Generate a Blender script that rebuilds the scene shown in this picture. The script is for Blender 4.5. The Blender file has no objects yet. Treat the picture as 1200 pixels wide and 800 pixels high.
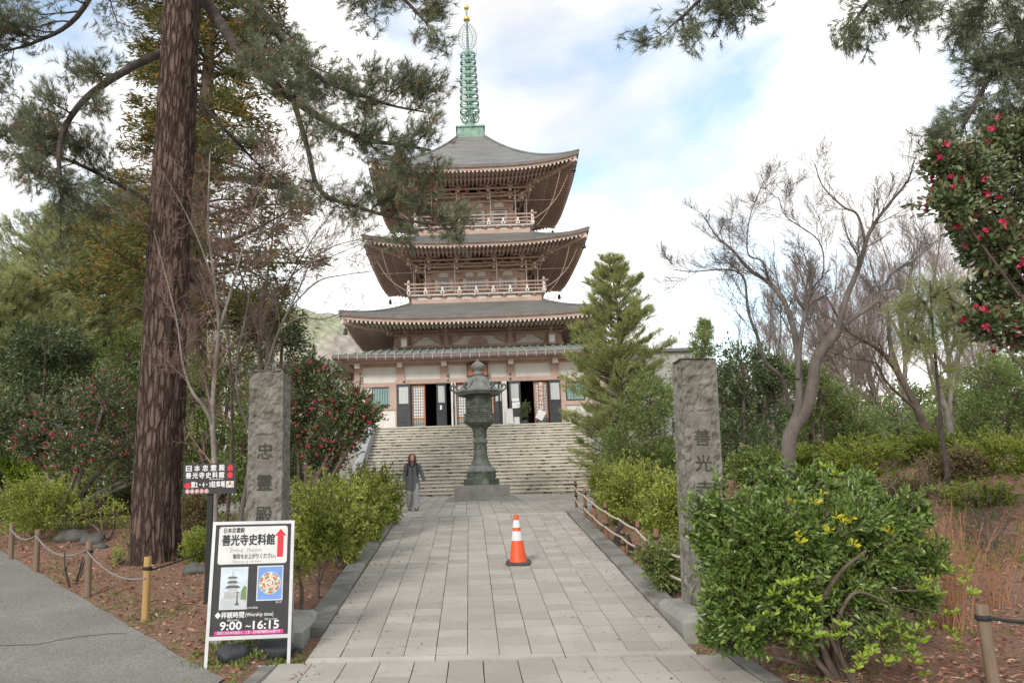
import bpy, math, random
import numpy as np
from mathutils import Vector, Matrix, noise
PI = math.pi
S = bpy.context.scene
COL = S.collection

# ------------------------------------------------------------------ camera frame
FOC = 900.0                                    # focal length in pixels of a 1200 px wide frame
def _n(v): return v / np.linalg.norm(v)
PPX = 530.0                                    # principal point (the photograph is slightly cropped on its left)
_Y = _n(np.array([552 - PPX, -(565 - 400), -FOC]))
_r = math.radians(1.5)
_U = np.array([-math.sin(_r), math.cos(_r), 0.0]); _U[2] = -(_U[0]*_Y[0] + _U[1]*_Y[1]) / _Y[2]
_Z = _n(_U); _X = np.cross(_Y, _Z)
RCW = np.column_stack([_X, _Y, _Z])
CAM = np.array([0.0, 0.0, 1.7])
def at(px, py, D):
    d = RCW.T @ np.array([px - PPX, -(py - 400), -FOC]); p = CAM + d * (D / d[1]); return p
def gz(y):
    if y < 7.7: return 0.0
    if y < 17.65: return 0.0956 * (y - 7.7)
    if y < 30: return 0.951 + (y - 17.65) * 0.02
    return 1.198
def road_edge_x(y): return -2.3 - (y - 7.4) * 0.9      # right edge of the asphalt lane at depth y
def bedn(x, y): return 0.05 * noise.noise(Vector((x*0.55, y*0.55, 3.0))) + 0.02 * noise.noise(Vector((x*2.3, y*2.3, 9.0)))
def sm(a, b, t):
    t = max(0.0, min(1.0, (t - a) / (b - a))); return t*t*(3 - 2*t)
def terrain(x, y):
    z = gz(y)
    inpath = (-2.1 < x < 2.6 and y < 19) or (-9.4 < x < 9.9 and 18.2 < y < 60)
    if y > 60: z += (y - 60) * 0.01
    if inpath: return z - 0.06
    inroad = (x < road_edge_x(y) - 0.1 and x < -2.3) or y < 5.0
    if inroad: return z - 0.03
    if x < 0:
        e = x - road_edge_x(max(y, 7.4)) if y > 7.0 else x + 2.15
        if e < 0.5: return z - 0.02 + 0.05*max(-0.2, e)/0.5
    d = min(abs(x + 1.9) if x < 0 else abs(x - 2.5), max(0, (x - road_edge_x(y)) * 0.7) if x < 0 else 9, 9)
    k = sm(0.0, 2.5, d)
    z2 = z + 0.03 + 0.10 * k + bedn(x, y) * (0.3 + k)
    if x > 3: z2 += 0.95 * sm(3.4, 9.5, x) * sm(7.5, 14.5, y)
    return z2
def gp(px, py, zf=None):
    zf = zf or terrain
    D = 3.0
    while D < 80:
        p = at(px, py, D)
        if p[2] < zf(p[0], D): return p
        D += 0.02
    return at(px, py, 60)

# ------------------------------------------------------------------ mesh buffer
class MB:
    def __init__(s): s.V = []; s.n = 0; s.P = []      # P: (faces array, material index, smooth)
    def add(s, V, Fs, mi=0, smooth=False):
        V = np.asarray(V, float).reshape(-1, 3); Fs = np.asarray(Fs, np.int64)
        s.V.append(V); s.P.append((Fs + s.n, mi, smooth)); s.n += len(V)
    def box(s, x0, x1, y0, y1, z0, z1, mi=0):
        V = [(x, y, z) for z in (z0, z1) for y in (y0, y1) for x in (x0, x1)]
        s.add(V, [[0,2,3,1],[4,5,7,6],[0,1,5,4],[2,6,7,3],[0,4,6,2],[1,3,7,5]], mi)
    def obox(s, c, ax, ay, az, mi=0):                 # centre and three half axes
        c = np.array(c, float); ax = np.array(ax, float); ay = np.array(ay, float); az = np.array(az, float)
        V = [c + i*ax + j*ay + k*az for k in (-1, 1) for j in (-1, 1) for i in (-1, 1)]
        s.add(V, [[0,2,3,1],[4,5,7,6],[0,1,5,4],[2,6,7,3],[0,4,6,2],[1,3,7,5]], mi)
    def beam(s, a, b, w, h, mi=0, up=(0, 0, 1)):
        a = np.array(a, float); b = np.array(b, float); d = b - a; L = np.linalg.norm(d); d /= L
        u = np.array(up, float)
        if abs(d.dot(u)) > 0.99*np.linalg.norm(u): u = np.array([1.0, 0, 0]) if abs(d[0]) < 0.9 else np.array([0, 1.0, 0])
        sd = np.cross(d, u); sd /= np.linalg.norm(sd); u2 = np.cross(sd, d)
        s.obox((a + b)/2, d*L/2, sd*w/2, u2*h/2, mi)
    def prism(s, prof, y0, y1, mi=0, cap=True):       # x-z outline extruded along y
        n = len(prof); V = [(x, y0, z) for x, z in prof] + [(x, y1, z) for x, z in prof]
        s.add(V, [[i, (i+1) % n, n + (i+1) % n, n + i] for i in range(n)], mi)
        if cap: s.add(V, [list(range(n))[::-1]], mi); s.add(V, [list(range(n, 2*n))], mi)
    def tube(s, pts, rad, n=6, mi=0, caps=True, smooth=True):
        pts = np.asarray(pts, float); m = len(pts)
        rad = np.broadcast_to(np.asarray(rad, float), (m,)) if np.ndim(rad) <= 1 else rad
        T = np.gradient(pts, axis=0); T /= (np.linalg.norm(T, axis=1, keepdims=True) + 1e-9)
        ref = np.array([0.0, 0.0, 1.0]) if abs(T[0][2]) < 0.9 else np.array([1.0, 0.0, 0.0])
        A = np.zeros_like(T); a = ref - T[0]*ref.dot(T[0]); a /= np.linalg.norm(a)
        for i in range(m):
            a = a - T[i]*a.dot(T[i]); a /= (np.linalg.norm(a) + 1e-9); A[i] = a
        B = np.cross(T, A); th = np.arange(n) * 2*PI/n
        V = pts[:, None, :] + rad[:, None, None] * (A[:, None, :]*np.cos(th)[None, :, None] + B[:, None, :]*np.sin(th)[None, :, None])
        i = np.arange(m-1)[:, None]*n; j = np.arange(n)[None, :]; k = (np.arange(n)[None, :] + 1) % n
        Fq = np.stack([i+j, i+k, i+n+k, i+n+j], -1).reshape(-1, 4)
        s.add(V.reshape(-1, 3), Fq, mi, smooth)
        if caps and n > 3:
            s.add(V[0], [list(range(n))[::-1]], mi); s.add(V[-1], [list(range(n))], mi)
    def lathe(s, prof, n=24, c=(0, 0, 0), mi=0, smooth=True, rot=0.0, mod=None, cap=True):
        prof = np.asarray(prof, float); m = len(prof); th = np.arange(n)*2*PI/n + rot
        R = prof[:, 0][:, None] * (np.ones(n) if mod is None else mod(th))[None, :]
        V = np.stack([c[0] + R*np.cos(th), c[1] + R*np.sin(th), c[2] + np.repeat(prof[:, 1][:, None], n, 1)], -1)
        i = np.arange(m-1)[:, None]*n; j = np.arange(n)[None, :]; k = (np.arange(n)[None, :]+1) % n
        s.add(V.reshape(-1, 3), np.stack([i+j, i+k, i+n+k, i+n+j], -1).reshape(-1, 4), mi, smooth)
        if not cap: return
        if prof[0][0] > 1e-4: s.add(V[0], [list(range(n))[::-1]], mi)
        if prof[-1][0] > 1e-4: s.add(V[-1], [list(range(n))], mi)
    def grid(s, G, mi=0, smooth=True, flip=False):
        G = np.asarray(G, float); a, b = G.shape[:2]; i = np.arange(a-1)[:, None]*b; j = np.arange(b-1)[None, :]
        q = [i+j, i+j+1, i+b+j+1, i+b+j]
        if flip: q = q[::-1]
        s.add(G.reshape(-1, 3), np.stack(q, -1).reshape(-1, 4), mi, smooth)
    def ball(s, c, r, mi=0, n=12, m=8):
        r = np.broadcast_to(np.asarray(r, float), (3,)); th = np.linspace(-PI/2, PI/2, m+1); ph = np.arange(n)*2*PI/n
        V = np.stack([c[0] + r[0]*np.cos(th)[:, None]*np.cos(ph), c[1] + r[1]*np.cos(th)[:, None]*np.sin(ph), c[2] + r[2]*np.sin(th)[:, None]*np.ones(n)], -1)
        i = np.arange(m)[:, None]*n; j = np.arange(n)[None, :]; k = (np.arange(n)[None, :]+1) % n
        s.add(V.reshape(-1, 3), np.stack([i+j, i+k, i+n+k, i+n+j], -1).reshape(-1, 4), mi, True)
    def empty(s): return s.n == 0
    def build(s, name, mats, parent=None, world=True):
        V = np.concatenate(s.V) if s.V else np.zeros((0, 3))
        if parent is not None and world: V = V - np.array(origin(parent))
        me = bpy.data.meshes.new(name)
        if not isinstance(mats, (list, tuple)): mats = [mats]
        for m in mats: me.materials.append(m)
        me.vertices.add(len(V)); me.vertices.foreach_set('co', V.astype(np.float32).ravel())
        loops = np.concatenate([p[0].ravel() for p in s.P]); st = []; mi = []; smt = []; o = 0
        for Fa, m, sh in s.P:
            k = Fa.shape[1]; c = len(Fa); st.append(o + np.arange(c)*k); o += c*k
            mi.append(np.full(c, m)); smt.append(np.full(c, sh))
        st = np.concatenate(st)
        me.loops.add(len(loops)); me.loops.foreach_set('vertex_index', loops.astype(np.int32))
        me.polygons.add(len(st)); me.polygons.foreach_set('loop_start', st.astype(np.int32))
        me.polygons.foreach_set('material_index', np.concatenate(mi).astype(np.int32))
        me.polygons.foreach_set('use_smooth', np.concatenate(smt).astype(bool))
        me.update(calc_edges=True); me.validate()
        ob = bpy.data.objects.new(name, me); COL.objects.link(ob)
        if parent is not None: ob.parent = parent
        return ob
def origin(o):
    p = Vector((0, 0, 0))
    while o is not None: p += o.location; o = o.parent
    return p
def tag(o, label=None, cat=None, group=None, kind=None):
    if label: o['label'] = label
    if cat: o['category'] = cat
    if group: o['group'] = group
    if kind: o['kind'] = kind
    return o
def thing(name, loc, label, cat, group=None, rot=(0, 0, 0)):
    o = bpy.data.objects.new(name, None); COL.objects.link(o); o.empty_display_size = 0.2
    o.location = loc; o.rotation_euler = rot
    return tag(o, label, cat, group)
def copy_thing(o, loc, label, group=None, rotz=None, scale=None):
    c = o.copy(); COL.objects.link(c); c.location = loc
    if rotz is not None: c.rotation_euler = (0, 0, rotz)
    if scale: c.scale = (scale,)*3 if not isinstance(scale, tuple) else scale
    c['label'] = label
    if group: c['group'] = group
    for ch in list(o.children):
        d = ch.copy(); COL.objects.link(d); d.parent = c
        for g in list(ch.children):
            e = g.copy(); COL.objects.link(e); e.parent = d
    return c

# ------------------------------------------------------------------ materials
def new_mat(name):
    m = bpy.data.materials.new(name); m.use_nodes = True
    nt = m.node_tree; nt.nodes.clear()
    out = nt.nodes.new('ShaderNodeOutputMaterial'); return m, nt, out
def N(nt, t, **kw):
    n = nt.nodes.new(t)
    for k, v in kw.items():
        if k in n.inputs.keys(): n.inputs[k].default_value = v
        else: setattr(n, k, v)
    return n
def mapping(nt, scale=(1, 1, 1), rot=(0, 0, 0), co='Object'):
    tc = nt.nodes.new('ShaderNodeTexCoord'); mp = nt.nodes.new('ShaderNodeMapping')
    nt.links.new(tc.outputs[co], mp.inputs[0]); mp.inputs['Scale'].default_value = scale; mp.inputs['Rotation'].default_value = rot
    return mp.outputs[0]
def ramp(nt, fac, stops, interp='LINEAR'):
    r = nt.nodes.new('ShaderNodeValToRGB'); r.color_ramp.interpolation = interp
    e = r.color_ramp.elements
    while len(e) > 1: e.remove(e[0])
    e[0].position = stops[0][0]; e[0].color = (*stops[0][1], 1)
    for p, c in stops[1:]:
        x = e.new(p); x.color = (*c, 1)
    nt.links.new(fac, r.inputs[0]); return r.outputs[0]
def mixc(nt, fac, a, b, mode='MIX'):
    m = nt.nodes.new('ShaderNodeMix'); m.data_type = 'RGBA'; m.blend_type = mode
    for i, v in ((0, fac), (6, a), (7, b)):
        if isinstance(v, (int, float)): m.inputs[i].default_value = v
        elif isinstance(v, tuple): m.inputs[i].default_value = (*v, 1) if len(v) == 3 else v
        else: nt.links.new(v, m.inputs[i])
    return m.outputs[2]
def surf(name, cols, scale=3.0, rough=0.75, bump=0.15, bscale=25.0, bdist=0.01, stretch=(1, 1, 1), spec=0.35, metal=0.0, stain=None, detail=8, pos=(0.32, 0.5, 0.68)):
    """painted / stone / metal surfaces: three colours mixed by noise, fine bump, optional stains"""
    m, nt, out = new_mat(name); L = nt.links
    co = mapping(nt, stretch)
    n1 = N(nt, 'ShaderNodeTexNoise', Scale=scale, Detail=detail, Roughness=0.62); L.new(co, n1.inputs[0])
    if len(cols) == 1: cols = [tuple(c*0.88 for c in cols[0]), cols[0], tuple(min(1, c*1.1) for c in cols[0])]
    if len(cols) == 2: cols = [cols[0], tuple((a+b)/2 for a, b in zip(*cols)), cols[1]]
    c = ramp(nt, n1.outputs['Fac'], list(zip(pos, cols)))
    if stain:
        sc, sst, lo, hi, scol, amt = stain
        co2 = mapping(nt, sst); n3 = N(nt, 'ShaderNodeTexNoise', Scale=sc, Detail=6, Roughness=0.6); L.new(co2, n3.inputs[0])
        f = ramp(nt, n3.outputs['Fac'], [(lo, (0, 0, 0)), (hi, (amt,)*3)])
        c = mixc(nt, f, c, scol)
    b = nt.nodes.new('ShaderNodeBsdfPrincipled'); L.new(c, b.inputs['Base Color'])
    b.inputs['Roughness'].default_value = rough; b.inputs['Metallic'].default_value = metal; b.inputs['Specular IOR Level'].default_value = spec
    if bump:
        n2 = N(nt, 'ShaderNodeTexNoise', Scale=bscale, Detail=6, Roughness=0.6); L.new(co, n2.inputs[0])
        bp = N(nt, 'ShaderNodeBump', Strength=min(1, bump), Distance=bdist); L.new(n2.outputs['Fac'], bp.inputs['Height']); L.new(bp.outputs[0], b.inputs['Normal'])
    L.new(b.outputs[0], out.inputs[0]); return m
GAIN = {'crimson_petals': 0.95, 'yellow_new_leaves': 1.0, 'lime_young_leaves': 1.15, 'fallen_leaf_litter': 1.25, 'rusty_dry_needles': 1.2, 'orange_cedar_tips': 1.35, 'grey_green_needles': 1.8, 'camellia_leaves': 1.6, 'olive_pine_needles': 1.85, 'glossy_green_leaves': 1.75, 'bright_green_leaves': 1.3, 'pale_pine_needles': 1.75, 'cedar_sprays': 1.45, 'dark_evergreen_leaves': 1.8, 'mid_green_leaves': 1.65}
def leafmat(name, cols, rough=0.45, trans=0.3, spec=0.4, clump=None):
    """foliage: every leaf (mesh island) takes its own colour; larger clumps vary in hue"""
    m, nt, out = new_mat(name); L = nt.links
    gain = GAIN.get(name, 1.3); cols = [tuple(min(0.85, v*gain) for v in q) for q in cols]
    if clump: clump = tuple(min(0.85, v*gain) for v in clump)
    g = nt.nodes.new('ShaderNodeNewGeometry')
    k = len(cols); c = ramp(nt, g.outputs['Random Per Island'], [(i/(k-1) if k > 1 else 0, cc) for i, cc in enumerate(cols)])
    co = mapping(nt, (1, 1, 1)); n1 = N(nt, 'ShaderNodeTexNoise', Scale=1.3, Detail=3); L.new(co, n1.inputs[0])
    c2 = clump or tuple(x*0.85 for x in cols[0])
    f = ramp(nt, n1.outputs['Fac'], [(0.42, (0, 0, 0)), (0.62, (0.55,)*3)])
    c = mixc(nt, f, c, c2)
    b = nt.nodes.new('ShaderNodeBsdfPrincipled'); L.new(c, b.inputs['Base Color']); b.inputs['Roughness'].default_value = rough; b.inputs['Specular IOR Level'].default_value = spec
    if trans > 0:
        t = nt.nodes.new('ShaderNodeBsdfTranslucent'); L.new(c, t.inputs[0])
        mx = nt.nodes.new('ShaderNodeMixShader'); mx.inputs[0].default_value = trans
        L.new(b.outputs[0], mx.inputs[1]); L.new(t.outputs[0], mx.inputs[2]); L.new(mx.outputs[0], out.inputs[0])
    else: L.new(b.outputs[0], out.inputs[0])
    return m
def flat(name, col, rough=0.6, spec=0.3, metal=0.0): return surf(name, [col], 8, rough, 0.05, 60, 0.002, spec=spec, metal=metal)

M = {}
M['pink'] = surf('pink_beige_paint', [(0.40, 0.275, 0.225), (0.465, 0.33, 0.275), (0.51, 0.375, 0.315)], 1.2, 0.7, 0.1, stain=(2.0, (1, 1, 0.3), 0.52, 0.75, (0.30, 0.20, 0.16), 0.45))
M['pinkdark'] = surf('pink_brown_paint', [(0.43, 0.30, 0.245), (0.50, 0.355, 0.295)], 1.5, 0.75, 0.1)
M['rafter'] = surf('rafter_paint', [(0.50, 0.365, 0.30), (0.57, 0.425, 0.36)], 2.0, 0.75, 0.1)
M['plaster'] = surf('white_plaster', [(0.62, 0.60, 0.55), (0.73, 0.715, 0.67)], 1.0, 0.85, 0.1, stain=(3, (1, 1, 0.2), 0.5, 0.8, (0.42, 0.39, 0.34), 0.4))
M['whitep'] = surf('white_paint', [(0.62, 0.59, 0.54), (0.70, 0.68, 0.63)], 4, 0.7, 0.05)
M['roofgrey'] = surf('grey_copper_sheet_roof', [(0.12, 0.12, 0.115), (0.165, 0.163, 0.156), (0.21, 0.205, 0.193)], 0.6, 0.6, 0.25, 6, 0.02, stretch=(1, 1, 6), stain=(1.1, (1, 1, 1), 0.5, 0.75, (0.18, 0.19, 0.17), 0.5))
M['roofedge'] = surf('eave_edge_copper', [(0.16, 0.135, 0.125), (0.23, 0.195, 0.18)], 1.6, 0.6, 0.15)
M['tilegreen'] = surf('green_copper_tiles', [(0.20, 0.235, 0.20), (0.30, 0.34, 0.295), (0.36, 0.37, 0.33)], 1.5, 0.55, 0.2)
M['verdigris'] = surf('verdigris_copper', [(0.13, 0.24, 0.185), (0.20, 0.325, 0.26), (0.28, 0.41, 0.34)], 2.2, 0.6, 0.15, 20)
M['gold'] = surf('gilded_metal', [(0.75, 0.50, 0.16), (0.85, 0.62, 0.24)], 4, 0.35, 0.05, metal=0.7)
M['gutter'] = surf('brown_gutter', [(0.15, 0.115, 0.11), (0.21, 0.165, 0.16)], 2, 0.5, 0.05)
M['doordark'] = surf('dark_door_paint', [(0.035, 0.038, 0.042), (0.055, 0.058, 0.062)], 3, 0.5, 0.1)
M['glass'] = surf('pale_green_glass', [(0.28, 0.38, 0.37), (0.42, 0.52, 0.50)], 1.2, 0.12, 0.0, stretch=(6, 6, 1), spec=0.6)
M['curtain'] = surf('pale_curtain_glass', [(0.40, 0.43, 0.42), (0.55, 0.58, 0.56)], 2.0, 0.2, 0.0, stretch=(7, 7, 0.4), spec=0.6)
M['teal'] = surf('teal_window_slats', [(0.22, 0.37, 0.36), (0.32, 0.48, 0.46)], 2, 0.5, 0.05)
M['orangewood'] = surf('orange_lacquered_wood', [(0.33, 0.12, 0.05), (0.42, 0.17, 0.075)], 5, 0.5, 0.1, stretch=(1, 1, 0.2))
M['paper'] = surf('white_paper_screen', [(0.72, 0.70, 0.68), (0.80, 0.78, 0.76)], 2, 0.8, 0.0)
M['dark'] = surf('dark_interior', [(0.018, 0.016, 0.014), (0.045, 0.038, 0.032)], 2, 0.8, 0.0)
M['black'] = flat('black_paint', (0.022, 0.022, 0.024), 0.5)
M['iron'] = flat('dark_iron', (0.05, 0.05, 0.05), 0.5, metal=0.4)
M['greymetal'] = surf('grey_painted_metal', [(0.34, 0.35, 0.37), (0.42, 0.43, 0.45)], 3, 0.45, 0.05)
M['alu'] = surf('aluminium_frame', [(0.50, 0.50, 0.50), (0.60, 0.60, 0.60)], 6, 0.4, 0.05, metal=0.35)
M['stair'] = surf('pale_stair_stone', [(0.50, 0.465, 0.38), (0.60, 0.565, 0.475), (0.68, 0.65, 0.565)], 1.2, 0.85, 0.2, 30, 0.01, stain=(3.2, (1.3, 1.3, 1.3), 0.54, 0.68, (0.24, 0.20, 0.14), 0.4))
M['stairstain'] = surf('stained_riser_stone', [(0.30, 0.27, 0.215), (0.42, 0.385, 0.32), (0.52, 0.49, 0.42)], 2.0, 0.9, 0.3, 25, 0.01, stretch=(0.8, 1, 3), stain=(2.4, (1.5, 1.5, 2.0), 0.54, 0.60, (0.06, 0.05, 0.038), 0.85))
M['bronze'] = surf('green_bronze', [(0.065, 0.073, 0.058), (0.105, 0.117, 0.094), (0.18, 0.195, 0.163)], 2.5, 0.55, 0.35, 14, 0.02, spec=0.4, metal=0.15, stain=(4, (1, 1, 0.35), 0.5, 0.75, (0.25, 0.29, 0.25), 0.55))
M['bronzegrey'] = surf('weathered_grey_bronze', [(0.135, 0.14, 0.13), (0.20, 0.205, 0.19), (0.27, 0.275, 0.255)], 3, 0.55, 0.25, 16, 0.01, metal=0.1)
M['granite'] = surf('grey_granite', [(0.20, 0.20, 0.18), (0.27, 0.265, 0.24), (0.33, 0.322, 0.295)], 2.5, 0.85, 0.3, 40, 0.006, stain=(1.8, (1, 1, 1), 0.5, 0.7, (0.25, 0.24, 0.19), 0.6))
M['pillar'] = surf('weathered_pillar_stone', [(0.105, 0.098, 0.082), (0.175, 0.165, 0.142), (0.25, 0.238, 0.205)], 5, 0.9, 0.7, 34, 0.018, stain=(1.6, (1, 1, 0.5), 0.48, 0.64, (0.115, 0.105, 0.068), 0.65))
M['carved'] = surf('cut_shade_stone', [(0.045, 0.043, 0.036), (0.07, 0.067, 0.056)], 8, 0.95, 0.3)  # darker stone colour, paints the shade of cut letters
M['kerb'] = surf('worn_kerb_stone', [(0.12, 0.115, 0.10), (0.19, 0.183, 0.162), (0.26, 0.252, 0.228)], 2.6, 0.9, 0.4, 35, 0.008, stain=(1.4, (1, 1, 1), 0.5, 0.75, (0.15, 0.15, 0.11), 0.45))
M['concrete'] = surf('pale_concrete', [(0.33, 0.32, 0.295), (0.42, 0.41, 0.38)], 1.2, 0.9, 0.2, 30, 0.006)

def tile_mat(name, ca, cb, cc):
    m, nt, out = new_mat(name); L = nt.links
    g = nt.nodes.new('ShaderNodeNewGeometry'); c = ramp(nt, g.outputs['Random Per Island'], [(0, ca), (0.5, cb), (1, cc)])
    co = mapping(nt); n1 = N(nt, 'ShaderNodeTexNoise', Scale=1.1, Detail=9, Roughness=0.65); L.new(co, n1.inputs[0])
    f = ramp(nt, n1.outputs['Fac'], [(0.40, (0, 0, 0)), (0.72, (0.6,)*3)]); c = mixc(nt, f, c, (0.28, 0.258, 0.217))
    n2 = N(nt, 'ShaderNodeTexNoise', Scale=90, Detail=4); L.new(co, n2.inputs[0])
    f2 = ramp(nt, n2.outputs['Fac'], [(0.35, (0.86,)*3), (0.65, (1.06,)*3)]); c = mixc(nt, 1.0, c, f2, 'MULTIPLY')
    v = N(nt, 'ShaderNodeTexNoise', Scale=5.0, Detail=6, Roughness=0.7); L.new(co, v.inputs[0])
    f3 = ramp(nt, v.outputs['Fac'], [(0.60, (0, 0, 0)), (0.76, (0.4,)*3)]); c = mixc(nt, f3, c, (0.17, 0.155, 0.125))
    b = nt.nodes.new('ShaderNodeBsdfPrincipled'); L.new(c, b.inputs['Base Color']); b.inputs['Roughness'].default_value = 0.85; b.inputs['Specular IOR Level'].default_value = 0.3
    bp = N(nt, 'ShaderNodeBump', Strength=0.3, Distance=0.004); L.new(n2.outputs['Fac'], bp.inputs['Height']); L.new(bp.outputs[0], b.inputs['Normal'])
    L.new(b.outputs[0], out.inputs[0]); return m
M['tile'] = tile_mat('paving_stone', (0.335, 0.308, 0.270), (0.388, 0.360, 0.318), (0.44, 0.412, 0.368))
M['tilelight'] = tile_mat('pale_paving_stone', (0.41, 0.39, 0.355), (0.44, 0.42, 0.385), (0.47, 0.45, 0.41))
M['joint'] = surf('joint_dirt', [(0.07, 0.065, 0.045), (0.12, 0.11, 0.08)], 5, 0.95, 0.3, stain=(2.2, (1, 1, 1), 0.5, 0.65, (0.07, 0.09, 0.035), 0.7))

def ground_mat():
    m, nt, out = new_mat('mulch_and_moss'); L = nt.links
    co = mapping(nt); n1 = N(nt, 'ShaderNodeTexNoise', Scale=26, Detail=10, Roughness=0.75); L.new(co, n1.inputs[0])
    c = ramp(nt, n1.outputs['Fac'], [(0.28, (0.08, 0.045, 0.032)), (0.45, (0.21, 0.118, 0.083)), (0.58, (0.32, 0.195, 0.142)), (0.72, (0.44, 0.31, 0.245))])
    n2 = N(nt, 'ShaderNodeTexNoise', Scale=0.35, Detail=5, Roughness=0.6); L.new(co, n2.inputs[0])
    f = ramp(nt, n2.outputs['Fac'], [(0.44, (0, 0, 0)), (0.56, (0.8,)*3)])
    n3 = N(nt, 'ShaderNodeTexNoise', Scale=12, Detail=6); L.new(co, n3.inputs[0])
    gr = ramp(nt, n3.outputs['Fac'], [(0.35, (0.06, 0.075, 0.03)), (0.65, (0.14, 0.16, 0.06))])
    sp = nt.nodes.new('ShaderNodeSeparateXYZ'); L.new(co, sp.inputs[0])
    fy = nt.nodes.new('ShaderNodeMapRange'); fy.inputs[1].default_value = 14; fy.inputs[2].default_value = 24; fy.inputs[3].default_value = 0.2; fy.inputs[4].default_value = 1.25; L.new(sp.outputs[1], fy.inputs[0])
    mm = nt.nodes.new('ShaderNodeMath'); mm.operation = 'MULTIPLY'; L.new(f, mm.inputs[0]); L.new(fy.outputs[0], mm.inputs[1])
    c = mixc(nt, mm.outputs[0], c, gr)
    b = nt.nodes.new('ShaderNodeBsdfPrincipled'); L.new(c, b.inputs['Base Color']); b.inputs['Roughness'].default_value = 0.95; b.inputs['Specular IOR Level'].default_value = 0.15
    bp = N(nt, 'ShaderNodeBump', Strength=0.9, Distance=0.03); L.new(n1.outputs['Fac'], bp.inputs['Height']); L.new(bp.outputs[0], b.inputs['Normal'])
    L.new(b.outputs[0], out.inputs[0]); return m
M['ground'] = ground_mat()
def asphalt_mat():
    m, nt, out = new_mat('worn_pale_asphalt'); L = nt.links
    co = mapping(nt); n1 = N(nt, 'ShaderNodeTexNoise', Scale=0.8, Detail=8, Roughness=0.65); L.new(co, n1.inputs[0])
    c = ramp(nt, n1.outputs['Fac'], [(0.3, (0.17, 0.163, 0.143)), (0.7, (0.245, 0.235, 0.207))])
    v = N(nt, 'ShaderNodeTexVoronoi', Scale=70); L.new(co, v.inputs[0])
    f = ramp(nt, v.outputs['Color'], [(0.0, (0.62,)*3), (1.0, (1.3,)*3)]); c = mixc(nt, 1.0, c, f, 'MULTIPLY')
    b = nt.nodes.new('ShaderNodeBsdfPrincipled'); L.new(c, b.inputs['Base Color']); b.inputs['Roughness'].default_value = 0.9; b.inputs['Specular IOR Level'].default_value = 0.25
    bp = N(nt, 'ShaderNodeBump', Strength=0.5, Distance=0.005); L.new(v.outputs['Distance'], bp.inputs['Height']); L.new(bp.outputs[0], b.inputs['Normal'])
    L.new(b.outputs[0], out.inputs[0]); return m
M['asphalt'] = asphalt_mat()
def bark_mat(name, dark, mid, light, sc=(9, 9, 2.2), dist=0.05):
    m, nt, out = new_mat(name); L = nt.links
    co = mapping(nt, sc)
    nn = N(nt, 'ShaderNodeTexNoise', Scale=1.5, Detail=4); L.new(co, nn.inputs[0])
    mx = mixc(nt, 1.0, co, nn.outputs['Color'], 'ADD')
    v = N(nt, 'ShaderNodeTexVoronoi', Scale=1.0, feature='DISTANCE_TO_EDGE'); L.new(mx, v.inputs[0])
    n2 = N(nt, 'ShaderNodeTexNoise', Scale=2.6, Detail=12, Roughness=0.8); L.new(co, n2.inputs[0])
    plate = ramp(nt, n2.outputs['Fac'], [(0.36, mid), (0.64, light)])
    f = ramp(nt, v.outputs['Distance'], [(0.0, (0.0,)*3), (0.22, (1, 1, 1))])
    c = mixc(nt, f, dark, plate)
    b = nt.nodes.new('ShaderNodeBsdfPrincipled'); L.new(c, b.inputs['Base Color']); b.inputs['Roughness'].default_value = 0.95; b.inputs['Specular IOR Level'].default_value = 0.15
    ad = nt.nodes.new('ShaderNodeMath'); ad.operation = 'MULTIPLY_ADD'; L.new(n2.outputs['Fac'], ad.inputs[0]); ad.inputs[1].default_value = 0.35; L.new(f, ad.inputs[2])
    bp = N(nt, 'ShaderNodeBump', Strength=1.0, Distance=dist); L.new(ad.outputs[0], bp.inputs['Height']); L.new(bp.outputs[0], b.inputs['Normal'])
    L.new(b.outputs[0], out.inputs[0]); return m
M['barkpine'] = bark_mat('plated_pine_bark', (0.048, 0.032, 0.026), (0.098, 0.062, 0.048), (0.18, 0.132, 0.11), sc=(12, 12, 2.1), dist=0.045)
M['barkdark'] = surf('dark_branch_bark', [(0.035, 0.028, 0.025), (0.06, 0.048, 0.042), (0.10, 0.08, 0.07)], 6, 0.95, 0.5, 20, 0.01)
M['barkgrey'] = surf('grey_smooth_bark', [(0.085, 0.072, 0.062), (0.14, 0.122, 0.107), (0.205, 0.18, 0.16)], 4, 0.9, 0.4, 18, 0.01, stretch=(1, 1, 0.5))
M['barkpale'] = surf('pale_mottled_bark', [(0.12, 0.10, 0.082), (0.20, 0.175, 0.148), (0.29, 0.26, 0.225)], 5, 0.9, 0.3, 18, 0.01)
M['barkbrown'] = surf('brown_bark', [(0.07, 0.05, 0.038), (0.12, 0.09, 0.07), (0.17, 0.135, 0.11)], 6, 0.95, 0.4, 18, 0.01)
M['twigred'] = surf('reddish_twigs', [(0.19, 0.115, 0.09), (0.28, 0.185, 0.155)], 2, 0.9, 0.0)
M['twigorange'] = surf('dry_orange_stems', [(0.28, 0.13, 0.065), (0.42, 0.23, 0.13)], 3, 0.85, 0.0)
M['twigpink'] = surf('distant_pinkish_twigs', [(0.26, 0.20, 0.185), (0.34, 0.275, 0.255)], 0.5, 0.9, 0.0)
M['wood'] = surf('weathered_post_wood', [(0.15, 0.105, 0.07), (0.23, 0.17, 0.12)], 6, 0.9, 0.4, 20, 0.006, stretch=(3, 3, 0.4))
M['woodred'] = surf('reddish_post_wood', [(0.17, 0.085, 0.05), (0.25, 0.135, 0.085)], 6, 0.85, 0.4, 20, 0.006, stretch=(3, 3, 0.4))
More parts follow.
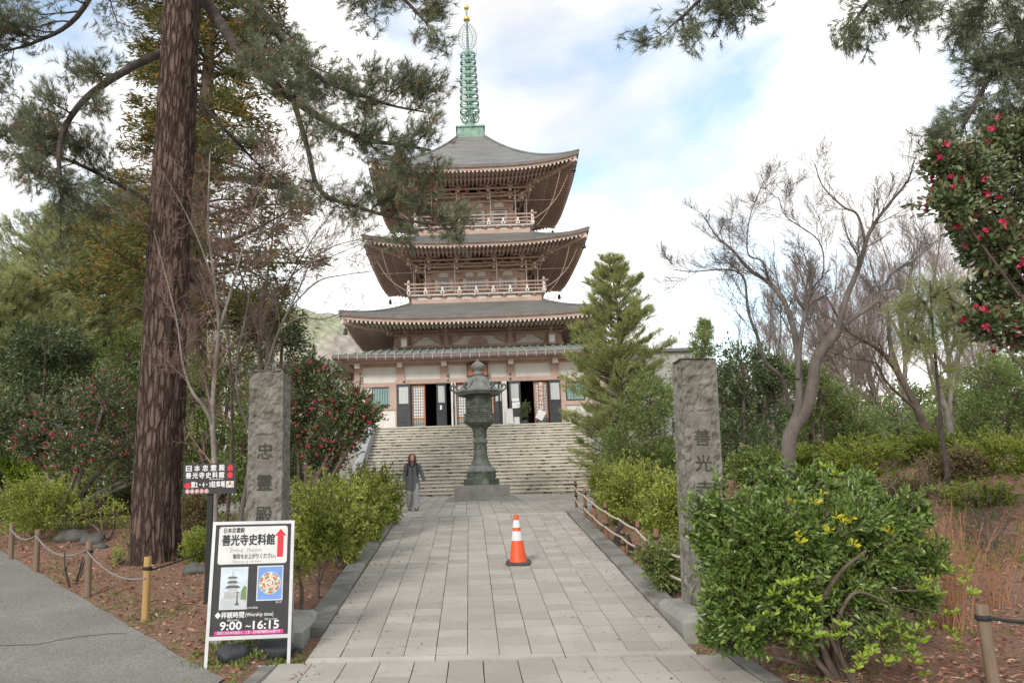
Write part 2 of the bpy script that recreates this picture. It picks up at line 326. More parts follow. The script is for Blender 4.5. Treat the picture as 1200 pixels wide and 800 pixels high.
M['woodyellow'] = surf('fresh_yellow_wood', [(0.33, 0.20, 0.07), (0.44, 0.28, 0.12)], 6, 0.85, 0.3, 20, 0.006, stretch=(3, 3, 0.4))
M['rope'] = surf('pale_rope', [(0.42, 0.35, 0.27), (0.52, 0.45, 0.36)], 30, 0.9, 0.6, 90, 0.004)
M['ropegrey'] = surf('grey_rope', [(0.17, 0.145, 0.135), (0.24, 0.21, 0.195)], 30, 0.9, 0.6, 90, 0.004)
M['ropeblack'] = surf('black_cord', [(0.02, 0.02, 0.02), (0.035, 0.035, 0.035)], 20, 0.8, 0.3, 80, 0.003)
M['sack'] = surf('black_sandbag_cloth', [(0.028, 0.029, 0.032), (0.05, 0.052, 0.057)], 4, 0.6, 0.5, 12, 0.02)
M['rock'] = surf('garden_rock', [(0.06, 0.06, 0.05), (0.13, 0.13, 0.115)], 4, 0.9, 0.6, 14, 0.02)

M['lf_bright'] = leafmat('bright_green_leaves', [(0.09, 0.13, 0.022), (0.17, 0.215, 0.035), (0.28, 0.31, 0.06), (0.40, 0.40, 0.10)], clump=(0.16, 0.19, 0.035))
M['lf_front'] = leafmat('glossy_green_leaves', [(0.038, 0.062, 0.012), (0.062, 0.098, 0.020), (0.095, 0.14, 0.034), (0.15, 0.19, 0.045)], 0.30, 0.2, 0.55, clump=(0.07, 0.10, 0.022))
M['lf_yellow'] = leafmat('yellow_new_leaves', [(0.45, 0.42, 0.03), (0.68, 0.60, 0.06)], 0.4, 0.35)
M['lf_lime'] = leafmat('lime_young_leaves', [(0.20, 0.28, 0.03), (0.33, 0.42, 0.06)], 0.4, 0.35)
M['lf_dark'] = leafmat('dark_evergreen_leaves', [(0.034, 0.048, 0.018), (0.058, 0.078, 0.028), (0.10, 0.125, 0.050)], 0.35, 0.15, 0.5)
M['lf_mid'] = leafmat('mid_green_leaves', [(0.06, 0.085, 0.022), (0.105, 0.14, 0.035), (0.17, 0.20, 0.065)], 0.4, 0.2)
M['lf_pale'] = leafmat('pale_green_leaves', [(0.12, 0.16, 0.05), (0.19, 0.24, 0.085), (0.27, 0.32, 0.13)], 0.45, 0.3)
M['lf_camellia'] = leafmat('camellia_leaves', [(0.03, 0.050, 0.018), (0.055, 0.082, 0.03), (0.10, 0.13, 0.055), (0.13, 0.10, 0.05)], 0.28, 0.12, 0.6, clump=(0.055, 0.065, 0.025))
M['flower'] = leafmat('crimson_petals', [(0.46, 0.018, 0.06), (0.62, 0.035, 0.11), (0.70, 0.10, 0.19)], 0.5, 0.2, clump=(0.45, 0.02, 0.06))
M['nd_dark'] = leafmat('grey_green_needles', [(0.066, 0.078, 0.046), (0.10, 0.118, 0.07), (0.155, 0.172, 0.105)], 0.6, 0.2, 0.2)
M['nd_dry'] = leafmat('rusty_dry_needles', [(0.16, 0.09, 0.05), (0.24, 0.15, 0.09)], 0.7, 0.2, 0.2)
M['nd_pale'] = leafmat('pale_pine_needles', [(0.165, 0.18, 0.075), (0.23, 0.245, 0.11), (0.31, 0.325, 0.16)], 0.6, 0.3, 0.2)
M['nd_yellow'] = leafmat('olive_pine_needles', [(0.125, 0.15, 0.05), (0.19, 0.21, 0.075), (0.27, 0.28, 0.12)], 0.6, 0.3, 0.2)
M['cedar'] = leafmat('cedar_sprays', [(0.055, 0.068, 0.022), (0.095, 0.108, 0.032), (0.155, 0.15, 0.05)], 0.6, 0.2, 0.2, clump=(0.10, 0.095, 0.03))
M['cedartip'] = leafmat('orange_cedar_tips', [(0.22, 0.13, 0.03), (0.33, 0.19, 0.05)], 0.6, 0.3, 0.2)
M['azalea'] = leafmat('azalea_leaves', [(0.13, 0.17, 0.025), (0.20, 0.24, 0.04), (0.27, 0.30, 0.06)], 0.5, 0.25)
M['azaleabrown'] = leafmat('brownish_azalea_leaves', [(0.10, 0.085, 0.035), (0.16, 0.125, 0.055), (0.20, 0.16, 0.075)], 0.6, 0.2)
M['litter'] = leafmat('fallen_leaf_litter', [(0.10, 0.045, 0.028), (0.22, 0.10, 0.065), (0.33, 0.17, 0.12), (0.50, 0.36, 0.27)], 0.8, 0.1, 0.1, clump=(0.20, 0.09, 0.06))
M['grass'] = leafmat('weed_blades', [(0.09, 0.13, 0.03), (0.16, 0.21, 0.05), (0.24, 0.28, 0.08)], 0.5, 0.3)

# ------------------------------------------------------------------ foliage helpers
def unit(A): return A / (np.linalg.norm(A, axis=-1, keepdims=True) + 1e-9)
def rdirs(rng, n): return unit(rng.normal(size=(n, 3)))
def leaves4(mb, P, D, L, W, rng, mi=0, cup=0.15):
    n = len(P)
    if n == 0: return
    D = unit(D); Sd = unit(np.cross(D, rdirs(rng, n))); Nn = np.cross(Sd, D)
    L = (np.asarray(L)*rng.uniform(0.5, 1.28, n))[:, None]; W = L * (W)
    V = np.stack([P, P + D*L*0.5 + Sd*W*0.5 + Nn*L*cup, P + D*L, P + D*L*0.5 - Sd*W*0.5 + Nn*L*cup], 1)
    mb.add(V.reshape(-1, 3), np.arange(n)[:, None]*4 + np.array([0, 1, 2, 3]), mi)
def leaves6(mb, P, D, L, W, rng, mi=0, cup=0.10, up=None):
    n = len(P)
    if n == 0: return
    D = unit(D); R = rdirs(rng, n)
    if up is not None: R = unit(np.cross(D, np.array([0, 0, 1.0])) + R*up)
    Sd = unit(R - D*np.sum(R*D, 1, keepdims=True)) if up is not None else unit(np.cross(D, R)); Nn = np.cross(Sd, D)
    L = (np.asarray(L)*rng.uniform(0.5, 1.28, n))[:, None]; W = L*W
    V = np.stack([P, P + D*L*.35 + Sd*W*.36 + Nn*L*cup, P + D*L*.72 + Sd*W*.5 + Nn*L*cup*1.2, P + D*L + Nn*L*cup*.3,
                  P + D*L*.72 - Sd*W*.5 + Nn*L*cup*1.2, P + D*L*.35 - Sd*W*.36 + Nn*L*cup], 1)
    o = np.arange(n)[:, None]*6
    mb.add(V.reshape(-1, 3), np.concatenate([o + np.array([0, 1, 2, 3]), o + np.array([0, 3, 4, 5])]), mi, True)
def needles(mb, P, D, L, w, rng, k=12, spread=0.75, mi=0):
    n = len(P)
    if n == 0: return
    P = np.repeat(P, k, 0); D = np.repeat(unit(D), k, 0); m = n*k
    d = unit(D + rdirs(rng, m)*spread); Sd = unit(np.cross(d, rdirs(rng, m)))
    P = P + D*rng.uniform(-0.4, 0.35, m)[:, None]*L
    l = (L*rng.uniform(0.6, 1.15, m))[:, None]
    V = np.stack([P - Sd*w/2, P + Sd*w/2, P + d*l], 1)
    mb.add(V.reshape(-1, 3), np.arange(m)[:, None]*3 + np.array([0, 1, 2]), mi)
def petals(mb, P, r, rng, mi=0, out=None):
    n = len(P)
    if n == 0: return
    A = rdirs(rng, n) if out is None else unit(out + rdirs(rng, n)*0.5); k = 7
    A2 = np.repeat(A, k, 0); R = rdirs(rng, n*k); R = unit(R - A2*np.sum(R*A2, 1, keepdims=True)*0.75)
    leaves4(mb, np.repeat(P, k, 0), R, r, 1.0, rng, mi, 0.12)
def catmull(pts, k=6):
    P = np.asarray(pts, float); P = np.vstack([2*P[0]-P[1], P, 2*P[-1]-P[-2]]); out = []
    for i in range(1, len(P)-2):
        for t in np.arange(k)/k:
            out.append(0.5*((2*P[i]) + (-P[i-1]+P[i+1])*t + (2*P[i-1]-5*P[i]+4*P[i+1]-P[i+2])*t*t + (-P[i-1]+3*P[i]-3*P[i+1]+P[i+2])*t**3))
    out.append(P[-2]); return np.array(out)
def wiggle(p, d, L, rng, n=5, wob=0.18, up=0.0):
    d = unit(np.asarray(d, float)); pts = [np.asarray(p, float)]
    for i in range(n):
        d = unit(d + rng.normal(size=3)*wob + np.array([0, 0, up])); pts.append(pts[-1] + d*L/n)
    return np.array(pts)
def sprout(mb, pts, r0, r1, rng, depth, n, Lc, ang=0.7, up=0.05, tips=None, t0=0.25, mi=0, wob=0.16, rmin=0.002, shrink=0.55, keep=None):
    m = len(pts)
    for i in range(n):
        t = t0 + (1-t0)*(i + rng.uniform(0, 1))/n; f = t*(m-1); a = int(min(f, m-2)); u = f - a
        p = pts[a]*(1-u) + pts[a+1]*u; d = unit(pts[a+1]-pts[a])
        pr = unit(np.cross(d, rng.normal(size=3))); an = ang*rng.uniform(0.6, 1.3)
        cd = d*math.cos(an) + pr*math.sin(an); L = Lc*rng.uniform(0.6, 1.25)*(1-0.35*t)
        q = wiggle(p, cd, L, rng, 5 if depth > 0 else 4, wob, up)
        rr = max(rmin, (r0*(1-t)+r1*t)*0.55)
        mb.tube(q, np.linspace(rr, max(rmin*0.6, rr*0.35), len(q)), 5 if rr > 0.012 else 3, mi, caps=False)
        if depth > 0: sprout(mb, q, rr, rr*0.4, rng, depth-1, max(2, int(n*0.72)), L*shrink, ang, up, tips, 0.2, mi, wob, rmin, shrink)
        elif tips is not None: tips.append((q[-1], unit(q[-1]-q[-2]))); tips.append((q[len(q)//2], unit(q[-1]-q[0])))
    if tips is not None: tips.append((pts[-1], unit(pts[-1]-pts[-2])))
def limb(mb, pts, r0, r1, n=8, mi=0, k=5, pw=1.0):
    q = catmull(pts, k); t = np.linspace(0, 1, len(q))**pw
    mb.tube(q, r0*(1-t)+r1*t, n, mi, caps=True); return q
def blob_foliage(mb, stems, c, rad, nsh, per, L, W, rng, mi=0, six=False, start=0.35, upb=0.25, thr=-0.15, root=None, nstem=0, stem_r=0.02, smi=0, jit=0.06, spread=0.9, noise_s=1.1, tips_out=None):
    """shoots radiate from a clump centre, leaves sit along their outer part; noise leaves gaps"""
    c = np.asarray(c, float); rad = np.broadcast_to(np.asarray(rad, float), (3,))
    d = rdirs(rng, nsh*2); e = c + d*rad*rng.uniform(0.62, 1.1, len(d))[:, None]**0.8
    keep = np.array([noise.noise(Vector(x*noise_s)) > thr + rng.uniform(-.12, .12) for x in e]); e = e[keep][:nsh]; d = d[keep][:nsh]; n = len(e)
    if n == 0: return
    b = c + d*rad*start*rng.uniform(0.3, 1.0, n)[:, None]
    if tips_out is not None: tips_out.append((e, d))
    t = 1 - rng.uniform(0, 1, (n, per))**1.6*0.75
    P = b[:, None, :]*(1-t[..., None]) + e[:, None, :]*t[..., None] + rng.normal(size=(n, per, 3))*jit
    sd = unit(e-b); D = np.repeat(sd[:, None, :], per, 1) + rng.normal(size=(n, per, 3))*spread*0.6 + np.array([0, 0, upb])
    P = P.reshape(-1, 3); D = D.reshape(-1, 3)
    (leaves6 if six else leaves4)(mb, P, D, L, W, rng, mi)
    if stems is not None and nstem:
        for i in rng.choice(n, min(n, nstem), replace=False):
            s0 = c if root is None else np.asarray(root)
            q = catmull([s0, (s0*0.5 + b[i]*0.5) + rng.normal(size=3)*0.08*rad.mean(), b[i], e[i]], 3)
            stems.tube(q, np.linspace(stem_r, stem_r*0.2, len(q)), 4, smi, caps=False)
# ================================================================== ground, paving, road
R0 = random.Random(5)
def struct(ob): ob['kind'] = 'structure'; return ob
xs = np.concatenate([[-400, -250, -150, -90, -60, -40, -30, -22], np.arange(-16, 16.01, 0.25), [22, 30, 40, 60, 90, 150, 250, 400]])
ys = np.concatenate([[-60, -30, -12], np.arange(-4, 36.01, 0.25), [38, 42, 48, 55, 62, 75, 95, 130, 180, 260, 400, 600]])
G = np.array([[(x, y, terrain(x, y)) for x in xs] for y in ys])
mb = MB(); mb.grid(G, 0, True); ground = struct(mb.build('ground', M['ground']))

# asphalt lane on the left and in front
mb = MB(); rows = []
for y in np.concatenate([np.arange(-8, 7.0, 0.5), np.arange(7.0, 30, 0.2)]):
    e = min(road_edge_x(y), -2.3) if y > 7.0 else 30.0
    e = (e + 0.05*noise.noise(Vector((0, y*2.0, 0)))) if y > 7.0 else e
    rows.append([(x, y, gz(y) + 0.004) for x in np.linspace(-40, e, 14)])
rows = [r for r in rows if r[0][1] > 7.0]
mb.grid(rows, 0, True)
front = []
for y in np.arange(-10, 4.7, 0.5): front.append([(x, y, 0.003) for x in np.linspace(-40, 40, 8)])
mb.grid(front, 0, True)
mid = [[(x, y, gz(y)+0.0035) for x in np.linspace(-40, -2.15, 12)] for y in (4.5, 5.5, 6.5, 7.0)]
mb.grid(mid, 0, True)
road = struct(mb.build('road', M['asphalt']))
# open joint across the asphalt lane
cr = [gp(*q, zf=lambda x, y: gz(y)) for q in [(-10, 757), (40, 755.5), (70, 750), (100, 746), (125, 743.5), (148, 743)]]
q = catmull(cr, 8); q[:, 1] += np.array([0.02*noise.noise(Vector((p[0]*6, 0, 0))) for p in q])
mb = MB()
a = q + np.array([0, -0.010, 0]); b = q + np.array([0, 0.012, 0])
g = np.stack([a, b], 0); g[..., 2] = np.array([[gz(p[1]) + 0.0075 for p in r] for r in g]); mb.grid(g, 0)
struct(mb.build('road_crack', M['joint']))

PX0, PX1 = -1.66, 2.12
def tiles(mb, x0, x1, y0, y1, w, l, gap=0.010, mi=0, jit=0.006, stag=0.05, hz=0.0):
    nc = max(1, round((x1-x0)/w)); w = (x1-x0)/nc
    for i in range(nc):
        off = R0.uniform(-stag, stag); y = y0; first = True
        while y < y1 - 0.02:
            yl = l*R0.uniform(0.97, 1.03) + (off if first else 0); first = False
            ye = min(y + yl, y1)
            if y1 - ye < l*0.3: ye = y1
            g2 = gap/2*R0.uniform(0.6, 1.2); g3 = gap/2*R0.uniform(1.0, 2.2); xa = x0+i*w+g2; xb = x0+(i+1)*w-g2; ya = y+g3; yb = ye-g3
            dz = [R0.uniform(-jit, jit)*0.4 + hz for _ in range(4)]; bz = R0.uniform(-jit, jit)*0.35
            zz = [gz(ya)+dz[0]+bz, gz(ya)+dz[1]+bz, gz(yb)+dz[2]+bz, gz(yb)+dz[3]+bz]
            V = [(xa, ya, zz[0]), (xb, ya, zz[1]), (xb, yb, zz[2]), (xa, yb, zz[3])]
            Vb = [(x, yy, z-0.03) for x, yy, z in V]
            mb.add(V + Vb, [[0, 1, 2, 3], [4, 5, 1, 0], [5, 6, 2, 1], [6, 7, 3, 2], [7, 4, 0, 3]], mi)
            y = ye
mb = MB()
tiles(mb, PX0, PX1, 7.98, 17.65, 0.315, 0.30, gap=0.009, hz=0.012, jit=0.010)
tiles(mb, PX0, PX1, 7.84, 7.97, 1.15, 0.2, mi=1, hz=0.018)
tiles(mb, PX0-0.25, PX1+0.25, 5.0, 7.83, 0.34, 0.46, hz=0.010)
tiles(mb, PX0-0.1, PX1+0.1, 17.66, 17.95, 1.0, 0.4, mi=1, hz=0.016)
path = struct(mb.build('path', [M['tile'], M['tilelight']]))
mb = MB(); tiles(mb, -9, 9.4, 17.96, 30.0, 0.34, 0.6, gap=0.014, hz=0.010)
struct(mb.build('plaza_pavement', [M['tile'], M['tilelight']]))
mb = MB(); yy = np.concatenate([np.arange(4.9, 7.5, 0.5), [7.79, 7.83], np.arange(8.3, 17.6, 0.5), [17.65, 18.0, 24, 30.1]])
mb.grid([[(x, y, gz(y)-0.010) for x in (-9.2 if y > 17.8 else (PX0-0.27 if y < 7.8 else PX0-0.01), 0, 9.6 if y > 17.8 else (PX1+0.27 if y < 7.8 else PX1+0.01))] for y in yy], 0)
struct(mb.build('path_bedding', M['joint']))

def kerb(name, x0, x1, y0, y1, h, l=0.95):
    mb = MB(); y = y0
    while y < y1-0.05:
        ye = min(y + l*R0.uniform(0.85, 1.1), y1); a = y+0.006; b = ye-0.006; j = R0.uniform(-.008, .008)
        prof = [(x0+j, -0.15), (x1+j, -0.15), (x1+j, h-0.02), (x1-0.02+j, h), (x0+0.02+j, h), (x0+j, h-0.02)]
        n = 6; dz = R0.uniform(-0.008, 0.008); V = [(x, a, gz(a)+z+dz) for x, z in prof] + [(x, b, gz(b)+z+dz) for x, z in prof]
        mb.add(V, [[i, (i+1) % n, n+(i+1) % n, n+i] for i in range(n)]); mb.add(V, [[5, 4, 3, 2, 1, 0]]); mb.add(V, [[6, 7, 8, 9, 10, 11]])
        y = ye
    return struct(mb.build(name, M['kerb']))
kerb('kerb', PX0-0.31, PX0-0.012, 8.9, 18.1, 0.055); kerb('kerb', PX1+0.012, PX1+0.31, 8.9, 18.1, 0.055)
kerb('kerb', PX1+0.26, PX1+0.42, 5.0, 8.05, 0.03); kerb('kerb', PX0-0.42, PX0-0.26, 5.0, 7.75, 0.03)

# ================================================================== pagoda
CX, CY = 0.64, 47.5
pg = thing('pagoda', (CX, CY, 1.2), 'three-tiered wooden pagoda with curved grey roofs and green spire at top of the stairs', 'pagoda')
def sides():
    """four sides: function mapping (along, out, z) to world"""
    fs = []
    for k in range(4):
        c, s = round(math.cos(k*PI/2)), round(math.sin(k*PI/2))
        fs.append(lambda a, o, z, c=c, s=s: (CX + c*a + s*o, CY + s*a - c*o, z))
    return fs
SD = sides()          # k=0 front (out = -y)
def liftf(u, lift): return lift*abs(u)**3.0
def roof_surface(hw, ze, wt, zt, lift, a=0.5, nu=32, nt=14, mi=0, mb=None):
    for f in SD:
        G = []
        for i in range(nt+1):
            t = i/nt; r = hw*(1-t)+wt*t; zc = ze + (zt-ze)*(a*t+(1-a)*t*t)
            G.append([f(r*u, r, zc + liftf(u, lift)*(1-t)**1.6) for u in np.linspace(-1, 1, nu+1)])
        mb.grid(G, mi, True)
def strip(mb, prof, hw, lift, mi=0, nu=32):
    """prof: list of (outward offset from hw, z) swept round the four eaves, following the upturn"""
    for f in SD:
        G = [[f((hw+o)*u, hw+o, z + liftf(u, lift)) for u in np.linspace(-1, 1, nu+1)] for o, z in prof]
        mb.grid(G, mi, False)
def eaves(level, hw, ze, ztip, lift, w, zw, wt, zt, a):
    lab = level
    mb = MB(); roof_surface(hw, ze, wt, zt, lift, a, mb=mb)
    for f in SD:      # hip ridges
        pts = []
        for i in range(15):
            t = i/14; r = hw*(1-t)+wt*t; zc = ze + (zt-ze)*(a*t+(1-a)*t*t); pts.append(f(r, r, zc + lift*(1-t)**1.6 + 0.02))
        mb.tube(pts, 0.075, 6, 0, smooth=True)
    rf = mb.build('roof', M['roofgrey'], pg)
    mb = MB(); th = (ze-ztip)
    strip(mb, [(0.0, ze-0.005), (0.03, ze-0.02), (0.0, ze-th*0.42), (-0.16, ze-th*0.45)], hw, lift)
    mb.build('eave_edge', M['roofedge'], rf)
    mb = MB(); strip(mb, [(-0.13, ze-th*0.44), (-0.11, ze-th*0.78), (-0.17, ze-th*0.80), (-0.24, ze-th*0.82)], hw, lift)
    strip(mb, [(-0.10, ze-th*0.43), (-0.09, ze-th*0.52), (-0.13, ze-th*0.53)], hw, lift, 1)
    mb.build('fascia_board', [M['pink'], M['whitep']], rf)
    # boards above the rafters (soffit)
    sl = (zw-ztip)/(hw-w)
    mb = MB()
    for f in SD:
        G = []
        for i in range(7):
            t = i/6; r = (hw-0.2)*(1-t)+w*t
            G.append([f(r*u, r, ztip+0.11 + sl*(hw-r) + liftf(u, lift)*(1-t)**1.3) for u in np.linspace(-1, 1, 25)])
        mb.grid(G, 0, False)
    mb.build('soffit', M['pinkdark'], rf)
    # rafters in two tiers, white painted tips
    mb = MB(); n = int((hw-0.2)*2/0.235); brk = hw - 0.95*(hw-w)/2.2
    def zr(x, out, base):
        t = (hw-out)/(hw-w); return base + sl*(hw-out) + liftf(x/out if out > abs(x) else 1, lift)*max(0, 1-t)**1.3
    for f in SD:
        for k in range(n+1):
            x = -(hw-0.24) + k*2*(hw-0.24)/n
            for o0, o1, dz, wd in ((hw-0.14, brk-0.3, 0.04, 0.085), (brk, w-0.1, -0.085, 0.10)):
                oi = max(o1, abs(x)+0.02)
                if o0 - oi < 0.12: continue
                for s, (oa, ob_) in enumerate([(o0, oi)]):
                    A = np.array(f(x, oa, zr(x, oa, ztip+dz))); B = np.array(f(x, ob_, zr(x, ob_, ztip+dz)))
                    mb.beam(A, B, wd, 0.11, 0)
                    d = unit(A-B); mb.beam(A, A + d*0.012, wd*1.02, 0.112, 1)
        # hip beams under the corners
        A = np.array(f(hw-0.16, hw-0.16, ztip-0.0+lift*0.96)); B = np.array(f(w, w, ztip + sl*(hw-w) - 0.08))
        m = (A+B)/2 - np.array([0, 0, lift*0.32]); q = catmull([A, m, B], 4)
        for i in range(len(q)-1): mb.beam(q[i], q[i+1], 0.2, 0.24, 0)
        d = unit(q[0]-q[1]); mb.beam(q[0], q[0]+d*0.02, 0.21, 0.25, 1)
        # beam carrying the flying rafters
        mb2 = []
    for f in SD:
        for i in range(20):
            u0, u1 = -1+i/10, -1+(i+1)/10
            mb.beam(f(brk*u0, brk-0.02, zr(brk*u0*0.999, brk, ztip+0.0)), f(brk*u1, brk-0.02, zr(brk*u1*0.999, brk, ztip+0.0)), 0.13, 0.10, 0)
    mb.build('rafters', [M['rafter'], M['whitep']], rf)
    return rf
def brackets(w, z0, z1, cols, reach):
    """stepped bracket arms over the columns and at the corners, with wall-parallel purlins"""
    mb = MB(); H = z1-z0
    for f in SD:
        def bx(a0, a1, o0, o1, za, zb, mi=0):
            P = [np.array(f(a, o, z)) for z in (za, zb) for o in (o0, o1) for a in (a0, a1)]
            P = np.array(P); lo = P.min(0); hi = P.max(0); mb.box(lo[0], hi[0], lo[1], hi[1], lo[2], hi[2], mi)
        for c in cols:
            for k in range(3):
                o = w + reach*k/3; za = z0 + H*(0.05+0.28*k); s = 0.30
                bx(c-0.16, c+0.16, o-0.05, o+0.22, za, za+H*0.10)                 # bearing block
                bx(c-0.55-0.0*k, c+0.55, o+0.0, o+0.14, za+H*0.10, za+H*0.21)       # cross arm
                for e in (-0.55, 0.0, 0.55): bx(c+e-0.11, c+e+0.11, o-0.03, o+0.17, za+H*0.21, za+H*0.30)
                for e in (-0.552, 0.552): bx(c+e-0.004, c+e+0.004, o+0.01, o+0.13, za+H*0.11, za+H*0.20, 1)
                bx(c-0.07, c+0.07, w-0.1, o+reach/3+0.1, za+H*0.11, za+H*0.22)      # arm reaching out
                bx(c-0.065, c+0.065, o+reach/3+0.1, o+reach/3+0.108, za+H*0.115, za+H*0.215, 1)
        for k in range(1, 4):
            o = w + reach*k/3; za = z0 + H*(0.05+0.28*k) - H*0.03; mb.beam(f(-o-0.35, o+0.07, za), f(o+0.35, o+0.07, za), 0.10, H*0.09, 0)
            mb.beam(f(-o-0.353, o+0.07, za), f(-o-0.36, o+0.07, za), 0.11, H*0.1, 1); mb.beam(f(o+0.353, o+0.07, za), f(o+0.36, o+0.07, za), 0.11, H*0.1, 1)
        for k in range(3):      # diagonal corner arms
            o = w + reach*(k+1)/3; za = z0 + H*(0.14+0.28*k)
            mb.beam(f(w-0.1, w-0.1, za), f(o+0.12, o+0.12, za), 0.16, H*0.12, 0)
            mb.beam(f(o+0.12, o+0.12, za), f(o+0.128, o+0.128, za), 0.165, H*0.125, 1)
            c = f(o, o, za+H*0.12); mb.obox(c, (0.17, 0, 0), (0, 0.17, 0), (0, 0, H*0.055), 1 if k == 2 else 0)
    return mb.build('brackets', [M['pinkdark'], M['whitep']], pg)
def balcony(b, z, ztop, zroof, posts):
    # skirt of the balcony down to the roof below
    mb = MB()
    for f in SD:
        P = [f(-b+0.15, b-0.15, zroof-0.35), f(b-0.15, b-0.15, zroof-0.35), f(b-0.15, b-0.15, z-0.1), f(-b+0.15, b-0.15, z-0.1)]
        mb.add(P, [[0, 1, 2, 3]])
        for k in range(posts):
            a0 = -b + 0.45 + k*(2*b-0.9)/posts; a1 = a0 + (2*b-0.9)/posts - 0.28; o = b-0.145
            mb.add([f(a0, o, zroof+0.02+(z-zroof)*0.45), f(a1, o, zroof+0.02+(z-zroof)*0.45), f(a1-0.1, o, z-0.14), f(a0+0.1, o, z-0.14)], [[0, 1, 2, 3]], 1)
            mb.beam(f(a1+0.14, b-0.16, z-0.12), f(a1+0.14, b+0.02, z-0.12), 0.14, 0.09, 0)
    base = mb.build('balcony_base', [M['pink'], M['whitep']], pg)
    mb = MB(); mb.box(CX-b-0.06, CX+b+0.06, CY-b-0.06, CY+b+0.06, z-0.09, z-0.045, 1); mb.box(CX-b, CX+b, CY-b, CY+b, z-0.045, z)
    fl = mb.build('balcony_floor', [M['pink'], M['whitep']], pg)
    mb = MB(); h = ztop - z
    for f in SD:
        for zz, w_, ex in ((z+h*0.28, 0.07, 0), (z+h*0.60, 0.07, 0.12), (z+h*0.93, 0.09, 0.26)):
            q = [f(-b-ex, b, zz+(0.05 if ex > .2 else 0)), f(-b+0.1, b, zz), f(b-0.1, b, zz), f(b+ex, b, zz+(0.05 if ex > .2 else 0))]
            for i in range(3): mb.beam(q[i], q[i+1], w_, w_, 0)
        for k in range(posts+1):
            a = -b + k*2*b/posts
            if k == posts: continue
            hh = 1.0 if k == 0 else 0.62
            ww = 0.075 if k == 0 else 0.06
            c = f(a, b, z + h*hh*0.5); mb.obox(c, (ww, 0, 0), (0, ww, 0), (0, 0, h*hh*0.5 + (0.06 if k == 0 else 0)), 1)
            c = f(a, b+0.0, z + h*0.12); mb.obox(c, (0.11, 0, 0), (0, 0.11, 0), (0, 0, h*0.12), 1)
            mb.ball(f(a, b+0.11, z+0.09), 0.05, 2, 8, 5)
            if k == 0: mb.ball(f(a, b, z+h*1.0+0.12), (0.08, 0.08, 0.10), 1, 8, 6)
    rl = mb.build('balcony_railing', [M['pink'], M['whitep'], M['iron']], fl)
def storey_wall(w, z0, z1, cols, win, zb):
    """timber wall with columns, tie beams, plaster arches; real window recesses in front bays"""
    mb = MB(); mb.box(CX-w, CX+w, CY-w, CY+w, z0, z1+1.0, 0)
    for f in SD:
        for c in cols:
            p0 = f(c, w, z0); mb.tube([p0, f(c, w, z1+0.1)], 0.17, 10, 0)
        for zz, hh in ((z0+0.10, 0.14), (z1-0.04, 0.13)):
            mb.beam(f(-w-0.12, w+0.06, zz), f(w+0.12, w+0.06, zz), 0.12, hh, 0)
    wl = mb.build('wall', M['pink'], pg)
    mb = MB()
    for f in SD:
        for i in range(len(cols)-1):
            m = (cols[i]+cols[i+1])/2; d = cols[i+1]-cols[i]
            for e in ((0,) if i != 1 else (-0.36, 0.36)):
                r = 0.30 if i != 1 else 0.25
                pts = [(m+e-r, z1+0.07), (m+e+r, z1+0.07), (m+e+r*0.95, z1+0.24), (m+e+r*0.6, z1+0.34), (m+e-r*0.6, z1+0.34), (m+e-r*0.95, z1+0.24)]
                mb = MB(); V = [f(a, w+0.03, z) for a, z in pts]; mb.add(V, [[0, 1, 2, 3, 4, 5]]); mb.build('plaster_panel', M['whitep'], pg)
    mb = MB()
    for f in SD:
        for i in range(len(cols)-1):
            a0, a1 = cols[i]+0.30, cols[i+1]-0.30; zc = zb
            q = [f(a0-0.1, w+0.55, zc-0.18), f(a0+0.08, w+0.55, zc), f(a1-0.08, w+0.55, zc), f(a1+0.1, w+0.55, zc-0.18)]
            mb = MB()
            for k in range(3): mb.beam(q[k], q[k+1], 0.07, 0.07, 0)
            mb.build('tie_rail', M['rafter'], pg)
    for k, f in enumerate(SD):
        for (c, hw_, za, zb_) in win:
            m2 = MB(); o = w+0.012
            def pan(a0, a1, b0, b1, off, th, mi):
                P = np.array([f(a, oo, z) for a in (a0, a1) for oo in (o+off, o+off+th) for z in (b0, b1)]); lo = P.min(0); hi = P.max(0)
                m2.box(lo[0], hi[0], lo[1], hi[1], lo[2], hi[2], mi)
            pan(c-hw_-0.16, c-hw_, za-0.05, zb_+0.05, 0.0, 0.09, 0); pan(c+hw_, c+hw_+0.16, za-0.05, zb_+0.05, 0.0, 0.09, 0)
            pan(c-hw_, c+hw_, zb_, zb_+0.06, 0.0, 0.07, 0); pan(c-hw_, c+hw_, za-0.06, za, 0.0, 0.07, 0)
            fr = m2.build('window', M['whitep'], pg)
            m2 = MB(); pan(c-hw_, c+hw_, za, zb_, 0.002, 0.01, 0)
            m2.build('pane', M['glass'], fr)
            m2 = MB(); nb = 7 if hw_ > 0.5 else 4
            for j in range(1, nb): pan(c-hw_+2*hw_*j/nb-0.012, c-hw_+2*hw_*j/nb+0.012, za, zb_, 0.02, 0.03, 0)
            for t in (0.3, 0.62): pan(c-hw_, c+hw_, za+(zb_-za)*t-0.02, za+(zb_-za)*t+0.02, 0.022, 0.035, 0)
            m2.build('glazing_bar', M['doordark'], fr)

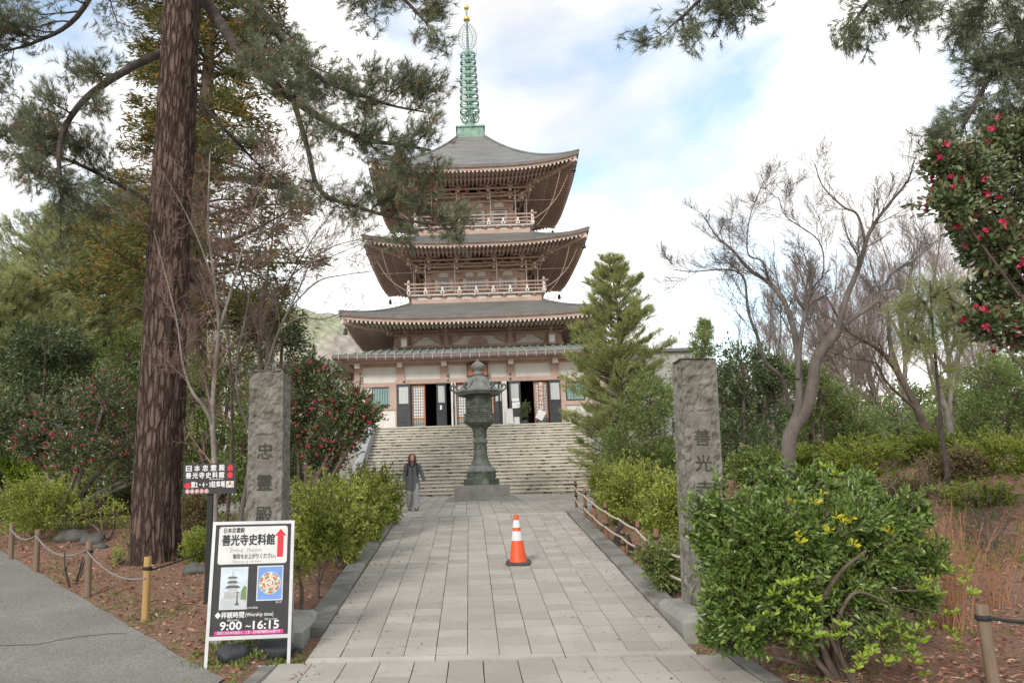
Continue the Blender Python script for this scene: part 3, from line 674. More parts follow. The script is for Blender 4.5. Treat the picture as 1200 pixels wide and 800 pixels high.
rf1 = eaves(1, 7.45, 10.55, 10.05, 0.34, 4.62, 10.42, 3.85, 12.02, 0.55)
rf2 = eaves(2, 6.35, 14.98, 14.62, 0.50, 2.97, 15.05, 3.35, 16.33, 0.55)
rf3 = eaves(3, 6.08, 19.58, 19.16, 0.62, 2.45, 19.62, 0.80, 23.85, 0.42)
brackets(4.62, 9.95, 10.55, (-4.1, -1.82, 1.82, 4.1), 1.1)
brackets(2.97, 13.95, 15.05, (-2.75, -1.1, 1.1, 2.75), 1.35)
brackets(2.45, 18.45, 19.65, (-2.25, -0.9, 0.9, 2.25), 1.35)
storey_wall(2.97, 12.5, 13.72, (-2.75, -1.1, 1.1, 2.75), [(-1.9, 0.38, 12.95, 13.60), (0, 0.60, 12.95, 13.62), (1.9, 0.38, 12.95, 13.60)], 14.45)
storey_wall(2.45, 16.75, 18.2, (-2.25, -0.9, 0.9, 2.25), [(-1.58, 0.34, 17.25, 18.0), (0, 0.52, 17.25, 18.02), (1.58, 0.34, 17.25, 18.0)], 19.0)
balcony(3.95, 12.55, 13.2, 12.0, 8)
balcony(3.5, 16.82, 17.48, 16.3, 8)
# upper wall of the first storey
mb = MB(); w = 4.62; mb.box(CX-w, CX+w, CY-w, CY+w, 8.6, 10.9, 0)
for f in SD:
    for c in (-4.1, -1.82, 1.82, 4.1): mb.tube([f(c, w, 8.9), f(c, w, 10.2)], 0.2, 10, 0)
    mb.beam(f(-w-0.2, w+0.08, 9.22), f(w+0.2, w+0.08, 9.22), 0.16, 0.30, 0)
    mb.beam(f(-w-0.2, w+0.05, 9.98), f(w+0.2, w+0.05, 9.98), 0.10, 0.14, 0)
mb.build('wall', M['pink'], pg)
mb = MB(); m2 = MB()
for f in SD:
    for i, (a0, a1) in enumerate(((-3.75, -2.17), (-1.45, 1.45), (2.17, 3.75))):
        mb = MB(); V = [f(a, w+0.035, z) for a, z in ((a0, 9.40), (a1, 9.40), (a1-0.1, 9.88), (a0+0.1, 9.88))]; mb.add(V, [[0, 1, 2, 3]]); mb.build('plaster_panel', M['plaster'], pg)
        for s, e in ((a0, 1), (a1, -1)):      # scrolled bracket ends
            m2 = MB()
            V = [(s-e*0.02, 9.9), (s+e*0.62, 9.9), (s+e*0.5, 9.72), (s+e*0.3, 9.68), (s+e*0.22, 9.55), (s-e*0.02, 9.5)]
            m2.add([f(a, w+0.06, z) for a, z in V] + [f(a, w+0.20, z) for a, z in V], [[0,1,2,3,4,5], [11,10,9,8,7,6]]); 
            m2.add([f(a, w+0.06, z) for a, z in V] + [f(a, w+0.20, z) for a, z in V], [[k, (k+1) % 6, 6+(k+1) % 6, 6+k] for k in range(6)]); m2.build('scroll_bracket', M['pinkdark'], pg)
    m2 = MB(); th = np.linspace(0, PI, 9); V = [(0.55*math.cos(t), 9.42+0.42*math.sin(t)) for t in th]
    m2.add([f(a, w+0.06, z) for a, z in V] + [f(a, w+0.14, z) for a, z in V], [[k, k+1, 10+k, 9+k] for k in range(8)]); m2.add([f(a, w+0.14, z) for a, z in V], [list(range(9))]); m2.build('frog_leg_strut', M['pinkdark'], pg)

# skirt roof (mokoshi) with ribbed green tiles and brown gutter
mb = MB(); hw = 7.72; ze = 8.42
roof_surface(hw, ze, 4.7, 9.24, 0.10, 0.9, nt=4, mb=mb)
skr = mb.build('skirt_roof', M['tilegreen'], pg)
mb = MB()
for f in SD:
    for k in range(36):
        x = -7.5 + k*15/35; oi = max(4.7, abs(x)+0.02)
        if hw - oi < 0.2: continue
        zo = ze+0.02+liftf(x/hw, 0.1); zi = ze + (9.24-ze)*((hw-oi)/(hw-4.7)) + 0.02
        mb.beam(f(x, hw+0.01, zo), f(x, oi, zi), 0.09, 0.09, 0)
mb.build('tile_rolls', M['tilegreen'], skr)
mb = MB(); strip(mb, [(0.0, ze), (0.02, ze-0.05), (-0.01, ze-0.055)], hw, 0.10, 0)
strip(mb, [(-0.02, ze-0.06), (0.07, ze-0.08), (0.08, ze-0.20), (0.02, ze-0.27), (-0.10, ze-0.29)], hw, 0.10, 0)
for f in SD:
    for k in range(31):
        x = -7.4 + k*14.8/30; mb.beam(f(x, hw+0.095, ze-0.02+liftf(x/hw, 0.1)), f(x, hw+0.095, ze-0.30+liftf(x/hw, 0.1)), 0.06, 0.02, 1)
mb.build('gutter', [M['gutter'], M['whitep']], skr)
mb = MB()
for f in SD: G = [[f(u*r, r, z) for u in (-1, 1)] for r, z in ((hw-0.05, ze-0.22), (6.5, ze-0.22))]; mb.grid(G, 0)
for f in SD: mb.beam(f(-7.35, 7.1, 8.14), f(7.35, 7.1, 8.14), 0.14, 0.16, 0)
mb.build('soffit', M['pink'], skr)

# ground-floor walls: front with real openings, dark hall inside
FY = CY-6.5                               # front wall plane y = 41
AX = 0.52                                  # door axis
mb = MB(); Z0 = 4.34
sw = 6.5
mb.box(CX-sw, CX-sw+0.2, FY+0.2, CY+sw, Z0, 8.2, 1); mb.box(CX+sw-0.2, CX+sw, FY+0.2, CY+sw, Z0, 8.2, 1)
mb.box(CX-sw+0.2, CX+sw-0.2, CY+sw-0.2, CY+sw, Z0, 8.2, 1)
mb.box(CX-sw, CX+sw, FY, FY+0.2, 6.98, 8.2, 1)                           # above the doors
mb.box(CX-sw, AX-4.42, FY, FY+0.2, Z0, 6.98, 1); mb.box(AX+4.42, CX+sw, FY, FY+0.2, Z0, 6.98, 1)
for c in (-6.42, -4.14, -1.78, 1.78, 4.14, 6.62): mb.box(AX+c-0.22, AX+c+0.22, FY-0.10, FY+0.05, 6.98, 8.0, 0)
mb.box(AX-6.64, AX-6.20, FY-0.10, FY+0.05, Z0, 6.98, 0); mb.box(AX+6.40, AX+6.84, FY-0.10, FY+0.05, Z0, 6.98, 0)
mb.box(AX-4.45, AX-4.38, FY-0.08, FY+0.05, Z0, 6.98, 0); mb.box(AX+4.40, AX+4.66, FY-0.08, FY+0.05, Z0, 6.98, 0)
mb.box(CX-sw-0.1, CX+sw+0.1, FY-0.14, FY-0.0, 7.93, 8.19, 0)               # head beam
mb.box(AX-4.45, AX+4.60, FY-0.12, FY-0.0, 6.98, 7.22, 0)                   # door head beam
for s in (-1, 1):
    a0, a1 = sorted((AX+s*4.45, AX+s*6.3))
    mb.box(a0, a1, FY-0.09, FY, 6.86, 7.08, 0); mb.box(a0, a1, FY-0.09, FY, 5.62, 5.84, 0)
    e = (a0+0.0, a0+0.22) if s > 0 else (a1-0.32, a1); mb.box(e[0], e[1], FY-0.085, FY, 5.84, 6.86, 0)
for c in (-6.42, -4.14, -1.78, 1.78, 4.14, 6.62): mb.box(AX+c-0.13, AX+c+0.13, FY-0.62, FY-0.14, 7.84, 8.10, 0)
for f in SD[1:]:
    for c in (-6.3, -4.14, -1.78, 1.78, 4.14, 6.3): mb.beam(f(c, 6.5, Z0), f(c, 6.5, 8.1), 0.4, 0.2, 0, up=(1, 0, 0))
    for zz in (8.06, 7.0, 5.7): mb.beam(f(-6.5, 6.52, zz), f(6.5, 6.52, zz), 0.15, 0.24, 0)
wl = mb.build('ground_floor_wall', [M['pink'], M['plaster']], pg)
mb = MB()
for c in (-6.42, -4.14, -1.78, 1.78, 4.14, 6.62): mb.box(AX+c-0.14, AX+c+0.14, FY-0.64, FY-0.622, 7.83, 8.11, 0)
mb.build('beam_end', M['whitep'], pg)
mb = MB()
for c, z in ((-3.95, 7.10), (-1.6, 7.36), (-1.6, 7.10), (1.75, 7.36), (1.75, 7.10), (4.3, 7.10)): mb.ball((AX+c, FY-0.13, z), (0.07, 0.05, 0.07), 0, 10, 6)
mb.build('nail_covers', M['bronze'], pg)
mb = MB()
for s in (-1.32, 1.40):
    mb = MB(); mb.box(AX+s-0.13, AX+s+0.13, FY-0.16, FY+0.10, Z0, 6.98, 0); mb.build('door_post', M['plaster'], pg)
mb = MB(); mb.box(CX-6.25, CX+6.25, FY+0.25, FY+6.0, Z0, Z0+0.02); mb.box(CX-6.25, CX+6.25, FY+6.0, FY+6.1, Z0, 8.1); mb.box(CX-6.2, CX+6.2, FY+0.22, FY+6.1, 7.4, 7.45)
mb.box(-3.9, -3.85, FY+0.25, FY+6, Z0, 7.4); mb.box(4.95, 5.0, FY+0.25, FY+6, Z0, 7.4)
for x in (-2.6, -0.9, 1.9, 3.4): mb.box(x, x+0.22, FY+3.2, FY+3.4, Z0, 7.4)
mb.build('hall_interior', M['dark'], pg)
mb = MB(); mb.box(CX-sw-0.3, CX+sw+0.3, 36.3, CY+sw+0.3, Z0-0.06, Z0, 0)
mb.build('landing', M['stair'], pg)
# door leaves (dark with a glazed upper panel) and lattice screens
def leaf(x0, x1, y, ang=0.0, paper=None):
    m2 = MB(); z0, z1 = Z0+0.03, 6.96; h = z1-z0; W = x1-x0
    ca, sa = math.cos(ang), math.sin(ang); hx = x0 if ang >= 0 else x1
    def pt(a, o, z): a = a-hx; return (hx + a*ca + o*sa, y - abs(a*sa)*1.0 - o*ca*1.0, z)
    def pbox(a0, a1, o0, o1, b0, b1, mi=0):
        V = [pt(a, o, z) for z in (b0, b1) for o in (o0, o1) for a in (a0, a1)]
        m2.add(V, [[0,2,3,1],[4,5,7,6],[0,1,5,4],[2,6,7,3],[0,4,6,2],[1,3,7,5]], mi)
    pbox(x0, x1, 0, 0.05, z0, z0+h*0.60); pbox(x0, x0+W*0.16, 0, 0.05, z0+h*0.60, z1); pbox(x1-W*0.16, x1, 0, 0.05, z0+h*0.60, z1); pbox(x0+W*.16, x1-W*.16, 0, 0.05, z1-h*0.05, z1)
    for t in (0.03, 0.30, 0.56): pbox(x0+0.03, x1-0.03, 0.05, 0.065, z0+h*t, z0+h*(t+0.03))
    d = m2.build('door_leaf', M['doordark'], pg)
    m2 = MB(); pbox(x0+W*.16, x1-W*.16, 0.012, 0.03, z0+h*0.60, z1-h*0.05); m2.build('door_window', M['curtain'], d)
    if paper:
        for (a0, a1, b0, b1) in paper: m2 = MB(); pbox(a0, a1, 0.067, 0.071, b0, b1); m2.build('notice_paper', M['paper'], d)
def lattice(x0, x1, y, banner=False):
    m2 = MB(); z0, z1 = Z0+0.03, 6.94; h = z1-z0; t = 0.07
    m2.box(x0, x0+t, y-0.03, y+0.03, z0, z1); m2.box(x1-t, x1, y-0.03, y+0.03, z0, z1); m2.box(x0+t, x1-t, y-0.03, y+0.03, z1-t, z1); m2.box(x0+t, x1-t, y-0.03, y+0.03, z0, z0+t); m2.box(x0+t, x1-t, y-0.03, y+0.03, z0+h*0.27, z0+h*0.31)
    d = m2.build('lattice_screen', M['orangewood'], pg)
    m2 = MB(); m2.box(x0+t, x1-t, y+0.0, y+0.01, z0+h*.31, z1-t, 0); m2.box(x0+t, x1-t, y+0.0, y+0.01, z0+t, z0+h*.27, 1); m2.build('paper_panel', [M['paper'], M['curtain']], d)
    m2 = MB(); nx = max(2, round((x1-x0)/0.13))
    for i in range(1, nx): x = x0+(x1-x0)*i/nx; m2.box(x-0.009, x+0.009, y-0.018, y-0.003, z0+t, z1-t)
    nz = 17
    for i in range(1, nz): z = z0+(z1-z0)*i/nz; m2.box(x0+t, x1-t, y-0.021, y-0.003, z-0.009, z+0.009)
    for i in range(1, 8): z = z0+(z0+h*.27-z0)*i/8; m2.box(x0+t, x1-t, y-0.022, y-0.004, z-0.008, z+0.008)
    m2.build('lattice_bars', M['doordark'], d)
leaf(-3.86, -3.10, FY-0.02, 0.12); lattice(-3.08, -2.33, FY+0.12); leaf(-1.72, -1.18, FY-0.02, -0.25, [(-1.53, -1.42, 5.55, 5.78)])
leaf(-0.95, -0.70, FY-0.02, 0.9); lattice(-0.68, 0.10, FY+0.12); lattice(0.9, 1.36, FY+0.12); leaf(1.38, 1.62, FY-0.02, 0.3); leaf(1.66, 1.78, FY-0.03, -0.2)
leaf(2.16, 2.78, FY-0.02, 0.2, [(2.3, 2.72, 5.52, 5.84), (2.3, 2.68, 5.88, 6.04), (2.38, 2.66, 4.55, 5.05)])
lattice(3.50, 4.24, FY+0.12); leaf(4.27, 4.98, FY-0.02, -0.10)
# side windows with teal slats
for x0, x1 in ((-5.18, -4.12), (5.02+0.2, 6.20)):
    m2 = MB(); z0, z1 = 5.86, 6.84; t = 0.06; y = FY-0.03
    m2.box(x0, x0+t, y-0.03, y+0.03, z0, z1); m2.box(x1-t, x1, y-0.03, y+0.03, z0, z1); m2.box(x0+t, x1-t, y-0.03, y+0.03, z1-t, z1); m2.box(x0+t, x1-t, y-0.03, y+0.03, z0, z0+t)
    d = m2.build('window', M['doordark'], pg)
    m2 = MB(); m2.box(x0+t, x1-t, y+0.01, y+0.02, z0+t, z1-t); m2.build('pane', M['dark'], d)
    m2 = MB()
    for i in range(11): x = x0+t+0.03+(x1-x0-2*t-0.06)*i/10; m2.box(x-0.028, x+0.028, y-0.02, y+0.005, z0+t, z1-t)
    m2.build('slats', M['teal'], d)
# tablet over the middle door
m2 = MB(); m2.box(AX-0.55, AX+0.55, FY-0.30, FY-0.24, 7.28, 7.92, 0); 
for x in (-0.55, -0.28, 0.28, 0.52): m2.box(AX+x, AX+x+0.04, FY-0.32, FY-0.30, 7.28, 7.92, 1)
m2.box(AX-0.6, AX+0.6, FY-0.33, FY-0.29, 7.9, 7.98, 1); m2.box(AX-0.6, AX+0.6, FY-0.33, FY-0.29, 7.22, 7.30, 1)
m2.build('door_tablet', [M['orangewood'], M['barkdark']], pg)
# spire: box, dome, ring stack, flame, jewels
SX, SY = CX, CY; 
mb = MB(); mb.box(SX-0.86, SX+0.86, SY-0.86, SY+0.86, 23.70, 24.42, 0); mb.box(SX-0.95, SX+0.95, SY-0.95, SY+0.95, 24.40, 24.50, 0); mb.box(SX-0.93, SX+0.93, SY-0.93, SY+0.93, 23.66, 23.76, 0)
for s in (-0.5, 0.0, 0.5):
    for f in SD: c = f(s, 0.87, 24.08); mb.obox(c, (0.03, 0, 0), (0, 0.03, 0), (0, 0, 0.32), 0)
sp = mb.build('spire_base', M['verdigris'], pg)
mb = MB(); mb.lathe([(0.62, 24.5), (0.60, 24.62), (0.48, 24.82), (0.28, 24.98), (0.16, 25.04)], 24, (SX, SY, 0))
mb.lathe([(0.16, 25.0), (0.34, 25.14), (0.22, 25.3), (0.13, 25.34)], 16, (SX, SY, 0))
for k in range(8):
    t = k*PI/4+0.2; c, s = math.cos(t), math.sin(t); mb.tube(catmull([(SX+c*r, SY+s*r, z) for r, z in ((0.2, 25.12), (0.5, 25.22), (0.62, 25.5), (0.5, 25.72), (0.38, 25.6), (0.46, 25.48))], 4), 0.045, 5)
mb.tube([(SX, SY, 25.0), (SX, SY, 30.3)], 0.13, 12); mb.tube([(SX, SY, 30.2), (SX, SY, 33.6)], [0.10, 0.05], 10)
sh = mb.build('spire_shaft', M['verdigris'], pg)
for k in range(9):
    z = 25.95 + k*0.505; r = 0.66 - 0.018*k; m2 = MB()
    m2.lathe([(r, z-0.10), (r+0.02, z), (r-0.01, z+0.10), (r-0.05, z+0.10), (r-0.04, z-0.10), (r, z-0.10)], 28, (SX, SY, 0), cap=False)
    m2.lathe([(0.15, z-0.08), (0.19, z), (0.15, z+0.08), (0.12, z+0.08)], 14, (SX, SY, 0))
    for j in range(8):
        t = j*PI/4+0.1; c, s = math.cos(t), math.sin(t); m2.beam((SX+c*0.15, SY+s*0.15, z-0.04), (SX+c*(r-0.02), SY+s*(r-0.02), z+0.0), 0.06, 0.035)
    m2.build('spire_ring', M['verdigris'], sh)
m2 = MB(); rg = np.random.default_rng(3)
for pl in range(2):
    ax = np.array([1, 0, 0]) if pl == 0 else np.array([0, 1, 0])
    for s in (-1, 1):
        for i in range(9):
            z0 = 30.45 + i*0.20; rr = 0.62*math.sin(min(1, (9.5-i)/5)*PI/2)
            q = [np.array([SX, SY, z0]) + ax*s*rr*t + np.array([0, 0, 0.35*t*t + 0.05*math.sin(t*9+i)]) for t in np.linspace(0.1, 1, 7)]; m2.tube(q, 0.014, 4)
        q = [np.array([SX, SY, 30.4]) + ax*s*(0.62*math.sin(t*2.6+0.4)) + np.array([0, 0, t*2.0]) for t in np.linspace(0, 1, 10)]; m2.tube(q, 0.018, 4)
        q = [np.array([SX, SY, 30.4]) + ax*s*(0.36*math.sin(t*2.8+0.3)) + np.array([0, 0, t*1.9]) for t in np.linspace(0, 1, 10)]; m2.tube(q, 0.014, 4)
        e = np.array([SX, SY, 30.45]) + ax*s*0.6; m2.tube([e, e-np.array([0, 0, 0.3])], 0.01, 4); m2.ball(e-np.array([0, 0, 0.35]), (0.035, 0.035, 0.06), 0, 6, 5)
m2.build('spire_flame', M['bronzegrey'], sh)
m2 = MB(); m2.ball((SX, SY, 32.72), (0.21, 0.21, 0.19), 0, 16, 10); m2.ball((SX, SY, 33.55), (0.19, 0.19, 0.17), 0, 16, 10); m2.tube([(SX, SY, 33.65), (SX, SY, 33.9)], [0.06, 0.01], 8)
m2.lathe([(0.23, 32.6), (0.2, 32.66), (0.08, 32.68)], 14, (SX, SY, 0)); m2.build('spire_jewel', M['gold'], sh)
# thin stay poles, hanging cables and rods under the eaves
mb = MB()
for (w, b, z0, z1, reach) in ((2.97, 3.95, 12.6, 14.75, 1.0), (2.45, 3.5, 16.85, 19.35, 1.0)):
    for f in SD:
        for c in ((-2.75, -1.15, 1.15, 2.75) if w > 2.9 else (-2.35, -0.95, 0.95, 2.35)): mb.tube([f(c*1.08, b-0.25, z0), f(c*1.08, b-0.25, z1)], 0.035, 6, 0)
        zz = (z0+z1)/2+0.25; mb.tube([f(-b-1.6, b-0.2, zz), f(b+1.6, b-0.2, zz)], 0.014, 4, 0)
mb.build('stay_poles', M['whitep'], pg)
mb = MB()
for (hw, zt, lift, b, zb_) in ((6.35, 14.62, 0.5, 4.1, 12.6), (6.08, 19.16, 0.62, 3.7, 16.9)):
    for f in SD:
        for sgn in (-1, 1):
            A = np.array(f(sgn*(hw-1.05), hw-0.55, zt+0.05)); B = np.array(f(sgn*(b+0.1), b-0.5, zb_-0.1))
            for sag in (0.35,):
                q = [A*(1-t)+B*t + np.array([(A[0]-B[0])*0.35*math.sin(t*PI)*sag, 0, -sag*math.sin(t*PI)*0.8]) for t in np.linspace(0, 1, 14)]
                mb = MB(); mb.tube(q, 0.022, 5, 0); mb.build('hanging_cable', M['rafter'], pg)
for (hw, zt, lift) in ((6.35, 14.62, 0.5), (6.08, 19.16, 0.62), (7.45, 10.05, 0.34)):
    for f in SD:
        m2 = MB(); c = np.array(f(hw-0.3, hw-0.3, zt+lift-0.18)); m2.tube([c+[0, 0, 0.05], c-[0, 0, 0.2]], 0.015, 4)
        m2.lathe([(0.03, -0.2), (0.09, -0.24), (0.11, -0.42), (0.14, -0.52)], 10, c); m2.ball(c-[0, 0, 0.55], 0.04, 0, 6, 4); m2.build('wind_bell', M['iron'], pg)

# ------------------------------------------------------------------ podium and stairs
st = thing('stone_staircase', (0.47, 30, 1.2), 'wide flight of pale weathered stone steps behind the bronze lantern', 'staircase')
NS = 22; sx0, sx1 = -4.36, 5.20
for i in range(NS):
    y0 = 30 + i*6.3/NS; z1 = 1.2 + (i+1)*(Z0-1.2)/NS; z0 = z1 - (Z0-1.2)/NS
    y2 = 30 + (i+1)*6.3/NS
    mb = MB()
    # riser (stained) set back under a nosing, tread on top
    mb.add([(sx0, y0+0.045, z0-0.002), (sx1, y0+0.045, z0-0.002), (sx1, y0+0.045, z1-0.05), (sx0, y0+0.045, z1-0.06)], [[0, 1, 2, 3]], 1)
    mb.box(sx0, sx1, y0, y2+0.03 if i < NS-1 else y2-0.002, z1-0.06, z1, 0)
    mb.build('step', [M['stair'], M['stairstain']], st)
for sx, lab in ((sx0-0.42, 'l'), (sx1+0.02, 'r')):
    m2 = MB(); V = [(29.7, 1.18), (36.25, 1.18), (36.25, Z0+0.12), (35.9, Z0+0.12), (29.9, 1.5), (29.7, 1.4)]; n = 6
    P = [(sx, y, z) for y, z in V] + [(sx+0.40, y, z) for y, z in V]
    m2.add(P, [[k, (k+1) % n, n+(k+1) % n, n+k] for k in range(n)]); m2.add(P, [[0, 1, 2, 3, 4, 5], [11, 10, 9, 8, 7, 6]])
    ck = m2.build('stair_cheek', M['concrete'], st)
    m2 = MB(); m2.beam((sx+0.2, 29.8, 1.62), (sx+0.2, 36.1, Z0+0.26), 0.34, 0.05); m2.beam((sx+0.36, 29.9, 1.78), (sx+0.36, 36.1, Z0+0.40), 0.05, 0.10)
    for t in np.linspace(0.05, 0.97, 6): y = 29.9+6.2*t; z = 1.5+(Z0+0.13-1.5)*t; m2.box(sx+0.34, sx+0.38, y, y+0.05, z, z+0.28)
    m2.build('handrail', M['greymetal'], st)
pod = thing('podium', (CX, 40, 1.2), 'pale concrete podium under the pagoda with a dark opening left of the steps', 'podium')
mb = MB()
mb.box(sx1+0.45, CX+8.0, 36.3, 54, 1.0, Z0-0.06, 0); mb.box(-4.80, sx1+0.44, 36.35, 54, 1.0, Z0-0.065, 0); mb.box(-6.15, -4.82, 36.3, 54, 1.0, Z0-0.06, 0)
mb.box(-7.7, -6.15, 38.2, 54, 1.0, Z0-0.06, 0); mb.box(-7.7, -6.15, 36.3, 38.2, 3.55, Z0-0.06, 0)
mb.build('podium_wall', M['concrete'], pod)
mb = MB(); mb.box(-7.65, -7.45, 36.4, 36.6, 1.0, 3.55, 0); mb.build('white_post', M['whitep'], pod)
mb = MB(); mb.box(-7.4, -6.2, 38.12, 38.19, 1.0, 3.5, 0); mb.build('recess_shade_panel', M['dark'], pod)  # near-black panel paints the shade deep inside the podium opening

# low annexes left and right
an = thing('annex_building', (-11, 47, 1.2), 'low white-walled annex with pink beams left of the pagoda', 'building')
mb = MB(); mb.box(-14.5, -6.1, 45, 52, 1.0, 8.3, 0); mb.build('annex_wall', M['plaster'], an)
mb = MB()
for z in (8.0, 6.9): mb.box(-14.52, -6.08, 44.9, 45.0, z, z+0.26, 0)
for x in (-13.5, -11.4, -9.3, -7.2): mb.box(x, x+0.3, 44.86, 44.99, 4.3, 8.26, 0)
mb.build('annex_beams', M['pink'], an)
mb = MB(); mb.box(-14.9, -5.9, 44.2, 52.4, 8.32, 8.42, 0); mb.prism([(-14.9, 8.43), (-5.9, 8.43), (-6.5, 9.0), (-14.3, 9.0)], 44.4, 52.2, 0); mb.build('annex_roof', M['roofgrey'], an)
an = thing('storehouse', (14, 54, 1.2), 'plain light grey building behind the pine right of the pagoda', 'building')
mb = MB(); mb.box(10.5, 15.2, 52, 62, 1.0, 10.1, 0); mb.build('storehouse_wall', M['concrete'], an)
mb = MB(); mb.box(10.2, 15.5, 51.7, 62.3, 10.1, 10.3, 0); mb.build('storehouse_roof', M['roofgrey'], an)
mb = MB()
for x in (13.2,):
    mb = MB(); mb.box(x, x+1.2, 51.93, 51.98, 6, 7.4, 0); mb.build('window', M['glass'], an)

# lamps hanging at the first eaves
for i, (x, lab) in enumerate(((CX-4.15, 'white box lamp hanging under the lowest curved eave, nearer the camellia'), (CX+4.1, 'white box lamp hanging under the lowest curved eave, nearer the pine tree'))):
    lp = thing('eave_lamp', (x, 42.2, 9.3), lab, 'lamp', 'box lamps under the lowest eave')
    m2 = MB(); m2.tube([(x, 42.2, 10.6), (x, 42.2, 9.72)], 0.015, 5); m2.box(x-0.2, x+0.2, 42.0, 42.4, 9.68, 9.74); m2.box(x-0.13, x+0.13, 42.07, 42.33, 9.16, 9.22); [m2.box(x+a*0.17-0.01, x+a*0.17+0.01, 42.2+b*0.16-0.01, 42.2+b*0.16+0.01, 9.19, 9.70) for a in (-1, 1) for b in (-1, 1)]; m2.build('lamp_frame', M['rafter'], lp)
    m2 = MB(); m2.lathe([(0.21, 9.24), (0.22, 9.66)], 4, (x, 42.2, 0), rot=PI/4, smooth=False); m2.build('lamp_shade', M['paper'], lp)
# ================================================================== text
def text_mesh(txt, size, bold=0.0, align='CENTER', squeeze=1.0, spacing=1.0):
    cu = bpy.data.curves.new('lettering', 'FONT'); cu.body = txt; cu.size = size; cu.align_x = align; cu.align_y = 'CENTER'; cu.offset = bold; cu.resolution_u = 2; cu.space_character = spacing
    ob = bpy.data.objects.new('lettering', cu); COL.objects.link(ob)
    dg = bpy.context.evaluated_depsgraph_get(); dg.update(); me = ob.evaluated_get(dg).to_mesh()
    V = np.array([v.co[:] for v in me.vertices]).reshape(-1, 3) if len(me.vertices) else np.zeros((0, 3)); V[:, 0] *= squeeze
    Fs = [list(p.vertices) for p in me.polygons]; ob.evaluated_get(dg).to_mesh_clear()
    bpy.data.objects.remove(ob); bpy.data.curves.remove(cu); return V, Fs
def put_text(mb, txt, size, x, z, y=0.0, bold=0.0, align='CENTER', squeeze=1.0, mi=0, spacing=1.0, fit=None):
    """lettering on the x-z plane facing -y; bold strokes are several slightly shifted layers"""
    V0, Fs = text_mesh(txt, size, 0.0, align, squeeze, spacing)
    if not len(V0): return
    if fit:
        w_ = V0[:, 0].max() - V0[:, 0].min(); V0[:, 0] *= fit/w_
    offs = [(0, 0)] if bold <= 0 else [(0, 0), (bold, bold*.5), (-bold, -bold*.5), (bold*.5, -bold), (-bold*.5, bold)]
    for k, (ox, oz) in enumerate(offs): _put(mb, V0 + np.array([ox, oz, 0]), Fs, x, z, y - k*0.00025, mi)
def _put(mb, V, Fs, x, z, y, mi):
    V2 = np.stack([x + V[:, 0], np.full(len(V), y), z + V[:, 1]], -1)
    tri = [f for f in Fs if len(f) == 3]; quad = [f for f in Fs if len(f) == 4]; oth = [f for f in Fs if len(f) > 4]
    if tri: mb.add(V2, tri, mi)
    if quad: mb.add(V2, quad, mi)
    for f in oth: mb.add(V2, [f], mi)
M['signwhite'] = flat('sign_white', (0.62, 0.62, 0.60), 0.4); M['signblack'] = surf('sign_black', [(0.028, 0.027, 0.028), (0.04, 0.038, 0.04)], 9, 0.45, 0.05, 40, 0.001)
M['signred'] = flat('sign_red', (0.72, 0.03, 0.05), 0.4); M['signpink'] = flat('sign_magenta', (0.62, 0.035, 0.26), 0.4); M['signgrey'] = flat('sign_grey_ink', (0.42, 0.42, 0.42), 0.5)
M['signink'] = flat('sign_ink', (0.03, 0.03, 0.03), 0.5); M['signblue'] = flat('picture_blue', (0.16, 0.29, 0.60), 0.4); M['picsky'] = flat('picture_sky', (0.55, 0.62, 0.68), 0.4)
M['picdark'] = flat('picture_building', (0.10, 0.11, 0.12), 0.5); M['picgreen'] = flat('picture_green', (0.16, 0.24, 0.10), 0.5); M['picsand'] = flat('picture_ring', (0.60, 0.50, 0.33), 0.5); M['picgrey'] = flat('picture_paving', (0.48, 0.50, 0.52), 0.5)
M['glyph'] = flat('white_lettering', (0.70, 0.70, 0.70), 0.45)

# ------------------------------------------------------------------ A-frame notice board
bl = gp(241, 783); br = gp(338, 782)
SW = float(np.linalg.norm(br - bl)); ang = math.atan2(br[1]-bl[1], br[0]-bl[0])
sg = thing('notice_board', (float((bl[0]+br[0])/2), float((bl[1]+br[1])/2), float((bl[2]+br[2])/2)), 'black and white A-frame notice board with red arrow, two pictures and opening times', 'sign', rot=(0, math.radians(0.6), ang))
H_ = 1.40; tilt = math.radians(8.5); h2 = SW/2
def tl(V):                                   # lean the front frame back
    V = np.asarray(V, float).copy(); z = V[:, 2].copy(); y = V[:, 1].copy(); V[:, 2] = z*math.cos(tilt) - y*math.sin(tilt); V[:, 1] = y*math.cos(tilt) + z*math.sin(tilt); return V
def build_tl(mb, name, mats, par):
    mb.V = [tl(v) for v in mb.V]; return mb.build(name, mats, par, world=False)
mb = MB(); t = 0.016
mb.box(-h2-t, -h2+t, -0.02, 0.012, 0, H_); mb.box(h2-t, h2+t, -0.02, 0.012, 0, H_); mb.box(-h2+t, h2-t, -0.02, 0.012, H_-0.032, H_); mb.box(-h2+t, h2-t, -0.02, 0.012, 0.265, 0.30)
mb.box(h2-0.30, h2-t, -0.02, 0.008, 0.0, 0.02)
fr = build_tl(mb, 'front_frame', M['alu'], sg)
mb = MB(); mb.box(-h2+t, h2-t, -0.010, 0.004, 0.30, H_-0.032); bd = build_tl(mb, 'board', M['signblack'], sg)
bw = h2-t
def rrect(mb, x0, x1, z0, z1, y, r=0.02, mi=0):
    pts = []
    for cx_, cz_, a0 in ((x1-r, z1-r, 0), (x0+r, z1-r, 90), (x0+r, z0+r, 180), (x1-r, z0+r, 270)):
        for k in range(5): a = math.radians(a0+k*22.5); pts.append((cx_+r*math.cos(a), y, cz_+r*math.sin(a)))
    mb.add(pts, [list(range(len(pts)))[::-1]], mi)
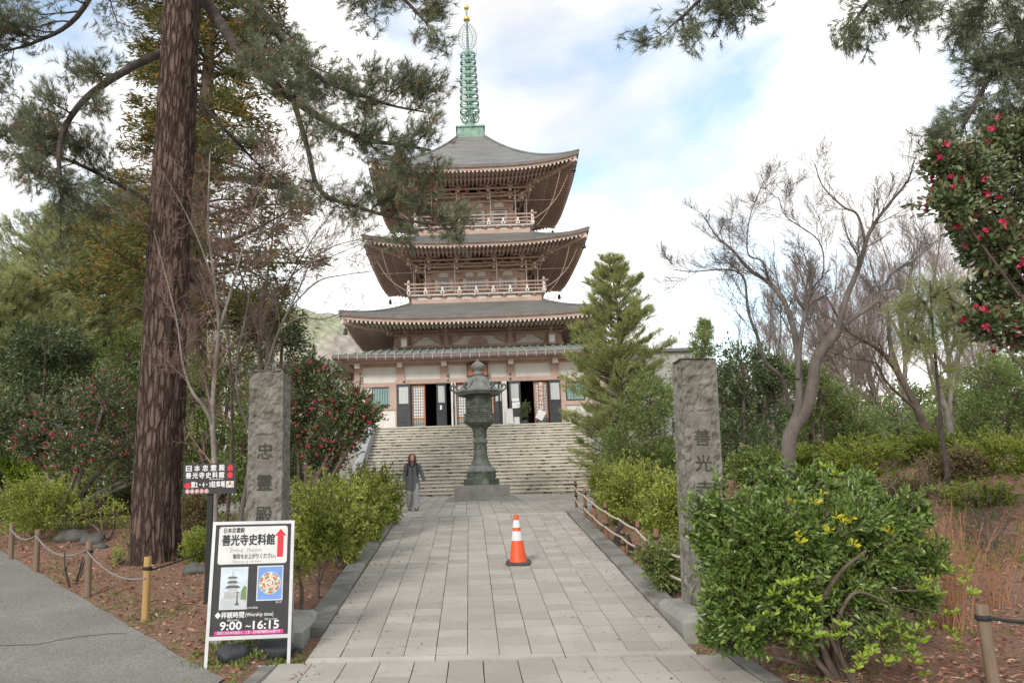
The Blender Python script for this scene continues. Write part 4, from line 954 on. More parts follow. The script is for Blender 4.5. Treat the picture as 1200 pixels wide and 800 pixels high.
mb = MB(); rrect(mb, -bw+0.035, bw-0.035, 0.978, 1.348, -0.0125, 0.025); build_tl(mb, 'white_panel', M['signwhite'], bd)
mb = MB(); y = -0.0155; w = bw
put_text(mb, '日本忠霊殿', 0.055, -w+0.075, 1.308, y, 0.0005, 'LEFT', mi=0, fit=w*0.54)
put_text(mb, '善光寺史料館', 0.118, -w+0.065, 1.207, y, 0.0028, 'LEFT', mi=0, fit=w*1.38)
put_text(mb, 'Zenkoji   Museum', 0.055, -0.07, 1.115, y, 0, 'CENTER', mi=1, fit=w*0.84)
put_text(mb, '階段をお上がりください。', 0.053, 0.03, 1.05, y, 0.0002, 'CENTER', mi=0, fit=w*1.12)
put_text(mb, 'Please go up the stairs.', 0.036, -0.05, 1.003, y, 0, 'CENTER', mi=1, fit=w*0.75)
build_tl(mb, 'panel_lettering', [M['signink'], M['signgrey']], bd)
mb = MB(); ax = w-0.105; V = [(-0.030, 1.04), (0.030, 1.04), (0.030, 1.25), (0.058, 1.25), (0.0, 1.32), (-0.058, 1.25), (-0.030, 1.25)]
mb.add([(ax+a, -0.0155, z) for a, z in V], [[0, 1, 2, 6], ]); mb.add([(ax+a, -0.0155, z) for a, z in V], [[5, 6, 2, 3]]); mb.add([(ax+a, -0.0155, z) for a, z in V], [[5, 3, 4]])
build_tl(mb, 'red_arrow', M['signred'], bd)
# left picture: tower over steps
mb = MB(); x0, x1, z0, z1 = -w+0.075, -0.035, 0.545, 0.95; yy = -0.0125
mb.box(x0, x1, yy, yy+0.002, z0, z1, 0); a0, a1 = x0+0.008, x1-0.008; y = yy-0.002
def pq(V, mi, yo): mb.add([(a0+(a1-a0)*u, yy-0.001-yo, z0+0.008+(z1-z0-0.016)*v) for u, v in V], [list(range(len(V)))], mi)
pq([(0, 0), (1, 0), (1, 1), (0, 1)], 1, 0.0005); pq([(0, 0), (1, 0), (1, 0.22), (0, 0.26)], 3, 0.0010)
for c, wd, zb_, hh in ((0.46, 0.62, 0.50, 0.07), (0.44, 0.46, 0.62, 0.06), (0.44, 0.42, 0.74, 0.05)):
    pq([(c-wd/2, zb_), (c+wd/2, zb_), (c+wd*0.32, zb_+hh), (c-wd*0.32, zb_+hh)], 2, 0.0015); pq([(c-wd*.3, zb_-0.07), (c+wd*.3, zb_-0.07), (c+wd*.3, zb_), (c-wd*.3, zb_)], 5, 0.0014)
pq([(0.43, 0.78), (0.45, 0.78), (0.443, 0.97), (0.437, 0.97)], 2, 0.0016); pq([(0.12, 0.25), (0.82, 0.25), (0.78, 0.42), (0.16, 0.42)], 5, 0.0012)
pq([(0.78, 0.22), (1, 0.2), (1, 0.52), (0.9, 0.56), (0.80, 0.44)], 4, 0.0017); pq([(0.56, 0.08), (0.74, 0.08), (0.68, 0.16), (0.67, 0.38), (0.72, 0.41), (0.58, 0.41), (0.63, 0.38), (0.62, 0.16)], 2, 0.0019)
build_tl(mb, 'tower_picture', [M['signwhite'], M['picsky'], M['picdark'], M['picgrey'], M['picgreen'], M['signgrey']], bd)
# right picture: ring pattern on blue
mb = MB(); x0, x1, z0, z1 = 0.055, w-0.065, 0.62, 0.955; mb.box(x0, x1, yy, yy+0.002, z0, z1, 0); mb.box(x0+0.01, x1-0.01, yy-0.0012, yy-0.0006, z0+0.01, z1-0.01, 1)
cx_, cz_ = (x0+x1)/2, (z0+z1)/2; rr = min(x1-x0, z1-z0)/2-0.02
def disc(cx_, cz_, r, mi, yo, n=20): mb.add([(cx_+r*math.cos(a), yy-yo, cz_+r*math.sin(a)) for a in np.linspace(0, -2*PI, n, endpoint=False)], [list(range(n))], mi)
disc(cx_, cz_, rr, 2, 0.002)
for k in range(26):
    a = k*2*PI/26; disc(cx_+rr*0.84*math.cos(a), cz_+rr*0.84*math.sin(a), rr*(0.10, 0.07, 0.12)[k % 3], (3, 4, 0, 1)[(k*3) % 4], 0.0026, 9)
for k in range(18):
    a = k*2*PI/18+0.2; disc(cx_+rr*0.58*math.cos(a), cz_+rr*0.58*math.sin(a), rr*(0.09, 0.12)[k % 2], (0, 4, 3, 2)[k % 4], 0.003, 9)
disc(cx_, cz_, rr*0.40, 0, 0.0034)
for k in range(9):
    a = k*2*PI/9+0.3; disc(cx_+rr*0.26*math.cos(a), cz_+rr*0.26*math.sin(a), rr*0.085, (3, 2, 4)[k % 3], 0.0038, 8)
disc(cx_, cz_, rr*0.10, 2, 0.004, 10)
build_tl(mb, 'ring_picture', [M['signwhite'], M['signblue'], M['picsand'], M['signred'], M['picgreen']], bd)
mb = MB(); y = -0.013
put_text(mb, '日本忠霊殿', 0.022, 0.02, 0.555, y, 0, 'CENTER'); put_text(mb, '善光寺', 0.02, w-0.10, 0.60, y, 0, 'CENTER')
put_text(mb, '◆拝観時間', 0.062, -w+0.04, 0.490, y, 0.0014, 'LEFT', fit=w*0.74); put_text(mb, '(Worship time)', 0.050, -w*0.12, 0.492, y, 0.0006, 'LEFT', fit=w*0.72)
put_text(mb, '開館 (OPEN)', 0.022, -w+0.22, 0.444, y, 0.0001, fit=w*0.30); put_text(mb, '閉館 (CLOSED)', 0.022, w-0.17, 0.444, y, 0.0001, fit=w*0.32)
put_text(mb, '9:00', 0.108, -w+0.20, 0.390, y, 0.0030, 'CENTER', fit=w*0.55); put_text(mb, '~', 0.10, -0.01, 0.388, y, 0.001, 'CENTER', fit=w*0.13); put_text(mb, '16:15', 0.108, w-0.225, 0.390, y, 0.0030, 'CENTER', fit=w*0.66)
mb_ = build_tl(mb, 'board_lettering', M['glyph'], bd)
mb = MB(); rrect(mb, -w+0.045, w-0.045, 0.309, 0.347, y+0.001, 0.004); build_tl(mb, 'magenta_strip', M['signpink'], bd)
mb = MB(); put_text(mb, '拝観には日本忠霊殿の、三堂・史料館拝観券が必要です', 0.031, 0, 0.328, y-0.001, 0.0002, 'CENTER', fit=w*1.62); build_tl(mb, 'strip_lettering', M['glyph'], bd)
mb = MB(); T = tl([(0, 0, H_-0.03)])[0]
for s in (-1, 1): mb.beam((s*(h2-0.02), T[1]+0.02, T[2]), (s*(h2-0.0), T[1]+0.36, 0.0), 0.028, 0.028)
mb.beam((-h2+0.01, T[1]+0.24, 0.35), (h2-0.01, T[1]+0.24, 0.35), 0.025, 0.025)
mb.build('rear_frame', M['alu'], sg, world=False)
# two sandbags holding it down
def sandbag(px, py, l, w_, h, rz, label):
    b = gp(px, py); th = MB(); nu, nv = 28, 16; G = []
    for i in range(nv+1):
        v = -PI/2 + PI*i/nv; row = []
        for j in range(nu+1):
            u = 2*PI*j/nu; sx = abs(math.cos(u))**0.7*math.copysign(1, math.cos(u)); sy = abs(math.sin(u))**0.7*math.copysign(1, math.sin(u)); c = abs(math.cos(v))**0.6
            p = Vector((l/2*sx*c, w_/2*sy*c, h/2*math.sin(v)+h*0.42)); p += p.normalized()*(0.022*noise.noise(p*14)+0.012*noise.noise(p*38)); p.z = max(p.z, -0.01); row.append(p[:])
        G.append(row)
    th.grid(G, 0, True); th.tube([(l/2-0.03, 0, h*0.45), (l/2+0.03, 0.0, h*0.5), (l/2+0.07, 0.02, h*0.3)], [0.03, 0.015, 0.03], 7)
    o = th.build('sandbag', M['sack'], None); o.location = b; o.rotation_euler = (0, 0, rz); tag(o, label, 'sandbag', 'sandbags behind the notice board')
sandbag(273, 774, 0.30, 0.24, 0.17, 0.5, 'smaller black sandbag lying under the left half of the notice board')
sandbag(318, 771, 0.46, 0.27, 0.18, 0.1, 'larger black sandbag lying under the right half of the notice board')

# ------------------------------------------------------------------ small black direction sign on a post
p0 = at(247, 705, 10.0); zg = terrain(p0[0], 10.0); c = at(246.5, 560.5, 10.0); cL = at(215.5, 561, 10.0); cR = at(277, 560, 10.0); cT = at(247, 543, 10.0); cB = at(247, 578.5, 10.0)
ds = thing('direction_sign', (float(c[0]), 10.0, float(zg)), 'small black direction sign with white characters and red arrows on a black post', 'sign')
dw = (cR[0]-cL[0])/2; z0, z1 = cB[2]-zg, cT[2]-zg; hh = z1-z0
mb = MB(); mb.box(-0.035, 0.035, -0.0, 0.05, -0.2, z1-0.04); mb.build('post', M['black'], ds, world=False)
mb = MB(); mb.box(-dw, dw, -0.03, -0.005, z0, z1); pl = mb.build('sign_plate', M['signblack'], ds, world=False)
mb = MB(); y = -0.033; zz = lambda f: z1 - hh*f
for i, ch in enumerate('日本忠霊殿'): put_text(mb, ch, 0.083, -dw*0.80+i*dw*0.315, zz(0.16), y, 0.0024, fit=0.072)
for i, ch in enumerate('善光寺史料館'): put_text(mb, ch, 0.083, -dw*0.80+i*dw*0.252, zz(0.395), y, 0.0024, fit=0.068)
put_text(mb, '第2・4・5駐車場', 0.083, -dw*0.70, zz(0.70), y, 0.0022, 'LEFT', fit=dw*1.28)
mb.box(0.0*dw, 0.52*dw, y, y+0.002, zz(0.525), zz(0.51))
mb.build('sign_lettering', M['glyph'], pl, world=False)
mb = MB()
for zc in (0.14, 0.38):
    mb = MB(); cx_ = dw*0.78; a = 0.04; V = [(-a*.8, -a), (a*.8, -a), (a*.8, 0), (a*1.05, 0), (0, a), (-a*1.05, 0), (-a*.8, 0)]; mb.add([(cx_+p, y, zz(zc)+q) for p, q in V], [[0, 1, 2, 6]]); mb.add([(cx_+p, y, zz(zc)+q) for p, q in V], [[5, 3, 4]]); mb.build('red_arrow', M['signred'], pl, world=False)
mb = MB(); cx_ = -dw*0.84; a = 0.04; V = [(-a, 0), (0, -a*1.05), (0, -a*.8), (a, -a*.8), (a, a*.8), (0, a*.8), (0, a*1.05)]; P = [(cx_+p, y, zz(0.71)+q) for p, q in V]; mb.add(P, [[0, 1, 6]]); mb.add(P, [[2, 3, 4, 5]])
mb.build('red_arrow', M['signred'], pl, world=False)
mb = MB()
def disc2(cx_, cz_, r, mi, y_, n=16): mb.add([(cx_+r*math.cos(t_), y_, cz_+r*math.sin(t_)) for t_ in np.linspace(0, -2*PI, n, endpoint=False)], [list(range(n))], mi)
for i in range(5): mb = MB(); cx_ = -dw*0.82 + i*dw*0.18; disc2(cx_, zz(0.90), 0.027, 0, y); disc2(cx_, zz(0.90), 0.021, 1, y-0.0015); disc2(cx_, zz(0.90), 0.012, 0, y-0.003, 10); mb.build('round_symbol', [M['glyph'], M['signred'], M['signgrey']], pl, world=False)
mb = MB()
cx_ = dw*0.78; mb.box(cx_-0.05, cx_+0.05, y, y+0.002, zz(0.80), zz(0.59), 0); mb.box(cx_-0.012, cx_+0.012, y-0.0012, y-0.0006, zz(0.72), zz(0.61), 1)
for dx in (-0.03, 0.03): mb.box(cx_+dx-0.010, cx_+dx+0.010, y-0.0012, y-0.0006, zz(0.77), zz(0.66), 2)
mb.build('vehicle_symbol', [M['glyph'], M['signred'], M['signgrey']], pl, world=False)

# ------------------------------------------------------------------ inscribed stone pillars
def pillar(name, base, wd, dp, H, chars, csize, ctop, label, seed, relief_h, rot=0.0, lean=(0, 0), step=0.3):
    t = thing(name, (float(base[0]), float(base[1]), float(base[2])), label, 'stone pillar', 'inscribed stone pillars flanking the path', rot=(lean[0], lean[1], rot))
    nx, nz = 26, 190; mb = MB(); hx, hy = wd/2, dp/2
    def disp(u, z, hw, front):
        d = 0.012*noise.noise(Vector((u*9+seed, z*9, seed))) + 0.007*noise.noise(Vector((u*28, z*28, seed)))
        e = abs(u)/hw; f = (H-z)
        carved = (f < relief_h) or e > 0.56 or not front
        if carved and e < 0.93:
            d += 0.030*(noise.noise(Vector((u*13+seed, z*11, 2.5*seed))) ) + 0.016*noise.noise(Vector((u*30, z*24, seed))) - 0.004
        if not carved: d -= 0.012; d *= 0.6
        if z > H-0.03: d -= 0.02
        return d
    faces = [((-hx, -hy), (hx, -hy), (0, -1), hx, True), ((hx, -hy), (hx, hy), (1, 0), hy, False), ((hx, hy), (-hx, hy), (0, 1), hx, False), ((-hx, hy), (-hx, -hy), (-1, 0), hy, False)]
    zs = np.linspace(-0.05, H, nz)
    for a, b, nn, hw, fr in faces:
        G = []
        for z in zs:
            row = []
            for i in range(nx+1):
                s = i/nx; u = (s*2-1)*hw; d = disp(u, z, hw, fr) * (1 if 0.02 < s < 0.98 else 0.0); x = a[0]*(1-s)+b[0]*s; y = a[1]*(1-s)+b[1]*s
                k = 1 - 0.02*z/H; row.append((x*k + nn[0]*d, y*k + nn[1]*d, z))
            G.append(row)
        mb.grid(G, 0, False)
    G = [[(hx*0.98*u, hy*0.98*v, H + 0.015*noise.noise(Vector((u*3, v*3, seed))) - (0.0 if max(abs(u), abs(v)) > 0.99 else -0.01)) for u in np.linspace(-1, 1, 14)] for v in np.linspace(-1, 1, 14)]
    for i in range(14):
        for j in range(14):
            if i in (0, 13) or j in (0, 13): G[i][j] = (G[i][j][0], G[i][j][1], H)
    mb.grid(G, 0, False)
    sh = mb.build('shaft', M['pillar'], t, world=False)
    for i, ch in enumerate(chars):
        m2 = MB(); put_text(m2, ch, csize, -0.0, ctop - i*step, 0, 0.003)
        m2.V = [v + np.array([0, -hy*(1-0.02*ctop/H) + 0.0005, 0]) for v in m2.V]; m2.build('cut_shade_character', M['carved'], sh, world=False)  # flat glyphs laid on the face; shade of the cuts is in their colour
    return t
def plinth(name, x0, x1, y0, y1, z0, h, label):
    t = thing(name, ((x0+x1)/2, (y0+y1)/2, z0), label, 'plinth', 'stone plinths under the pillars')
    mb = MB(); mb.box(x0, x1, y0, y1, z0-0.2, z0+h*0.62); c = 0.09
    V = [(x0, y0, z0+h*.62), (x1, y0, z0+h*.62), (x1, y1, z0+h*.62), (x0, y1, z0+h*.62), (x0+c, y0+c, z0+h), (x1-c, y0+c, z0+h), (x1-c, y1-c, z0+h), (x0+c, y1-c, z0+h)]
    mb.add(V, [[0, 1, 5, 4], [1, 2, 6, 5], [2, 3, 7, 6], [3, 0, 4, 7], [4, 5, 6, 7]]); mb.build('base_stone', M['granite'], t); return t
lp = at(307.5, 600, 9.0); L0 = terrain(-2.6, 8.8); top = at(313, 434, 9.0)
PLH = 0.24
plinth('pillar_plinth', -2.80, -1.83, 8.45, 9.6, gz(8.4), 0.20, 'low worn stone plinth beside the path behind the notice board')
zb = gz(8.4)+0.22
pillar('stone_pillar', (at(307.5, 690, 9.0)[0]+0.0, 9.2, zb), 0.41, 0.40, top[2]-zb, '忠靈殿', 0.20, (at(310, 530, 9.0)[2]-zb), 'grey stone pillar carved with three characters, behind the A-frame notice board', 3.1, 0.75, step=0.36)
rt = at(829, 420, 9.0); rb = at(828, 700, 9.0)
plinth('pillar_plinth', 2.15, 3.05, 8.40, 9.6, gz(8.5), 0.22, 'chamfered stone plinth at the path edge beside the big glossy shrub')
zb = gz(8.5)+0.24
pillar('stone_pillar', (at(829, 705, 9.0)[0]+0.02, 9.15, zb), 0.42, 0.40, rt[2]-zb, '善光寺', 0.20, at(829, 514, 9.0)[2]-zb, 'grey stone pillar with rough capped top rising out of the big green shrub', 7.7, 0.62, lean=(0, 0.034), step=0.29)

# ------------------------------------------------------------------ bronze lantern on stone base
LX, LY = at(564, 560, 26.0)[0], 26.0; LZ = gz(25.6)
ln = thing('bronze_lantern', (float(LX), LY, float(LZ)), 'tall green bronze lantern with curled roof scrolls on a stone base before the steps', 'lantern')
mb = MB(); mb.box(LX-1.10, LX+1.10, LY-1.0, LY+1.0, LZ-0.1, LZ+0.12); mb.build('base_slab', M['granite'], ln)
mb = MB(); mb.box(LX-0.90, LX+0.90, LY-0.82, LY+0.82, LZ+0.12, LZ+0.50)
for x in (-0.35, 0.42): mb.box(LX+x, LX+x+0.012, LY-0.823, LY-0.819, LZ+0.13, LZ+0.5)
mb.build('base_block', M['granite'], ln)
px2z = lambda py: float(at(564, py, 26.0)[2]-LZ)
def oct8(mb, prof, mi=0, n=8, sm=False): mb.lathe([(r, LZ+z) for r, z in prof], n, (LX, LY, 0), mi, sm, rot=PI/8)
mb = MB(); oct8(mb, [(0.74, 0.50), (0.74, 0.74), (0.70, 0.76), (0.60, 0.78), (0.60, 1.0), (0.63, 1.01), (0.63, 1.06), (0.58, 1.08)])
for k in range(8):
    a = k*PI/4; c_, s_ = math.cos(a), math.sin(a); r = 0.60*math.cos(PI/8)+0.004
    for e in (-0.11, 0.11): mb.tube(catmull([(LX+c_*r - s_*(e+q), LY+s_*r + c_*(e+q), LZ+z) for q, z in ((-0.07, 0.85), (0, 0.93), (0.07, 0.87), (0.0, 0.84))], 4), 0.016, 5)
mb.build('pedestal', M['bronze'], ln)
mb = MB(); mb.lathe([(0.56, LZ+1.06), (0.54, LZ+1.14), (0.44, LZ+1.26), (0.40, LZ+1.30)], 64, (LX, LY, 0), mod=lambda th: 1+0.05*np.abs(np.sin(th*8))); mb.build('lotus_petals', M['bronzegrey'], ln)
mb = MB(); prof = [(0.42, 1.28), (0.40, 1.36), (0.34, 1.46), (0.29, 1.62), (0.262, 1.82), (0.25, 2.05), (0.25, 2.22), (0.285, 2.25), (0.295, 2.29), (0.285, 2.33), (0.25, 2.36), (0.25, 2.52), (0.265, 2.72), (0.30, 2.86), (0.36, 2.95)]
mb.lathe([(r, LZ+z) for r, z in prof], 32, (LX, LY, 0))
for k in range(6):
    a = k*PI/3-PI/2
    for zz_, ww in ((2.05, 0.10), (2.60, 0.10)):
        r = 0.262 if zz_ < 2.3 else 0.27
        q = [(LX+(r+0.005)*math.cos(a+u), LY+(r+0.005)*math.sin(a+u), LZ+zz_+v) for u, v in ((-.25, -.08), (0, .08), (.22, -.04), (-.1, -.02), (.2, .06))]; mb.tube(catmull(q, 3), 0.018, 5)
mb.build('post', M['bronze'], ln)
mb = MB(); mb.lathe([(0.34, LZ+2.92), (0.46, LZ+3.02), (0.60, LZ+3.12), (0.62, LZ+3.18), (0.5, LZ+3.2)], 64, (LX, LY, 0), mod=lambda th: 1+0.045*np.abs(np.sin(th*6)))
oct8(mb, [(0.60, 3.18), (0.66, 3.20), (0.66, 3.24), (0.63, 3.25), (0.63, 3.45), (0.66, 3.46), (0.66, 3.50), (0.55, 3.52)], n=6)
for k in range(6):
    a = k*PI/3+PI/6+PI/8; r = 0.63*math.cos(PI/6)+0.005; c_, s_ = math.cos(a), math.sin(a)
    mb.tube(catmull([(LX+c_*r - s_*e, LY+s_*r + c_*e, LZ+z) for e, z in ((-0.2, 3.30), (-0.1, 3.40), (0.0, 3.32), (0.1, 3.40), (0.2, 3.30))], 4), 0.018, 5)
mb.build('platform', M['bronze'], ln)
mb = MB(); oct8(mb, [(0.53, 3.50), (0.53, 4.36)], n=6); cf = mb.build('fire_chamber', M['bronze'], ln)
mb = MB()
for k in range(6):
    a = k*PI/3+PI/8+PI/6; c_, s_ = math.cos(a), math.sin(a); r = 0.53*math.cos(PI/6)
    def pp(e, z, o=0.0): return (LX+c_*(r+o) - s_*e, LY+s_*(r+o) + c_*e, LZ+z)
    for e in (-0.21, 0.21): mb.beam(pp(e, 3.54, 0.015), pp(e, 4.34, 0.015), 0.035, 0.03, up=(c_, s_, 0))
    for z in (3.56, 4.32, 3.74): mb.beam(pp(-0.22, z, 0.015), pp(0.22, z, 0.015), 0.03, 0.035)
    mb.tube([pp(0.12*math.cos(t_), 4.03+0.19*math.sin(t_), 0.012) for t_ in np.linspace(0, 2*PI, 17)], 0.016, 5)
    mb.tube([pp(0.07*math.cos(t_), 4.00+0.09*math.sin(t_), 0.012) for t_ in np.linspace(0, 2*PI, 11)], 0.02, 5)
    v = k*PI/3+PI/8; mb.tube([(LX+0.54*math.cos(v), LY+0.54*math.sin(v), LZ+3.5), (LX+0.54*math.cos(v), LY+0.54*math.sin(v), LZ+4.38)], 0.035, 6)
mb.build('chamber_ornament', M['bronze'], cf)
mb = MB(); R6 = PI/8
mb.lathe([(0.56, LZ+4.33), (0.80, LZ+4.36), (0.90, LZ+4.42), (0.92, LZ+4.47), (0.80, LZ+4.53), (0.60, LZ+4.64), (0.47, LZ+4.80), (0.39, LZ+4.97), (0.32, LZ+5.08), (0.20, LZ+5.14), (0.14, LZ+5.16)], 48, (LX, LY, 0), mod=lambda th: 1+0.06*np.cos(6*th))
for k in range(60):
    t_ = k*2*PI/60; mb.obox((LX+0.80*math.cos(t_), LY+0.80*math.sin(t_), LZ+4.34), (0.06*math.cos(t_), 0.06*math.sin(t_), 0), (-0.018*math.sin(t_), 0.018*math.cos(t_), 0), (0, 0, 0.03))
rfn = mb.build('lantern_roof', M['bronzegrey'], ln)
for k in range(6):
    t_ = k*PI/3; c_, s_ = math.cos(t_), math.sin(t_); mb = MB()
    q = catmull([(LX+c_*r, LY+s_*r, LZ+z) for r, z in ((0.45, 4.88), (0.70, 4.60), (0.90, 4.50), (1.06, 4.56), (1.10, 4.68), (1.02, 4.76), (0.93, 4.71), (0.96, 4.63))], 5)
    mb.tube(q, np.linspace(0.03, 0.045, len(q)), 8); mb.build('scroll', M['bronze'], rfn)
mb = MB(); mb.lathe([(0.16, LZ+5.14), (0.21, LZ+5.20), (0.24, LZ+5.28), (0.12, LZ+5.32), (0.10, LZ+5.35), (0.22, LZ+5.43), (0.265, LZ+5.53), (0.25, LZ+5.63), (0.17, LZ+5.72), (0.07, LZ+5.79), (0.03, LZ+5.86), (0.0, LZ+5.92)], 32, (LX, LY, 0)); mb.build('finial', M['bronzegrey'], ln)

for o in ln.children:
    if not o.name.startswith('base_'): o.scale = (0.86, 0.86, 0.785); o.location = (0, 0, 0.5*(1-0.785))
# ------------------------------------------------------------------ traffic cone
c = gp(607.5, 660, zf=lambda x, y: gz(y)+0.012)
M['coneorange'] = surf('orange_cone_plastic', [(0.62, 0.075, 0.02), (0.80, 0.10, 0.022)], 6, 0.5, 0.05, stain=(5, (1, 1, 0.5), 0.52, 0.72, (0.30, 0.10, 0.06), 0.5)); M['conewhite'] = surf('reflective_white_band', [(0.62, 0.62, 0.62), (0.78, 0.78, 0.78)], 9, 0.4, 0.05, stretch=(1, 1, 0.4)); M['rubber'] = surf('dusty_black_rubber', [(0.04, 0.04, 0.04), (0.09, 0.085, 0.08)], 8, 0.85, 0.2)
cn = thing('traffic_cone', tuple(float(v) for v in c), 'orange and white striped traffic cone with black base standing on the paving', 'traffic cone', rot=(math.atan(0.0956), 0, math.radians(-8)))
mb = MB(); hw = 0.19; n = 24; pr = []
def sq(r, z, e=0.72):
    P = []
    for k in range(n*2): a = 2*PI*k/(n*2); P.append((r*abs(math.cos(a))**e*math.copysign(1, math.cos(a)), r*abs(math.sin(a))**e*math.copysign(1, math.sin(a)), z))
    return P
R_ = [sq(hw, 0.0, .5), sq(hw, 0.03, .5), sq(hw-0.01, 0.04, .5), sq(0.135, 0.045, 1.0)]
for a, b in zip(R_[:-1], R_[1:]): mb.add(a+b, [[i, (i+1) % 48, 48+(i+1) % 48, 48+i] for i in range(48)])
mb.build('cone_base', M['rubber'], cn, world=False)
def conering(z0, z1, off, m, name, par):
    mb = MB(); r = lambda z: 0.128 - (0.128-0.032)*(z-0.045)/0.70 + off; mb.lathe([(r(z0), z0), (r(z1), z1)], 32); return mb.build(name, m, par, world=False)
mb = MB(); mb.lathe([(0.145, 0.042), (0.128, 0.06), (0.034, 0.735), (0.030, 0.745), (0.022, 0.745), (0.020, 0.70)], 32); cb = mb.build('cone_body', M['coneorange'], cn, world=False)
conering(0.36, 0.50, 0.0035, M['conewhite'], 'reflective_band', cb); conering(0.555, 0.665, 0.0035, M['conewhite'], 'reflective_band', cb)

# ------------------------------------------------------------------ rope fences
def stake(px, py, top_py, r, mat, label, group, name='fence_post', rope_at=()):
    b = gp(px, py); t = at(px, top_py, b[1]); h = float(t[2]-b[2]); T = thing(name, tuple(float(v) for v in b), label, 'post', group)
    mb = MB(); rg_ = random.Random(int(px*7)); dx, dy = rg_.uniform(-.02, .02), rg_.uniform(-.02, .02)
    mb.tube([(0, 0, -0.15), (0, 0, 0), (dx*0.5, dy*.5, h*0.5), (dx, dy, h-0.012), (dx, dy, h)], [r, r, r*0.97, r*0.96, r*0.82], 12); mb.build('stake', mat, T, world=False)
    for f in rope_at:
        m2 = MB(); m2.lathe([(r+0.004, h*f-0.02), (r+0.011, h*f-0.012), (r+0.011, h*f+0.012), (r+0.004, h*f+0.02)], 12, (dx*f, dy*f, 0)); m2.build('cord_knot', M['ropeblack'], T, world=False)
    return np.array([b[0]+dx, b[1]+dy, b[2]]), h
def rope(P, mat, r, label, group, sag=0.05, name='rope'):
    mb = MB(); Q = []
    for a, b in zip(P[:-1], P[1:]):
        for t in np.arange(10)/10: Q.append(a*(1-t)+b*t - np.array([0, 0, 4*sag*t*(1-t)*np.linalg.norm(b-a)/1.5]))
    Q.append(P[-1]); mb.tube(Q, r, 7); o = mb.build(name, mat, None); tag(o, label, 'rope', group); return o
posts = [(675.9, 597.5, 563), (686.4, 613.4, 572), (698, 625.5, 587), (711.3, 638.8, 588), (731.5, 652.5, 621), (749.5, 667.5, 610), (772.5, 694.5, 619), (808.5, 714, 652)]
names = ['fence post farthest along the right-hand path edge, beside the plaza', 'second farthest reddish post of the path rope fence', 'third farthest reddish post of the path rope fence', 'fourth reddish post of the path rope fence counting from the plaza', 'short reddish post of the path fence in front of old stumps', 'post of the path rope fence just past the short one, nearer the camera', 'thick reddish post, second nearest of the path rope fence', 'reddish post at the corner of the right stone pillar plinth']
PB = []
for (x, yb, yt), nm in zip(posts, names): PB.append(stake(x, yb, yt, 0.035, M['woodred'], nm, 'posts of the rope fence along the path', rope_at=(0.85, 0.48)))
rope([b+np.array([-0.035, 0, 0.60]) for b, h in PB], M['rope'], 0.017, 'upper pale rope strung along the posts right of the path', 'ropes of the path fence', 0.03)
rope([b+np.array([-0.035, 0, 0.33]) for b, h in PB], M['rope'], 0.017, 'lower pale rope strung along the posts right of the path', 'ropes of the path fence', 0.03)
# stumps behind the fence
for px, py, r, h, lb in ((722, 640, 0.07, 0.45, 'dark weathered stump behind the path rope fence, taller one'), (739, 652, 0.05, 0.36, 'dark weathered stump behind the path rope fence, shorter one')):
    b = gp(px, py); mb = MB(); q = wiggle((0, 0, -0.1), (0.05, 0, 1), h+0.1, np.random.default_rng(int(px)), 6, 0.08); mb.tube(q, np.linspace(r*1.1, r*0.6, len(q)), 10)
    o = mb.build('tree_stump', M['barkdark'], None); o.location = b; tag(o, lb, 'stump', 'stumps behind the rope fence')
lposts = [(12.5, 657, 612, 'wood'), (42, 672, 620, 'wood'), (102.5, 700, 634, 'wood'), (170, 728, 652, 'woodyellow')]
ln_ = ['grey wooden post at the far left by the shrub, farthest from the camera', 'grey wooden post in the mulch, second from the left frame edge', 'grey wooden post with dark cord knot, left of the yellow post', 'yellowish new wooden post nearest the notice board']
LB = []
for (x, yb, yt, mt), nm in zip(lposts, ln_): LB.append(stake(x, yb, yt, 0.045, M[mt], nm, 'posts of the rope fence on the left', rope_at=(0.82,) if x > 60 else ()))
rope([b+np.array([0, -0.05, h*0.86]) for b, h in LB[:3]], M['ropegrey'], 0.014, 'sagging grey rope between the three grey posts on the left', 'ropes of the left fence', 0.11)
rope([LB[2][0]+np.array([0, -0.05, 0.62]), LB[3][0]+np.array([0, -0.05, 0.50])], M['ropegrey'], 0.012, 'grey rope from the knotted post to the yellow post', 'ropes of the left fence', 0.10)
e = gp(243, 690); rope([LB[3][0]+np.array([0, 0.05, 0.58]), np.array([e[0], e[1], e[2]+0.52])], M['ropeblack'], 0.011, 'thin dark cord from the yellow post to behind the notice board', 'ropes of the left fence', 0.015, 'cord')
b, h = stake(1166, 812, 708, 0.045, M['wood'], 'split grey wooden post at the lower right corner with dark cord', None, rope_at=(0.85,))
rope([b+np.array([0, -0.05, h*0.86]), b+np.array([1.3, -0.1, h*0.78])], M['ropeblack'], 0.014, 'black cord leaving the post at the lower right corner', None, 0.05, 'cord')

